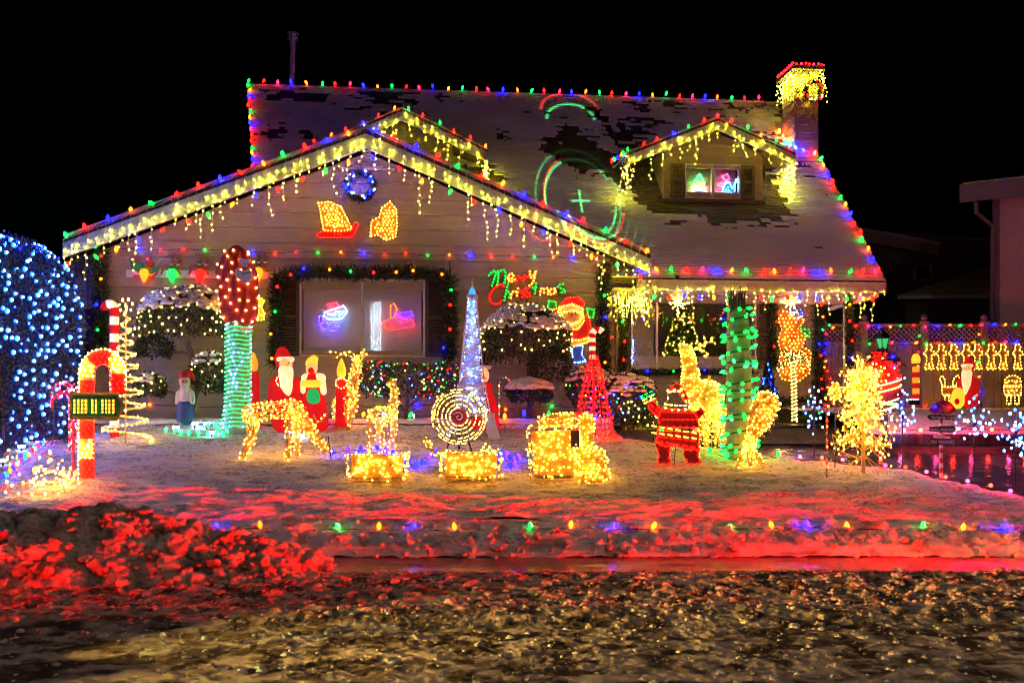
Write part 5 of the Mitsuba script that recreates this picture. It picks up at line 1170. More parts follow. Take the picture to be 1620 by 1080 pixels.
# broad flat cane with film and lamps, crossed by an arrow sign
fr = Frame(138, 756); t = thing('candy_cane_display', 'broad flat candy cane display in red film and warm lamps behind the arrow sign', 'candy cane')
o = fr.p(138, 756); s = fr.s; c2_ = lambda x, y: ((x - 138) * s, (756 - y) * s)
path_ = [c2_(138, 756), c2_(138, 700), c2_(138, 640), c2_(139, 605)] + [c2_(164 - 25 * math.cos(a), 590 - 26 * math.sin(a)) for a in np.linspace(0.1, np.pi, 12)] + [c2_(189, 622)]
ln = sg.LineString(path_); body = ln.buffer(12 * s, cap_style=2); L = ln.length; N = 9; gl_ = np.random.default_rng(2); reds, warms = [], []
for i in range(N):
    seg = so.substring(ln, L * i / N, L * (i + 1) / N).buffer(12 * s, cap_style=2)
    a, b = (i % 2 == 0), None
    put('film', MB().prism(seg, .014, o, A(1, 0, 0), A(0, 0, 1), A(0, -1, 0)), 'red_cloth' if i % 2 == 0 else 'wire_gold', t)
    for x, y in inside(seg.buffer(-.01), .062, gl_): (reds if i % 2 == 0 else warms).append(o + A(x, -.035, y))
for off in (-12, 12):
    e = [o + A(x, -.02, y) for x, y in ln.parallel_offset(abs(off) * s, 'left' if off < 0 else 'right').coords]; put('frame', MB().tube(e, .007, 5), 'wire_white', t)
    (warms if off < 0 else reds).extend(p + A(0, -.02, 0) for p in along(e, .055)[0])
minis(t, {'red': reds, 'warm': warms}, .015)
sgn = thing('arrow_sign', 'yellow arrow sign with green band and lit bars on the candy cane display', 'sign'); fr2 = Frame(138, 756, fr.Y - .08)
so_ = fr2.p(155, 642); pl = lambda pts: sg.Polygon([((x - 155) * s, (642 - y) * s) for x, y in pts])
def plate(nm, pts, d, bs, em=None, th_=.012): put(nm, MB().prism(pl(pts), th_, so_ + A(0, -d, 0), A(1, 0, 0), A(0, 0, 1), A(0, -1, 0)), bs, sgn, em)
plate('board', [(112, 622), (186, 622), (199, 642), (186, 664), (112, 662)], 0, 'yellow_plastic'); plate('band', [(116, 627), (184, 627), (192, 641), (184, 658), (116, 657)], .013, 'green_paint')
for i, (x, w) in enumerate(((118, 4), (124, 4), (130, 4), (136, 4), (146, 4), (152, 3), (162, 4), (168, 3), (173, 3), (179, 4))):
    plate('letter_bar', [(x, 631), (x + w, 631), (x + w, 654), (x, 654)], .026, 'yellow_plastic', None, .008)
minis(sgn, {'gold': [so_ + A((x - 155) * s, -.045, (642 - y) * s) for x in (120, 126, 132, 138, 148, 154, 164, 170, 175, 181) for y in (634, 640, 646, 652)]}, .010, power=.8)
put('rim', MB().tube([so_ + A((x - 155) * s, -.02, (642 - y) * s) for x, y in ((112, 622), (186, 622), (199, 642), (186, 664), (112, 662))], .012, 5, closed=True), 'yellow_plastic', sgn)
fr = Frame(113, 750); t = thing('candy_cane', 'thin red rope light cane standing in front of the broad cane display', 'candy cane'); pts = hook(fr, 116, 752, 622, 34, -1); striped(t, pts, .016, 2, ('red_paint',)); q, _ = along(pts, .06); minis(t, {'red': q[::2] + A(0, -.02, 0), 'pink': q[1::2] + A(0, -.02, 0)}, .014)
# ---- spiral tree
fr = Frame(199, 702); s = fr.s; t = thing('spiral_tree', 'spiral cone tree of warm rope lights on a pole, left side of the lawn', 'light tree')
b = fr.o; hgt = (702 - 486) * s; th = np.linspace(0, 2 * np.pi * 10.5, 360); f = th / th[-1]; f2_ = f ** .86
hel = b + np.stack([np.cos(th) * 38 * s * (1 - f2_) + 0, np.sin(th) * 38 * s * (1 - f2_), .06 + hgt * f2_], 1)
put('coil', MB().tube(hel, .015, 5), None, t, 'gold', power=.07); put('pole', MB().tube([b - A(0, 0, .1), b + A(0, 0, hgt)], .011, 6), 'wire_gold', t)
q, _ = along(hel, .064); minis(t, {'warm': q[::2] + rng.normal(0, .012, q[::2].shape), 'gold': q[1::2]}, .018)
st = b + A(0, 0, hgt + .02); minis(t, {'warm': [st + A(math.cos(a) * .09, 0, math.sin(a) * .09) for a in np.linspace(.3, 6.5, 8)] + [st]}, .02)
# ---- wire sleigh, front left
fr = Frame(75, 778); q = F_(fr); s = fr.s; t = thing('wire_sleigh', 'gold wire sleigh of scrolls and warm lamps at the left front of the lawn', 'light figure'); m = MB(); lam = []
def scroll(cx, cy, r, turns, a0, dy=0, dirn=1):
    a = np.linspace(0, 2 * np.pi * turns, int(18 * turns)); rr = r * (1 - a / a[-1] * .85)
    return [q(cx + x, cy + y, dy) for x, y in zip(rr * np.cos(a0 + dirn * a), rr * np.sin(a0 + dirn * a))]
for dy in (-.22, .22):
    for w in (scroll(9, 768, 10, 2, 0, dy), scroll(18, 722, 14, 2, 1, dy), [q(9, 778, dy), q(50, 782, dy), q(105, 780, dy), q(123, 772, dy), q(126, 756, dy), q(118, 748, dy)],
              [q(16, 735, dy), q(32, 752, dy), q(50, 762, dy), q(80, 766, dy), q(112, 764, dy), q(122, 740, dy)], [q(50, 762, dy), q(54, 735, dy), q(66, 718, dy), q(78, 714, dy)], [q(60, 766, dy), q(58, 781, dy)], [q(100, 766, dy), q(102, 780, dy)],
              scroll(80, 722, 9, 1.8, 2, dy), scroll(62, 742, 10, 1.6, 0, dy), scroll(86, 745, 9, 1.6, 3, dy), scroll(104, 750, 8, 1.5, 1, dy), scroll(38, 768, 7, 1.5, 1, dy), scroll(95, 728, 6, 1.5, 2, dy)):
        m.tube(w, .0055, 4); lam += list(along(w, .15)[0])
for i in range(8): m.tube([q(54 + 9 * i, 764, -.22), q(54 + 9 * i, 764, .22)], .004, 3)
put('frame', m, 'wire_gold', t); gg = np.random.default_rng(8); lam = np.array(lam)[gg.random(len(lam)) < .75]
lam = np.vstack([lam, [q(gg.uniform(52, 118), gg.uniform(738, 768), gg.uniform(-.22, .22)) for _ in range(55)]]); minis(t, {'warm': lam[::3], 'gold': np.vstack([lam[1::3], lam[2::3]])}, .0155)
# ---- red cone tree with a cane on top
fr = Frame(939, 690); s = fr.s; t = thing('cone_tree', 'cone shaped tree of red lights right of the train engine', 'light tree'); b = fr.o; m = MB(); lam = []
hgt = (690 - 560) * s
for i in range(12):
    a = i * np.pi / 6; m.tube([b + A(math.cos(a) * 34 * s, math.sin(a) * 34 * s, 0), b + A(math.cos(a) * 7 * s, math.sin(a) * 7 * s, hgt)], .005, 4)
for i in range(15):
    f = i / 15 + .02; rr = (34 - 27 * f) * s; a = np.linspace(0, 2 * np.pi, 24, endpoint=False); ring_ = [b + A(math.cos(x) * rr, math.sin(x) * rr, f * hgt) for x in a]; m.tube(ring_, .004, 3, closed=True)
    lam += [p + A(*gg.normal(0, .012, 3)) for p in along(ring_ + ring_[:1], .095, gg.uniform(0, .09))[0]]
put('frame', m, 'red_paint', t); put('pole', MB().tube([b, b + A(0, 0, hgt + .05)], .013, 6), 'red_paint', t); minis(t, {'red': lam}, .0165)
t = thing('candy_cane', 'plastic candy cane hook standing out of the top of the red cone tree', 'candy cane'); pts = hook(Frame(939, 0, fr.Y), 937, 575, 521, 18, 1); striped(t, pts, 5.2 * s, 10, lit=('red_glow', 'white_glow'), sides=12)
# ---- waving figure of red rope light
fr = Frame(1072, 734); s = fr.s; o = fr.o
def toS(x, y, d=0): return o + A(x, -d, y)
PS = lambda pts: sg.Polygon([((x - 1072) * s, (734 - y) * s) for x, y in pts])
wf = lamp_board('red rope light figure of a waving bearded man with yellow belt', 'light figure',
     [(PS([(1062, 612), (1070, 605), (1080, 612), (1088, 628), (1088, 640), (1080, 632), (1074, 618), (1060, 618)]), 'red', 'maroon_film'),
      (PS([(1056, 618), (1078, 616), (1082, 632), (1090, 640), (1090, 647), (1066, 649), (1048, 644), (1056, 632)]), 'warm', None),
      (PS([(1048, 646), (1090, 649), (1100, 655), (1106, 676), (1042, 676), (1042, 656)]), 'red', 'maroon_film'), (PS([(1040, 680), (1106, 684), (1104, 712), (1086, 712), (1064, 702), (1052, 706), (1038, 698)]), 'red', 'maroon_film'),
      (PS([(1036, 700), (1060, 706), (1058, 722), (1060, 733), (1040, 733), (1042, 718)]), 'red', 'maroon_film'), (PS([(1084, 710), (1106, 710), (1104, 722), (1110, 733), (1088, 733), (1080, 718)]), 'red', 'maroon_film'),
      (PS([(1046, 650), (1040, 660), (1026, 646), (1024, 636), (1034, 634)]), 'red', 'maroon_film'), (PS([(1098, 652), (1110, 645), (1114, 653), (1104, 664)]), 'red', 'maroon_film')], toS, .085, .0165, 7, edge_only=True, power=.6)
def dash(rows, col, nm):
    m = MB()
    for x0, x1, y0, y1, n in rows:
        for i in range(n):
            a, b = i / n, (i + .62) / n; m.tube([toS((x0 + (x1 - x0) * u - 1072) * s, (734 - (y0 + (y1 - y0) * u)) * s, .035) for u in (a, b)], .0105, 6)
    put(nm, m, None, wf, col, kind='stuff', power=.55)
dash([(1030, 1106, 673, 686, 6), (1030, 1106, 684, 694, 6)], 'gold', 'belt_lamps'); dash([(1038, 1104, 690, 697, 6), (1040, 1104, 698, 708, 5), (1044, 1100, 703, 710, 4), (1028, 1046, 640, 655, 2), (1025, 1042, 645, 660, 2)], 'red', 'coat_lamps')
dash([(1016, 1038, 634, 622, 2), (1018, 1040, 638, 628, 2)], 'gold', 'cuff_lamps'); dash([(1012, 1034, 628, 617, 3), (1014, 1038, 631, 622, 3), (1042, 1054, 680, 680, 1)], 'green', 'glove_lamps')
dash([(1047, 1098, 651, 653, 7), (1046, 1100, 663, 664, 7)], 'red', 'chest_lamps'); dash([(1052, 1088, 640, 642, 5), (1057, 1078, 620, 619, 3)], 'warm', 'beard_lamps')
put('leg_frame', MB().tube([toS((1066 - 1072) * s, -.02), toS((1070 - 1072) * s, 40 * s)], .006, 4), 'metal_dark', wf)
# ---- flared gold basket on legs
fr = Frame(1186, 738); q = F_(fr); s = fr.s; t = thing('light_basket', 'flared gold lit wire basket leaning on three legs, right of the green wound palm', 'light figure')
wire_part(t, 'basket', [(q(1190, 690), 8 * s, q(1202, 664), 17 * s), (q(1202, 664), 17 * s, q(1212, 640), 21 * s)], 120, seed=70, ref=.1, fill='tinsel')
wire_part(t, 'stem', [(q(1188, 694), 9 * s, q(1184, 714), 8 * s)], 44, seed=71)
for i, (x, dy) in enumerate(((1168, -.05), (1187, -.2), (1208, .1))): wire_part(t, 'leg', [(q(1185, 708), 6 * s, q(x, 735, dy), 3 * s)], 16, seed=72 + i)
# ---- twig tree
fr = Frame(1366, 750); s = fr.s; b = fr.o; t = thing('twig_tree', 'gold cone tree of curled wire twigs with warm lamp tips, right front of the lawn', 'light tree'); gg = np.random.default_rng(21); m = MB(); lam = []
hgt = (750 - 592) * s; put('trunk', MB().tube([b - A(0, 0, .1), b + A(0, 0, hgt)], [.028, .012], 7), 'wire_gold', t)
for i in range(120):
    f = gg.uniform(.10, 1) ** .9; a = gg.uniform(0, 6.28); rr = (58 - 42 * f) * s * gg.uniform(.65, 1.05); st = b + A(0, 0, hgt * f); en = st + A(math.cos(a) * rr, math.sin(a) * rr, gg.uniform(-.02, .16)); md = (st + en) / 2 + A(0, 0, .06) + gg.normal(0, .03, 3)
    m.tube([st, md, en], [.006, .005, .004], 4); lam.append(en)
    for _ in range(4):
        w0 = md * (1 - (w := gg.random())) + en * w; w1 = w0 + gg.normal(0, .075, 3) + A(0, 0, .02); w2 = w1 + gg.normal(0, .05, 3) - A(0, 0, .03); m.tube([w0, w1, w2], .003, 3, cap=False); lam.append(w2)
for i in range(5): a = i * 1.256; m.tube([b + A(0, 0, .25), b + A(math.cos(a) * .3, math.sin(a) * .3, .0)], .006, 4)
put('twigs', m, 'wire_gold', t, kind='stuff'); lam = np.array(lam); minis(t, {'gold': lam[gg.random(len(lam)) < .85]}, .0145)
# ---- leaning swirl of red and white rope light behind it
fr = Frame(1392, 712, 12.6); s = fr.s; t = thing('rope_light_swirl', 'leaning swirl of red and pale rope light behind the twig tree, below the lantern', 'light figure')
ax0, ax1 = fr.p(1402, 640), fr.p(1386, 566); av = unit(ax1 - ax0); ay = unit(np.cross(av, A(0, 1, 0))); az = np.cross(av, ay)
def arc(h, r, a0, a1, tw): 
    a = np.linspace(a0, a1, 18); f = (a - a0) / (a1 - a0)
    return [ax0 + (ax1 - ax0) * (h + tw * k) + (ay * math.cos(x) + az * math.sin(x)) * (r * (1 - .3 * tw * k)) * s for x, k in zip(a, f)]
for nm, col, rows in (('red_rope', 'red', [(.92, 14, .0), (.80, 22, .5), (.70, 27, 1.0), (.60, 29, .2), (.52, 30, 1.6), (1.02, 9, .4)]), ('pink_rope', 'pink', [(.76, 25, 2.0), (.46, 30, .8)]), ('pale_rope', 'warm', [(.42, 30, .4), (.30, 28, .9), (.18, 25, .3), (.05, 21, .8), (-.1, 17, .2)])):
    m = MB()
    for h, r, ph in rows: m.tube(arc(h, r, ph, ph + 4.6, .1), .011, 6)
    put(nm, m, None, t, col, kind='stuff', power=.30)
put('cloth', MB().lathe([(27 * s, .0), (26 * s, 20 * s), (15 * s, 50 * s), (5 * s, 66 * s), (0, 70 * s)], ax0 + av * 8 * s, 18, np.stack([ay, az, av], 1)), 'red_cloth', t, smooth=40)
minis(t, {'cool': [arc(.72, 29, 0, 6, .02)[i] for i in range(0, 18, 3)] + [ax0 + ay * 30 * s * (-1) ** i + A(0, 0, .1 * i) for i in range(4)]}, .016)
put('stand', MB().tube([ax0, A(ax0[0], ax0[1], float(lawn_z(ax0[1])) - .05)], .02, 8), 'metal_dark', t)
# ---- lantern on its post
lb = at(1397, 660, 13.2); t = thing('lamp_post', 'black lantern post with green glass and a bow, behind the twig tree', 'lamp post'); s = 13.2 / FOC
gz0 = 1.0; put('post', MB().tube([A(lb[0], lb[1], gz0), at(1397, 556, 13.2)], .035, 10), 'metal_dark', t)
L0 = at(1397, 553, 13.2)
put('glass', MB().lathe([(6 * s, 0), (11 * s, 17 * s)], L0, 6), None, t, 'green_glow', power=1.6)
m = MB().lathe([(0, -1 * s), (7 * s, -1 * s), (7 * s, 1 * s), (0, 1 * s)], L0, 6).lathe([(12.5 * s, 17 * s), (13 * s, 19 * s), (8 * s, 26 * s), (3 * s, 30 * s), (1.5 * s, 33 * s), (0, 34 * s)], L0, 6)
for i in range(6): a = i * np.pi / 3; m.tube([L0 + A(math.cos(a) * 6.3, math.sin(a) * 6.3, 0) * s, L0 + A(math.cos(a) * 11.4, math.sin(a) * 11.4, 17) * s], .008, 4)
put('cage', m, 'metal_dark', t)
garland('garland', 'short needle garland with a bow round the neck of the lantern post', [at(1378, 566, 13.05), at(1392, 558, 13.0), at(1404, 560, 13.0), at(1420, 574, 13.05)], .07, ['red', 'red', 'blue'], .13, seed=77)
# ---- slim red cane with a gold ornament
t = rope_cane('slim arched red cane of rope light in front of the twig tree', 1308, 755, 634, 34, 1, ['red', 'red', 'amber', 'red'], r=.0165)
fr = Frame(1321, 740); t = thing('light_figure', 'small gold wire bell shape on a stake above the slim red cane', 'light figure'); wire_part(t, 'bell', [(fr.p(1321, 611), 6 * fr.s, fr.p(1321, 624), 9 * fr.s)], 26, seed=90); put('stake', MB().tube([fr.p(1321, 630), fr.o], .008, 5), 'metal_dark', t)
# ---- starburst stakes of ice blue lights
for i, (x, y, yb, lab, nb) in enumerate(((1288, 654, 716, 'left of the slim red cane', 26), (1428, 660, 736, 'right of the twig tree', 24), (1541, 672, 748, 'right of the signpost', 34), (1606, 690, 768, 'at the right edge', 40))):
    fr = Frame(x, yb); c = fr.p(x, y); s = fr.s; t = thing('starburst_light', f'burst of ice blue lamps on a thin stake {lab}', 'starburst light', 'ice blue bursts beside the driveway'); m = MB().tube([fr.o - A(0, 0, .05), c], .007, 5); lam = []
    for k in range(nb):
        d = unit(gg.normal(0, 1, 3) * A(1, 1, 1.3) + A(0, 0, .25)); L = gg.uniform(9, 34) * s; e = c + d * L; m.tube([c, e], .0025, 3, cap=False); lam.append(e)
    for k in range(3): m.tube([c, c + A((k - 1) * .06, 0, 40 * s)], .003, 3); lam.append(c + A((k - 1) * .06, 0, (36 + 6 * (k == 1)) * s))
    put('stake', m, 'metal_dark', t); minis(t, {'ice': lam[::2], 'cool': lam[1::2]}, .017)
# ---- path lights and floodlights
PL = ['at the far end of the row along the blue hedge', 'second from the far end of the row along the blue hedge', 'in the middle of the row along the blue hedge', 'second from the street in the row along the blue hedge', 'nearest the street in the row along the blue hedge',
      'leftmost on the snow before the gnome', 'second from left on the snow before the gnome', 'third from left on the snow before the gnome', 'nearest the wrapped palm, in front of the others', 'behind the hind legs of the grazing deer', 'just right of another between the legs of the grazing deer']
for i, (x, y) in enumerate(((80, 662), (69, 676), (54, 692), (34, 706), (5, 728), (278, 676), (308, 670), (327, 670), (335, 684), (461, 684), (476, 688))):
    fr = Frame(x, y + 7); s = fr.s; b = fr.o
    t = thing('path_light', 'small round path light ' + PL[i], 'path light', 'path lights')
    put('stake', MB().tube([b - A(0, 0, .06), b + A(0, 0, 6 * s)], .014, 6), 'metal_dark', t); put('lens', MB().lathe([(0, 0), (5 * s, 0), (5.6 * s, 4.5 * s), (0, 4.5 * s)], b + A(0, 0, 5 * s), 12), None, t, 'lamp_white', power=.5)
    put('cap', MB().lathe([(0, 0), (8 * s, 0), (7 * s, 2 * s), (3 * s, 3.5 * s), (0, 3.6 * s)], b + A(0, 0, 9.6 * s), 12), 'alu', t, smooth=40)
for x, y, lab in ((650, 661, 'small floodlight at the foot of the wall between fawn and light wheel'), (931, 684, 'small floodlight at the foot of the red cone tree')):
    fr = Frame(x, y + 5); s = fr.s; b = fr.o; t = thing('floodlight', lab, 'floodlight'); put('stake', MB().tube([b, b + A(0, 0, 4 * s)], .012, 6), 'metal_dark', t); put('housing', MB().box(b + A(0, .04, 8 * s), (14 * s, .08, 9 * s)), 'metal_dark', t); put('lens', MB().box(b + A(0, -.006, 8 * s), (11 * s, .008, 6 * s)), None, t, 'lamp_white', power=.6)
# ---- cords of bulbs that lie on the snow
def snow_string(label, pts, step, cols, s=1.1, sag=.0, style='c9', power=1.0):
    P = [p if len(p) == 3 else lawn(*p) for p in pts]; return light_string('light_string', label, [np.asarray(p) + A(0, 0, .035) for p in P], step, cols, s=s, style=style, lift=.0, power=power)
light_string('light_string', 'bulbs standing in a row along the snowy kerb at the front of the lawn', [A(x, 9.86, .225 + .012 * math.sin(x * 3)) for x in np.linspace(-3.45, 5.4, 40)], .408, ['amber', 'blue', 'amber', 'red', 'green'], s=1.1, lift=.01, power=1.3)
snow_string('turquoise bulbs on the snow round the foot of the wrapped palm', [(262, 686), (290, 690), (318, 692), (346, 695), (362, 690), (340, 680), (318, 678)], .14, ['teal'])
snow_string('blue and purple bulbs lying on the snow behind the wagons', [(528, 722), (556, 716), (600, 714), (640, 738), (660, 742), (688, 722), (700, 716)], .2, ['blue', 'purple', 'blue'])
snow_string('blue and purple bulbs lying on the snow between wagon and engine', [(796, 722), (804, 728), (815, 734), (822, 728), (812, 742), (800, 746)], .12, ['blue', 'purple'])
snow_string('green bulbs lying on the snow round the foot of the green wound palm', [(1104, 724), (1120, 718), (1150, 728), (1180, 736), (1232, 727), (1245, 726)], .28, ['green'], 1.2)
light_string('light_string', 'coloured bulbs along the snowy edging of the planting bed', [A(x, 13.93, 1.36) for x in np.linspace(-3.2, 1.45, 20)], .34, ['amber', 'blue', 'red', 'amber', 'blue', 'green'], lift=.0)
light_string('light_string', 'coloured bulbs along the edge of the bed below the blue hedge', [lawn(112, 668), lawn(92, 684), lawn(62, 712), lawn(28, 742), lawn(4, 764)], .1, ['red', 'blue', 'amber', 'green', 'blue', 'pink', 'teal'], lift=.05, s=.95)
snow_string('red bulbs along the near edge of the wet driveway', [A(x, float(lawn_edge(x)) - .06, float(lawn_z(lawn_edge(x)))) for x in np.linspace(3.5, 6.6, 30)], .25, ['red', 'pink'], style='ball', power=8)
light_string('light_string', 'red bulbs along the far kerb of the driveway', [A(x, 12.99, 1.19) for x in np.linspace(5.1, 9.5, 20)], .25, ['red', 'pink'], style='ball', lift=0, power=36.0)

# ================================================================ decorations on walls, in windows and on the porch
to, W = wallplane(905, 525, -.12); P = lambda pts: sg.Polygon(W(pts)).buffer(0)
lamp_board('flat figure of a bearded man with raised green mittens, outlined in warm wall lamps', 'light figure',
   [(P([(886, 484), (896, 472), (914, 470), (924, 480), (922, 486), (904, 480)]), 'red', 'red_paint'), (P([(884, 486), (904, 481), (922, 488), (922, 496), (906, 491), (886, 496)]), 'gold', 'white_plastic'),
    (P([(888, 496), (906, 491), (920, 497), (918, 508), (904, 513), (890, 507)]), 'gold', 'skin_plastic'), (P([(882, 492), (887, 500), (890, 508), (904, 513), (918, 508), (922, 496), (924, 508), (914, 521), (898, 521), (886, 513)]), 'gold', 'white_plastic'),
    (P([(868, 476), (879, 478), (880, 488), (871, 492), (866, 486)]), 'green', 'green_paint'), (P([(871, 490), (882, 487), (887, 503), (880, 508), (872, 498)]), 'red', 'red_paint'),
    (P([(928, 488), (940, 490), (938, 502), (931, 503)]), 'green', 'green_paint'), (P([(906, 520), (918, 515), (924, 498), (931, 503), (934, 518), (930, 532), (918, 538), (906, 536)]), 'red', 'red_paint'),
    (P([(890, 538), (918, 538), (932, 533), (930, 542), (908, 548), (892, 546)]), 'gold', 'yellow_plastic'), (P([(904, 548), (922, 546), (920, 560), (926, 572), (906, 574)]), 'ice', 'blue_plastic')], to, .042, .012, 5, edge_only=True, power=.9)
fc = MB()
for x, y in ((899, 494), (911, 495)): fc.balls([to(*W([(x, y)])[0], .02)], .014, ICO1)
flat = [k for k in labels if 'raised green mittens' in labels[k].get('label', '')][0]; put('eyes', fc, 'black_plastic', flat, kind='stuff')
put('nose', MB().balls([to(*W([(905, 498)])[0], .02)], .028, ICO1), 'red_paint', flat)
# sleigh and reindeer cut from board, a giant bulb under each
to, W = wallplane(300, 425, -.05); P = lambda pts: sg.Polygon(W(pts)).buffer(0)
def cut(t, nm, pts, bs, d=0.0):
    e = to(1, 0, 0) - to(0, 0, 0), to(0, 1, 0) - to(0, 0, 0), to(0, 0, 1) - to(0, 0, 0)
    return put(nm, MB().prism(P(pts), .012, to(0, 0, d), *e), bs, t)
def giant(label, x, y, col):
    t = thing('giant_bulb', label, 'giant bulb'); p = HPP(x, y, -.12)
    put('glass', MB().lathe([(0, -.13), (.02, -.11), (.055, -.04), (.07, .02), (.05, .07), (.03, .085), (0, .085)], p, 12), None, t, col, smooth=True, power=.55); put('socket', MB().lathe([(0, .085), (.034, .085), (.034, .14), (0, .14)], p, 10), 'green_paint', t)
t = thing('board_cutout', 'painted cutout of a green sleigh with rider and presents on the wall', 'wall decoration')
cut(t, 'sleigh', [(204, 408), (214, 412), (226, 416), (238, 424), (246, 424), (250, 416), (250, 430), (240, 433), (220, 432), (208, 424)], 'green_paint'); cut(t, 'runner', [(212, 435), (240, 437), (250, 430), (252, 422), (249, 434), (241, 440), (212, 438)], 'red_paint', .004); cut(t, 'rider', [(229, 406), (236, 404), (241, 412), (240, 424), (232, 424)], 'red_paint', .008); cut(t, 'beard', [(231, 408), (236, 408), (235, 413), (232, 413)], 'white_plastic', .016); cut(t, 'presents', [(206, 408), (214, 406), (218, 412), (210, 413)], 'red_paint', .008)
put('rail', hbox(MB(), HP(200, 440, -.03)[0], HP(432, 440, -.03)[0], -.05, -.026, HP(300, 440, -.03)[1], HP(300, 428, -.03)[1]), 'white_trim', t)
for i, (x, y, w_) in enumerate(((272, 424, 'behind the sleigh'), (316, 424, 'in the middle of the team'), (358, 422, 'partly hidden by the red wrapped palm'), (410, 420, 'at the head of the team'))):
    t = thing('board_cutout', f'painted cutout of two brown reindeer {w_}', 'wall decoration')
    for k, dx_ in enumerate((-6, 5)):
        z = lambda pts: [(x + dx_ + a, y + b) for a, b in pts]
        cut(t, 'reindeer', z([(-13, -2), (-6, -5), (2, -5), (5, -12), (9, -14), (12, -11), (8, -9), (8, 0), (6, 4), (10, 10), (8, 11), (3, 4), (-6, 3), (-10, 11), (-12, 10), (-10, 3)]), 'brown_plastic', .006 * k); cut(t, 'collar', z([(3, -6), (8, -6), (8, -3), (3, -3)]), 'white_plastic', .02 + .006 * k)
        m = MB()
        for pts in (((5, -13), (3, -18), (0, -22)), ((3, -18), (6, -22)), ((7, -14), (8, -19), (12, -23)), ((8, -19), (5, -21))): m.tube([to(*q, .02) for q in W(z(pts))], .007, 4)
        put('antler', m, 'brown_plastic', t)
giant('giant amber bulb under the sleigh cutout', 228, 434, 'amber'); giant('giant green bulb left of the topiary top', 272, 434, 'green'); giant('giant red bulb above the topiary top', 316, 435, 'red'); giant('giant orange bulb right of the red wrapped palm', 409, 432, 'amber')
to, W = wallplane(412, 490, -.08); lamp_board('small gold light figure half hidden behind the red wrapped palm', 'light figure', [(P([(402, 478), (412, 472), (419, 476), (414, 486), (419, 496), (418, 506), (404, 508), (410, 494)]), 'gold', 'yellow_plastic')], to, .045, .014, 8)
# inside the front window: a stocking, a candle, a strand of beads
to, W = wallplane(573, 505, .045); P = lambda pts: sg.Polygon(W(pts)).buffer(0)
lamp_board('stocking of turquoise, violet and pink lamps in the left pane of the front window', 'window light', [(P([(514, 494), (544, 484), (550, 494), (540, 505), (520, 506), (513, 500)]), 'ice', None), (P([(514, 506), (524, 505), (534, 512), (538, 518), (530, 524), (518, 522), (506, 516)]), 'purple', None), (P([(506, 500), (512, 500), (510, 512), (504, 514)]), 'purple', None), (P([(518, 482), (532, 478), (536, 485), (522, 490)]), 'pink', None)], to, .05, .011, 3, power=1.6)
lamp_board('candle of red and amber lamps in the right pane of the front window', 'window light', [(P([(618, 484), (624, 480), (628, 490), (624, 502), (618, 502)]), 'amber', None), (P([(606, 510), (622, 504), (652, 506), (656, 516), (636, 520), (612, 520)]), 'red', None), (P([(628, 498), (650, 492), (654, 500), (640, 504)]), 'purple', None)], to, .06, .011, 4, power=1.3)
t = thing('bead_strand', 'strands of tiny white lamps down the middle of the front window', 'window light'); gg = np.random.default_rng(4)
minis(t, {'lamp_white': [HPP(588 + 4.5 * i + gg.normal(0, .8), 478 + 3.4 * k + gg.normal(0, 1), .045) for i in range(4) for k in range(24)]}, .0055, name='lamps', power=.6); put('wire', MB().tube([HPP(592, 470, .05), HPP(590, 560, .05)], .003, 4).tube([HPP(600, 470, .05), HPP(602, 560, .05)], .003, 4), 'wire_white', t)
# inside the dormer window
to, W = wallplane(1127, 290, 1.92 + .06)
lamp_board('fir tree of green, red and turquoise lamps in the left pane of the dormer window', 'window light', [(P([(1096, 290), (1106, 276), (1114, 290), (1110, 296), (1102, 296)]), 'green', None), (P([(1093, 298), (1106, 290), (1118, 298), (1112, 300), (1100, 302)]), 'red', None), (P([(1093, 308), (1098, 300), (1112, 300), (1120, 310), (1106, 314)]), 'ice', 'blue_plastic')], to, .05, .014, 6, power=8)
lamp_board('angel of blue lamps with pink head in the right pane of the dormer window', 'window light', [(P([(1140, 312), (1146, 292), (1152, 288), (1158, 300), (1164, 284), (1160, 312)]), 'cool', 'blue_plastic'), (P([(1142, 280), (1150, 276), (1153, 284), (1146, 287)]), 'pink', None), (P([(1136, 294), (1142, 290), (1142, 297)]), 'pink', None)], to, .05, .014, 7, power=8)
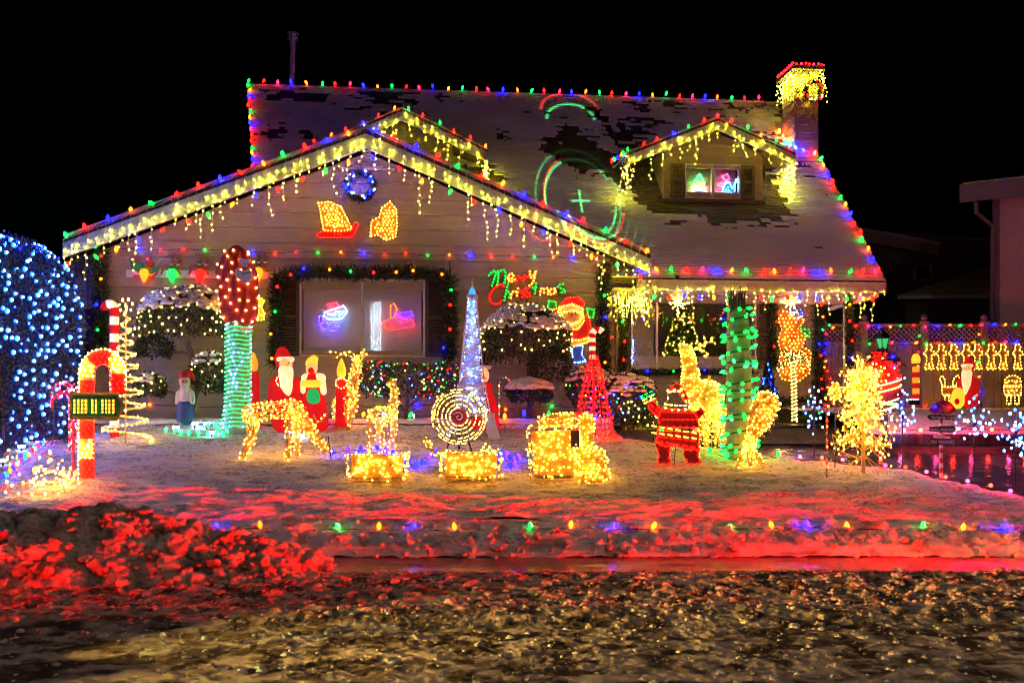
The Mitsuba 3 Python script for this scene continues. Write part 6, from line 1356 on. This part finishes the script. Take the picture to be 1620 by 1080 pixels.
# stars under the porch roof
def star(label, px, py, v, r1):
    t = thing('star_light', label, 'star light'); c = HPP(px, py, v); m = MB(); lam = []
    for i in range(8):
        a = i * np.pi / 4 + np.pi / 2; L = r1 * (1.25 if i == 4 else 1 if i % 2 == 0 else .72); e = c + (HU * math.cos(a) + HZ * math.sin(a)) * L; m.tube([c, e], .006, 4); lam += list(along([c, e], .03)[0])
    put('frame', m, 'wire_gold', t); minis(t, {'warm': np.array(lam) + gg.normal(0, .008, (len(lam), 3)) - HV * .015}, .015)
    put('cord', MB().tube([c, c + HZ * (ZE - .2 - c[2])], .004, 4), 'cord_dark', t)
star('bright eight pointed star of warm lamps before the porch window', 1072, 480, 1.5, .17); star('bright eight pointed star of warm lamps above the stacked figures', 1250, 478, 1.7, .19)
to, W = wallplane(1256, 550, PV - .09)
lamp_board('stacked snow figure of amber lamps on the porch wall', 'light figure', [(P([(1238, 492), (1262, 496), (1272, 508), (1262, 520), (1276, 530), (1268, 548), (1282, 556), (1280, 590), (1262, 604), (1236, 600), (1228, 580), (1236, 560), (1230, 540), (1236, 520), (1230, 506)]), 'gold', 'orange_plastic'), (P([(1230, 494), (1240, 492), (1242, 506), (1234, 510)]), 'red', 'red_paint'), (P([(1254, 494), (1266, 490), (1270, 500), (1258, 504)]), 'cool', 'blue_plastic'), (P([(1248, 528), (1260, 526), (1258, 540), (1250, 542)]), 'red', 'red_paint'), (P([(1266, 520), (1280, 522), (1280, 532), (1268, 532)]), 'green', 'green_paint')], to, .075, .0145, 9, power=.8)
# small palm of lights, small blue fir
b = at(1257, 667, 16.6); s = 16.6 / FOC; t = thing('light_palm', 'small palm of warm lights with rope wound trunk before the porch wall', 'light tree'); top = b + A(-.02, 0, 96 * s)
put('trunk', MB().tube([b - A(0, 0, .05), top], .03, 8), 'bark', t); th = np.linspace(0, 2 * np.pi * 17, 260); put('rope_light', MB().tube(b + (top - b) * (th / th[-1])[:, None] + np.stack([np.cos(th), np.sin(th), 0 * th], 1) * .045, .011, 5), None, t, 'warm', power=.35)
m = MB(); lam = []
for i in range(26):
    a = i * 2.4; el = gg.uniform(-.5, 1.0); d = A(math.cos(a) * math.cos(el), math.sin(a) * math.cos(el), math.sin(el)); L = gg.uniform(22, 32) * s; w = [top, top + d * L * .6 + A(0, 0, .04), top + d * L + A(0, 0, -.07)]; q, _ = along(w, .04)
    m.tube(w, [.012, .012, .004], 4)
    for p in q[1:]: m.tube([p + gg.normal(0, .03, 3), p + d * .05, p + d * .05 + gg.normal(0, .04, 3)], .004, 3, cap=False)
    lam += [p + gg.normal(0, .015, 3) for p in q[2::2]]
put('fronds', m, 'needles', t, kind='stuff'); minis(t, {'warm': lam}, .0135)
def cone_fir(label, b, h, r, cols, n, size, seed, leaf=.05, nl=2600, inside=False):
    g = np.random.default_rng(seed); t = thing('fir_tree', label, 'fir tree'); m = MB(); f = g.random(nl) ** .7; a = g.uniform(0, 6.28, nl); tier = .75 + .25 * np.abs(((1 - f) * 7) % 1); rr = r * (1 - f) ** .0 * (1 - f * .97) * tier * g.uniform(.5, 1, nl)
    p = b + np.stack([np.cos(a) * rr, np.sin(a) * rr, h * (.06 + .94 * f)], 1); d = np.stack([np.cos(a), np.sin(a), 0 * a - .25], 1) + g.normal(0, .3, (nl, 3)); d = unit_rows(d); x = unit_rows(np.cross(d, g.normal(0, 1, (nl, 3)))) * leaf * .16
    m.add(np.stack([p - x, p + x, p + d * leaf + x * .4, p + d * leaf - x * .4], 1).reshape(-1, 3), np.arange(4 * nl).reshape(-1, 4)); put('crown', m, 'needles', t); put('trunk', MB().tube([b, b + A(0, 0, h)], [.03, .006], 6), 'bark', t)
    if n:
        f = g.random(n) ** .8; a = g.uniform(0, 6.28, n); rr = r * (1 - f * .97) * 1.02; minis(t, {c: (b + np.stack([np.cos(a) * rr, np.sin(a) * rr, h * (.05 + .95 * f)], 1))[i::len(cols)] for i, c in enumerate(cols)}, size)
    return t
cone_fir('small dark fir with blue lights right of the green wound palm', at(1215, 668, 16.3), 1.0, .30, ['blue', 'cool', 'blue'], 44, .016, 3)
u_, z_ = HP(1080, 590, PV + .8); cone_fir('fir tree with warm lights inside the room behind the porch window', H(u_, PV + .8, z_ - .35), 1.75, .62, ['icicle', 'icicle', 'warm'], 240, .0135, 5, .08, 4600)
t = thing('light_string', 'tiny blue lights strung loosely inside the porch window', 'string lights'); q = [HPP(1120 + gg.uniform(0, 70), 480 + gg.uniform(0, 100), PV + .25) for _ in range(26)]; minis(t, {'blue': q[:18], 'red': q[18:22], 'ice': q[22:]}, .012); put('cord', MB().tube([HPP(1120, 490, PV + .26), HPP(1150, 520, PV + .26), HPP(1185, 500, PV + .26)], .003, 4), 'cord_dark', t)
t = thing('light_string', 'short column of tiny blue lights at the left side of the porch window', 'string lights'); minis(t, {'ice': [HPP(1001 + gg.normal(0, 1), 538 + 4 * i, PV - .06) for i in range(10)], 'blue': [HPP(1002 + gg.normal(0, 1.5), 540 + 5 * i, PV - .06) for i in range(6)]}, .010); put('cord', MB().tube([HPP(1001, 534, PV - .05), HPP(1001, 580, PV - .05)], .003, 4), 'cord_dark', t)

# ================================================================ the right side: fence, figures on it, signs
FY = 18.0; fx = lambda px: (px - 810) / FOC * FY
fence = thing('fence', 'dark board fence with a lattice top strung with coloured bulbs', 'fence'); zb, zl, zt = 1.42, 2.69, 3.03
posts = [1300, 1366, 1461, 1556, 1651, 1746]
for i, px in enumerate(posts):
    x = fx(px); p = put('post', MB().box((x, FY - .02, (zb + zt + .06) / 2), (.12, .12, zt + .06 - zb)), 'fence_paint', fence); put('post_cap', MB().lathe([(0, 0), (.10, 0), (.10, .03), (.04, .06), (.07, .10), (.05, .15), (0, .17)], (x, FY - .02, zt + .06), 10), 'fence_paint', p, smooth=40)
for x0, x1 in zip(posts[:-1], posts[1:]):
    a, b_ = fx(x0) + .06, fx(x1) - .06
    put('rail', MB().box(((a + b_) / 2, FY - .01, zt + .02), (b_ - a, .09, .05)), 'fence_paint', fence); put('rail', MB().box(((a + b_) / 2, FY - .01, zl + .02), (b_ - a, .07, .05)), 'fence_paint', fence)
    n = max(4, int((b_ - a) / .13)); w = (b_ - a) / n
    for k in range(n): put('board', MB().box((a + w * (k + .5), FY + .02 + .006 * (k % 2), (zb + zl) / 2), (w - .008, .022, zl - zb)), 'fence_paint', fence)
    m = MB(); H_ = zt - zl - .05
    for k in np.arange(-H_, b_ - a, .095):
        for sgn_ in (1, -1):
            p0, p1 = (k, 0), (k + H_, H_)
            if sgn_ < 0: p0, p1 = (k, H_), (k + H_, 0)
            t0, t1 = max(0, -p0[0] / H_), min(1, (b_ - a - p0[0]) / H_)
            if t1 <= t0: continue
            L = lambda t: (a + p0[0] + (p1[0] - p0[0]) * t, FY + .008 * sgn_, zl + .04 + p0[1] + (p1[1] - p0[1]) * t); m.bar(L(t0), L(t1), .008, .022)
    put('lattice', m, 'fence_paint', fence, kind='stuff')
fq = lambda px, py, d=.10: at(px, py, FY - d)
for lab, y0, y1, off, x0 in (('coloured bulbs along the top of the lattice fence', 518, 514, 0, 1300), ('coloured bulbs along the rail under the fence lattice', 545, 541, 2, 1375)):
    light_string('light_string', lab, [fq(x0, y0), fq(1640, y1)], .215, SEQ5[off:] + SEQ5[:off], s=1.0, lift=.0, up=(.3, -1, .2))
light_string('light_string', 'coloured bulbs low along the foot of the fence', [fq(1410, 640), fq(1470, 645), fq(1570, 650), fq(1640, 656)], .2, ['green', 'blue', 'amber', 'red', 'green', 'amber', 'blue', 'red'], s=1.0, lift=0, up=(.2, -1, .2))
light_string('light_string', 'few coloured bulbs down the fence post behind the bearded figure', [fq(1549, 528), fq(1548, 620)], .27, ['amber', 'red', 'green', 'amber', 'blue'], s=1.0, lift=0, up=(0, -1, 0))
light_string('light_string', 'few coloured bulbs down the fence post by the striped pole', [fq(1454, 532), fq(1453, 610)], .28, ['green', 'red', 'amber', 'green'], s=1.0, lift=0, up=(0, -1, 0))
light_string('light_string', 'scattered coloured bulbs down the fence at the end of the porch', [fq(1309, 515), fq(1304, 560), fq(1312, 600), fq(1302, 645)], .17, ['green', 'red', 'blue', 'blue', 'amber', 'red', 'red', 'amber'], s=1.0, lift=0, up=(0, -1, 0))
for i, x in enumerate((1469, 1488, 1508, 1528, 1545, 1567, 1586, 1609)):
    ox = fq(x, 565, .06); s = (FY - .06) / FOC; to = lambda a, b, d=0: ox + A(a, -d, b)
    pts = [(-3, 20), (3, 20), (5, 15), (3, 11), (8, 8), (8, 3), (4, 3), (4, -6), (7, -19), (1, -19), (0, -9), (-1, -19), (-7, -19), (-4, -6), (-4, 3), (-8, 3), (-8, 8), (-3, 11), (-5, 15)]
    t = lamp_board(f'{["first", "second", "third", "fourth", "fifth", "sixth", "seventh", "eighth"][i]} from left in the row of gold lit gingerbread figures hung on the fence', 'light figure', [(sg.Polygon([(a * s, b * s) for a, b in pts]), 'gold', 'brown_plastic')], to, .062, .0145, 30 + i, name='gingerbread_light', edge_only=True); labels[t]['group'] = 'gingerbread lights on the fence'
for x, lab in ((1503, 'gold lit cart with candy canes left of the bearded figure by the fence'), (1601, 'gold lit cart heaped with lamps at the right end of the fence')):
    ox = fq(x, 615, .3); s = (FY - .3) / FOC; to = lambda a, b, d=0: ox + A(a, -d, b); SP = lambda pts: sg.Polygon([(a * s, b * s) for a, b in pts])
    sh_ = [(SP([(-14, 3), (14, 3), (13, -10), (-13, -10)]), 'gold', 'brown_plastic'), (SP([(-9, -10), (-3, -10), (-3, -24), (-10, -24)]), 'gold', None), (SP([(3, -10), (9, -10), (10, -24), (3, -24)]), 'gold', None)]
    sh_ += [(SP([(-13, 5), (-9, 5), (-10, 17), (-14, 21), (-17, 15)]), 'gold', None), (SP([(3, 5), (8, 5), (14, 18), (10, 22), (4, 14)]), 'gold', None)] if x < 1550 else [(SP([(-13, 5), (13, 5), (12, 16), (4, 21), (-8, 20), (-12, 14)]), 'gold', 'brown_plastic')]
    lamp_board(lab, 'light figure', sh_, to, .055, .0145, x, name='cart_light', edge_only=x < 1550)
fB = Frame(1530, 0, 17.4)
bearded(fB, 1531, 565, 650, -1, True, 'lit plastic figure of a bearded man with a sack standing at the lattice fence', [('sack', [((1514, 636, -.15), 11, (1516, 622, -.12), 9)], 'yellow_glow', True), ('sack_print', [((1514, 636, -.33), (4, 2, 4), (1514, 634, -.33), (4, 2, 4))], 'red_glow', True), ('base', [((1524, 648, 0), 12, (1538, 648, 0), 12)], 'blue_plastic', False)])
fr = Frame(1449, 0, 17.5); t = thing('striped_pole', 'striped plastic candle pole with glowing top at the fence', 'candle figure'); pts = [fr.p(1449, y) for y in (640, 600, 575)]; striped(t, pts, .062, 7, lit=('orange_glow', 'red_glow'), sides=12); put('top', MB().lathe([(.064, 0), (.075, .02), (.078, .10), (.05, .17), (0, .19)], fr.p(1449, 575), 14), None, t, 'yellow_glow', smooth=True)
t = thing('floodlight', 'small floodlight on the snow at the foot of the striped pole', 'floodlight'); b = fr.p(1446, 636, -.6); put('housing', MB().box(b, (.16, .08, .09)), 'metal_dark', t); put('lens', MB().box(b + A(0, .0, .049), (.14, .06, .008)), None, t, 'lamp_white', power=.8)
t = thing('fence_sticker', 'small round badge on the fence right of the bearded figure', 'badge'); b = fq(1545, 640, .05); put('disc', MB().lathe([(0, 0), (.085, 0), (.085, .012), (0, .012)], b, 20, np.stack([A(1, 0, 0), A(0, 0, 1), A(0, -1, 0)], 1)), 'blue_plastic', t); put('stripe', MB().box(b + A(0, -.016, .02), (.11, .006, .022)), 'white_plastic', t)
# signpost
fr = Frame(1489, 757); s = fr.s; t = thing('signpost', 'signpost with bearded face on top and three boards on a striped post beside the driveway', 'signpost'); striped(t, [fr.o - A(0, 0, .05), fr.p(1489, 640)], .022, 13)
def board(pts, text, px, py, hgt, bs='wood_sign', nm='sign_board'):
    o = fr.p(1489, py, -.03); k = put(nm, MB().prism(sg.Polygon([((a - 1489) * s, (py - b) * s) for a, b in pts]), .02, o, A(1, 0, 0), A(0, 0, 1), A(0, -1, 0)), bs, t)
    if text:
        m = meshkit.text_mesh(text, hgt, .003, True); w = m.vertices[:, 0].max(); v = np.asarray(m.vertices) * A(min(1, 38 * s / w), 1, 1); put('lettering', MB().add(o + A((px - 1489) * s - v[:, 0].max() / 2, -.0205, -hgt / 2) + np.stack([v[:, 0], -v[:, 2], v[:, 1]], 1), m.faces), 'white_plastic', k, kind='stuff')
board([(1466, 659), (1471, 655), (1511, 657), (1509, 664), (1471, 664)], 'Christmas Town', 1490, 660, .036); board([(1470, 675), (1508, 673), (1512, 679), (1507, 684), (1470, 682)], "Santa's Workshop", 1489, 679, .036); board([(1466, 697), (1470, 693), (1508, 695), (1512, 700), (1508, 704), (1470, 703)], 'TREE TRIMMING', 1489, 699, .038)
board([(1468, 650), (1474, 640), (1492, 632), (1504, 638), (1512, 648), (1504, 654), (1490, 655), (1478, 654)], '', 1489, 644, .02, 'red_cloth', 'plaque'); board([(1478, 646), (1488, 640), (1500, 643), (1502, 650), (1490, 658), (1480, 652)], '', 1489, 645, .02, 'skin_plastic', 'plaque_face')
b = fr.p(1489, 646, -.07); put('plaque_nose', MB().balls([b], .02, ICO1), 'red_paint', t); put('plaque_lamp', MB().balls([fr.p(1479, 643, -.07)], .02, ICO1), None, t, 'blue'); put('plaque_lamp', MB().balls([fr.p(1503, 644, -.07)], .016, ICO1), None, t, 'red')
board([(1476, 690), (1482, 688), (1500, 690), (1504, 693), (1478, 693)], '', 1489, 690, .02, 'snow', 'snow_cap')
# ---- gate at the left of the house
gt = thing('side_gate', 'dark side gate below a white ribbed panel between hedge and house', 'gate'); gx0, gx1, GY = (112 - 810) / FOC * 14.9, (151 - 810) / FOC * 14.9, 14.9; zz_ = lambda y: 1.5 + (644 - y) / FOC * GY
put('door', MB().box(((gx0 + gx1) / 2, GY, (1.2 + zz_(489)) / 2), (gx1 - gx0, .05, zz_(489) - 1.2)), 'gate_paint', gt)
for k in range(4): put('panel_rib', MB().box((gx0 + (k + .5) * (gx1 - gx0) / 4, GY - .03, (zz_(489) + zz_(404)) / 2), ((gx1 - gx0) / 4 - .02, .05, zz_(404) - zz_(489))), 'white_trim', gt)
put('panel', MB().box(((gx0 + gx1) / 2, GY + .02, (zz_(489) + zz_(404)) / 2), (gx1 - gx0, .04, zz_(404) - zz_(489))), 'white_trim', gt)
bd = thing('alarm_badge', 'blue eight sided alarm company badge on the side gate', 'badge'); b = A((123 - 810) / FOC * 14.8, 14.86, 1.5 + (644 - 512) / FOC * 14.8); oc = lambda r: sg.Polygon([(r * math.cos(a), r * math.sin(a)) for a in np.arange(8) * np.pi / 4 + np.pi / 8])
put('plate', MB().prism(oc(.11), .008, b, A(1, 0, 0), A(0, 0, 1), A(0, -1, 0)), 'blue_plastic', bd); put('rim', MB().prism(oc(.12).difference(oc(.108)), .011, b, A(1, 0, 0), A(0, 0, 1), A(0, -1, 0)), 'white_plastic', bd)
m = meshkit.text_mesh('ADT', .06, .003, True); v = np.asarray(m.vertices); put('lettering', MB().add(b + A(-.066, -.0085, -.03) + np.stack([v[:, 0] * .9, -v[:, 2], v[:, 1]], 1), m.faces), 'white_plastic', bd, kind='stuff')

# ================================================================ what stands behind
nh = thing('neighbour_house', 'pale stucco house with dark eave at the right edge', 'house'); y0 = 18.0
c0 = A((1573 - 810) / FOC * 19.5, 19.5, 0); dv = unit(A(.86, -.5, 0)); bk = unit(A(.5, .86, 0))
Q = lambda a, b, z: c0 + dv * a + bk * b + A(0, 0, z + (.45 if z > 3 else 0))
put('wall', MB().hexa([Q(0, 0, 1.2), Q(9, 0, 1.2), Q(9, 7, 1.2), Q(0, 7, 1.2), Q(0, 0, 5.45), Q(9, 0, 5.45), Q(9, 7, 5.45), Q(0, 7, 5.45)]), 'stucco', nh)
put('roof', MB().hexa([Q(-.55, -.5, 5.55), Q(9.5, -.5, 5.6), Q(9.5, 4, 6.6), Q(-.55, 4, 6.5), Q(-.55, -.5, 5.62), Q(9.5, -.5, 5.67), Q(9.5, 4, 6.7), Q(-.55, 4, 6.6)]), 'roof_snow', nh)
put('eave_board', MB().hexa([Q(-.6, -.56, 5.22), Q(9.5, -.56, 5.26), Q(9.5, -.50, 5.26), Q(-.6, -.50, 5.22), Q(-.6, -.56, 5.58), Q(9.5, -.56, 5.63), Q(9.5, -.50, 5.63), Q(-.6, -.50, 5.58)]), 'grey_trim', nh)
put('soffit', MB().hexa([Q(-.55, -.5, 5.28), Q(9.5, -.5, 5.3), Q(9.5, 0, 5.4), Q(-.55, 0, 5.4), Q(-.55, -.5, 5.3), Q(9.5, -.5, 5.32), Q(9.5, 0, 5.42), Q(-.55, 0, 5.42)]), 'grey_trim', nh)
put('downpipe', MB().tube([Q(-.3, -.53, 5.2), Q(-.3, -.5, 5.0), Q(-.02, -.08, 4.75), Q(-.05, -.06, 1.2)], .045, 8), 'grey_trim', nh)
put('corner_board', MB().hexa([Q(-.03, -.03, 1.2), Q(.1, -.03, 1.2), Q(.1, .0, 1.2), Q(-.03, .0, 1.2), Q(-.03, -.03, 5.3), Q(.1, -.03, 5.3), Q(.1, .0, 5.3), Q(-.03, .0, 5.3)]), 'grey_trim', nh)
bh = thing('distant_house', 'dim grey house with snowy gable seen over the fence', 'house'); BY = 30.0
bp = lambda px, py, d=0: at(px, py, BY + d)
put('wall', MB().prism(sg.Polygon([(0, -4), (9.5, -4), (9.5, 4.6), (6, 5.2), (0, 5.6)]), .2, A((1290 - 810) / 50, BY + .2, 1.6), A(1, 0, 0), A(0, 0, 1), A(0, -1, 0)), 'fence_paint', bh)
m = MB(); a_, b_ = bp(1366, 364, -.4), bp(1486, 387, -.4); m.hexa([a_ - A(0, 0, .34), b_ - A(0, 0, .34), b_ + A(0, .06, -.34), a_ + A(0, .06, -.34), a_, b_, b_ + A(0, .06, 0), a_ + A(0, .06, 0)]); put('gable_board', m, 'stucco', bh)
put('roof', MB().hexa([a_ + A(-3, .1, .55), b_ + A(.1, .1, 0), b_ + A(.1, 6, 0), a_ + A(-3, 6, .55), a_ + A(-3, .1, .65), b_ + A(.1, .1, .1), b_ + A(.1, 6, .1), a_ + A(-3, 6, .65)]), 'roof_snow', bh)
w0, w1 = bp(1447, 443, -.05), bp(1473, 419, -.05); fm = MB()
for p, q_ in (((w0[0], w0[2]), (w1[0], w0[2])), ((w1[0], w0[2]), (w1[0], w1[2])), ((w1[0], w1[2]), (w0[0], w1[2])), ((w0[0], w1[2]), (w0[0], w0[2]))): fm.bar((p[0], BY - .05, p[1]), (q_[0], BY - .05, q_[1]), .08, .08, up=(0, 1, 0))
k = put('window_frame', fm, 'stucco', bh); put('pane', MB().box(((w0[0] + w1[0]) / 2, BY - .02, (w0[2] + w1[2]) / 2), (w1[0] - w0[0], .02, w1[2] - w0[2])), 'black_plastic', k)
sd = thing('distant_shed', 'low shed roof with thin snow between fence and distant house', 'shed'); SY = 25.0; p0, p1, p2 = at(1420, 467, SY), at(1572, 425, SY + 2), at(1572, 466, SY)
put('roof', MB().hexa([p0 - A(0, 0, .1), p2 - A(0, 0, .1), at(1572, 425, SY + 3) - A(0, 0, .1), at(1545, 428, SY + 3) - A(0, 0, .1), p0, p2, at(1572, 425, SY + 3), at(1545, 428, SY + 3)]), 'roof_snow', sd); put('wall', MB().box((p0[0] + 1.6, SY + 1.6, 2.6), (2.4, 2.4, 3.4)), 'grey_trim', sd)
for i, (x, Y, h, r, lab) in enumerate(((9.0, 40, 15, 3.4, 'tall dark conifer in the night right of the chimney'), (14.5, 36, 13, 3.2, 'dark conifer in the night above the distant house'), (-3.0, 44, 17, 3.8, 'tall dark conifer in the night behind the vent pipe'), (-13.5, 34, 12, 3.2, 'dark conifer in the night above the blue hedge'), (19.5, 42, 16, 4.0, 'tall dark conifer in the night at the upper right'))):
    cone_fir(lab, A(x, Y, 1.2), h, r, [], 0, .02, 50 + i, .75, 2600)

# ================================================================ lamps outside the frame
lamp = thing('street_lamp', 'tall street lamp with curved arm across the road', 'street lamp')
lp = A(5.5, -6.0, 0.0)
put('pole', MB().lathe([(.11, 0), (.08, 3), (.06, 7.6)], lp, 12), 'metal_dark', lamp); put('arm', MB().tube([lp + A(0, 0, 7.5), lp + A(-.3, .4, 8.0), lp + A(-.9, 1.2, 8.2)], .045, 8), 'metal_dark', lamp)
put('lantern', MB().box(lp + A(-1.0, 1.35, 8.26), (.36, .8, .12)), 'metal_dark', lamp)
scene[lamp + '__lens'] = mikit.ply(MB().box(lp + A(-1.0, 1.35, 8.16), (.3, .7, .06)).mesh(), 'glass_warm', emitter={'type': 'area', 'radiance': rgb(STREET), 'sampling_weight': 40.0})
# two unseen lorries added to redden the snow; the low bed blocks upward light
ROTW = np.stack([A(1, 0, 0), A(0, 0, 1), A(0, -1, 0)], 1)
def lorry(label, X0, TY, f, aim, cut, k_):
    """rear end at (X0, TY); f = 1: it points to the left and its tail lamps shine to the right"""
    tr = thing('flatbed_lorry', label, 'lorry'); X = lambda d: X0 - f * d
    put('bed', MB().box((X(2.6), TY, .425), (5.2, 2.0, .11)), 'car_paint', tr); put('cab', bones([(A(X(6.4), TY - .6, 1.0), .45, A(X(6.4), TY + .6, 1.0), .45), (A(X(6.2), TY - .6, 1.8), .35, A(X(6.2), TY + .6, 1.8), .35), (A(X(7.4), TY - .6, .9), .35, A(X(7.4), TY + .6, .9), .35)], .15, 3), 'car_paint', tr, smooth=40); put('chassis', MB().box((X(4.6), TY, .29), (4.2, .9, .15)), 'metal_dark', tr)
    for wx in (2.9, 6.6):
        for wy in (-.85, .85): put('wheel', MB().lathe([(0, -.13), (.3, -.13), (.42, -.1), (.42, .1), (.3, .13), (0, .13)], (X(wx), TY + wy, .42), 20, ROTW), 'black_plastic', tr)
    for wy in (-.5, .5):
        k = put('tail_lamp', MB().box((X(1.84), TY + wy, .305), (.06, .3, .12)), 'black_plastic', tr)
        put('lens', MB().box((X(1.80), TY + wy, .305), (.012, .26, .1)), 'red_paint', k)
        p = A(X(1.77), TY + wy, .33); scene[f'{tr}_beam{int(wy > 0)}'] = {'type': 'spot', 'to_world': T().look_at(p.tolist(), (p + A(*aim)).tolist(), [0, 0, 1]), 'cutoff_angle': cut, 'beam_width': cut * .7, 'intensity': rgb(A(*TAILLAMP) * k_), 'sampling_weight': 20.0}
lorry('unseen flatbed lorry added left of the frame to throw red light on the snow', -4.2, 6.9, 1, (5.2, 2.6, -.1), 26.0, 1.1)
lorry('unseen flatbed lorry added right of the frame to redden the kerb bank', 5.2, 8.5, -1, (-5, .8, -.12), 20.0, 2.6)
car = thing('parked_car', 'unseen car added left of the frame to throw gold light on the slush', 'car'); CX, CY = -4.3, 4.75  # car added out of view so that its beams gild the road slush
put('body', bones([(A(CX - .35, CY - .6, .58), .28, A(CX - .35, CY + .6, .58), .28), (A(CX - 4.0, CY - .6, .62), .34, A(CX - 4.0, CY + .6, .62), .34), (A(CX - .6, CY, .6), .3, A(CX - 4, CY, .62), .36), (A(CX - .35, CY + .55, .6), .3, A(CX - 4, CY + .55, .62), .36), (A(CX - .35, CY - .55, .6), .3, A(CX - 4, CY - .55, .62), .36)], .15, 3), 'car_paint', car, smooth=40)
put('cabin', bones([(A(CX - 1.9, CY - .5, 1.1), .25, A(CX - 1.9, CY + .5, 1.1), .25), (A(CX - 3.3, CY - .5, 1.1), .25, A(CX - 3.3, CY + .5, 1.1), .25), (A(CX - 1.9, CY, 1.1), .25, A(CX - 3.3, CY, 1.1), .25)], .15, 3), 'black_plastic', car, smooth=40)
for wx in (-.8, -3.4):
    for wy in (-.72, .72): put('wheel', MB().lathe([(0, -.1), (.22, -.1), (.32, -.08), (.32, .08), (.22, .1), (0, .1)], (CX + wx, CY + wy, .32), 20, ROTW), 'black_plastic', car)
for wy in (-.5, .55):
    k = put('headlamp', MB().lathe([(0, 0), (.085, .01), (.095, .05), (.06, .08), (0, .08)], (CX + .02, CY + wy, .60), 14, np.stack([A(0, 0, 1), A(0, 1, 0), A(-1, 0, 0)], 1)), 'white_plastic', car)
    p = A(CX + .06, CY + wy, .60)
    scene[k.replace('__', '_') + '_beam'] = {'type': 'spot', 'to_world': T().look_at(p.tolist(), (p + A(6.0, 1.7, -.62)).tolist(), [0, 0, 1]), 'cutoff_angle': 15.0, 'beam_width': 6.0, 'intensity': rgb(HEADLAMP), 'sampling_weight': 22.0}
# laser projector on the lawn, throwing rings and a cross on the roof
pj = thing('laser_projector', 'small black laser projector on a tall stake across the road', 'laser projector'); lo_ = A(2.2, -1.0, 1.9); tgt = RF(*RT(918, 318)); ld = unit(tgt - lo_)
put('stake', MB().tube([A(lo_[0], lo_[1], 0), lo_], .012, 6), 'metal_dark', pj); put('housing', MB().tube([lo_ - ld * .12, lo_ + ld * .02], .045, 10), 'black_plastic', pj)
def laser(p, n, uv):
    x, y = (uv.x - .5) * 2, (.5 - uv.y) * 2
    def ring(cx, cy, rx, ry, w, c, a0=-9.0, a1=9.0):
        dx_, dy_ = (x - cx) / rx, (y - cy) / ry; d = dr.abs(dr.sqrt(dx_ * dx_ + dy_ * dy_) - 1) * min(rx, ry); an = dr.atan2(dy_, dx_)
        return mi.Color3f(*c) * dr.select((d < w) & (an > a0) & (an < a1), 1.0, 0.0)
    g_, r_ = (.05, 1.0, .22), (1.0, .05, .03); col = ring(0, 0, .30, .36, .010, g_, -2.6, 3.0) + ring(.02, 0, .36, .44, .008, g_) * .5 + ring(-.03, .0, .34, .40, .008, r_, -1.2, 2.9) + ring(.42, .22, .16, .15, .008, r_) + ring(-.02, -.70, .20, .13, .009, g_, -9, 0.) + ring(-.02, -.78, .24, .14, .008, r_, -9, 0.)
    for i in range(4): col = col + ring(.05, .02, .46 + .07 * i, .54 + .09 * i, .006, g_, 1.2, 2.9) * (.3 - .05 * i)
    cr = dr.select(((dr.abs(x) < .008) & (dr.abs(y) < .10)) | ((dr.abs(y) < .009) & (dr.abs(x) < .08)) | (dr.abs(x) + dr.abs(y) < .024), 1.6, 0.0)
    return col + mi.Color3f(*g_) * cr
scene['laser_beam'] = {'type': 'spot', 'to_world': T().look_at((lo_ + ld * .05).tolist(), tgt.tolist(), [0, 0, 1]), 'cutoff_angle': 6.6, 'beam_width': 6.5, 'intensity': rgb((LASER,) * 3), 'texture': mikit.proc(laser), 'sampling_weight': 90.0}
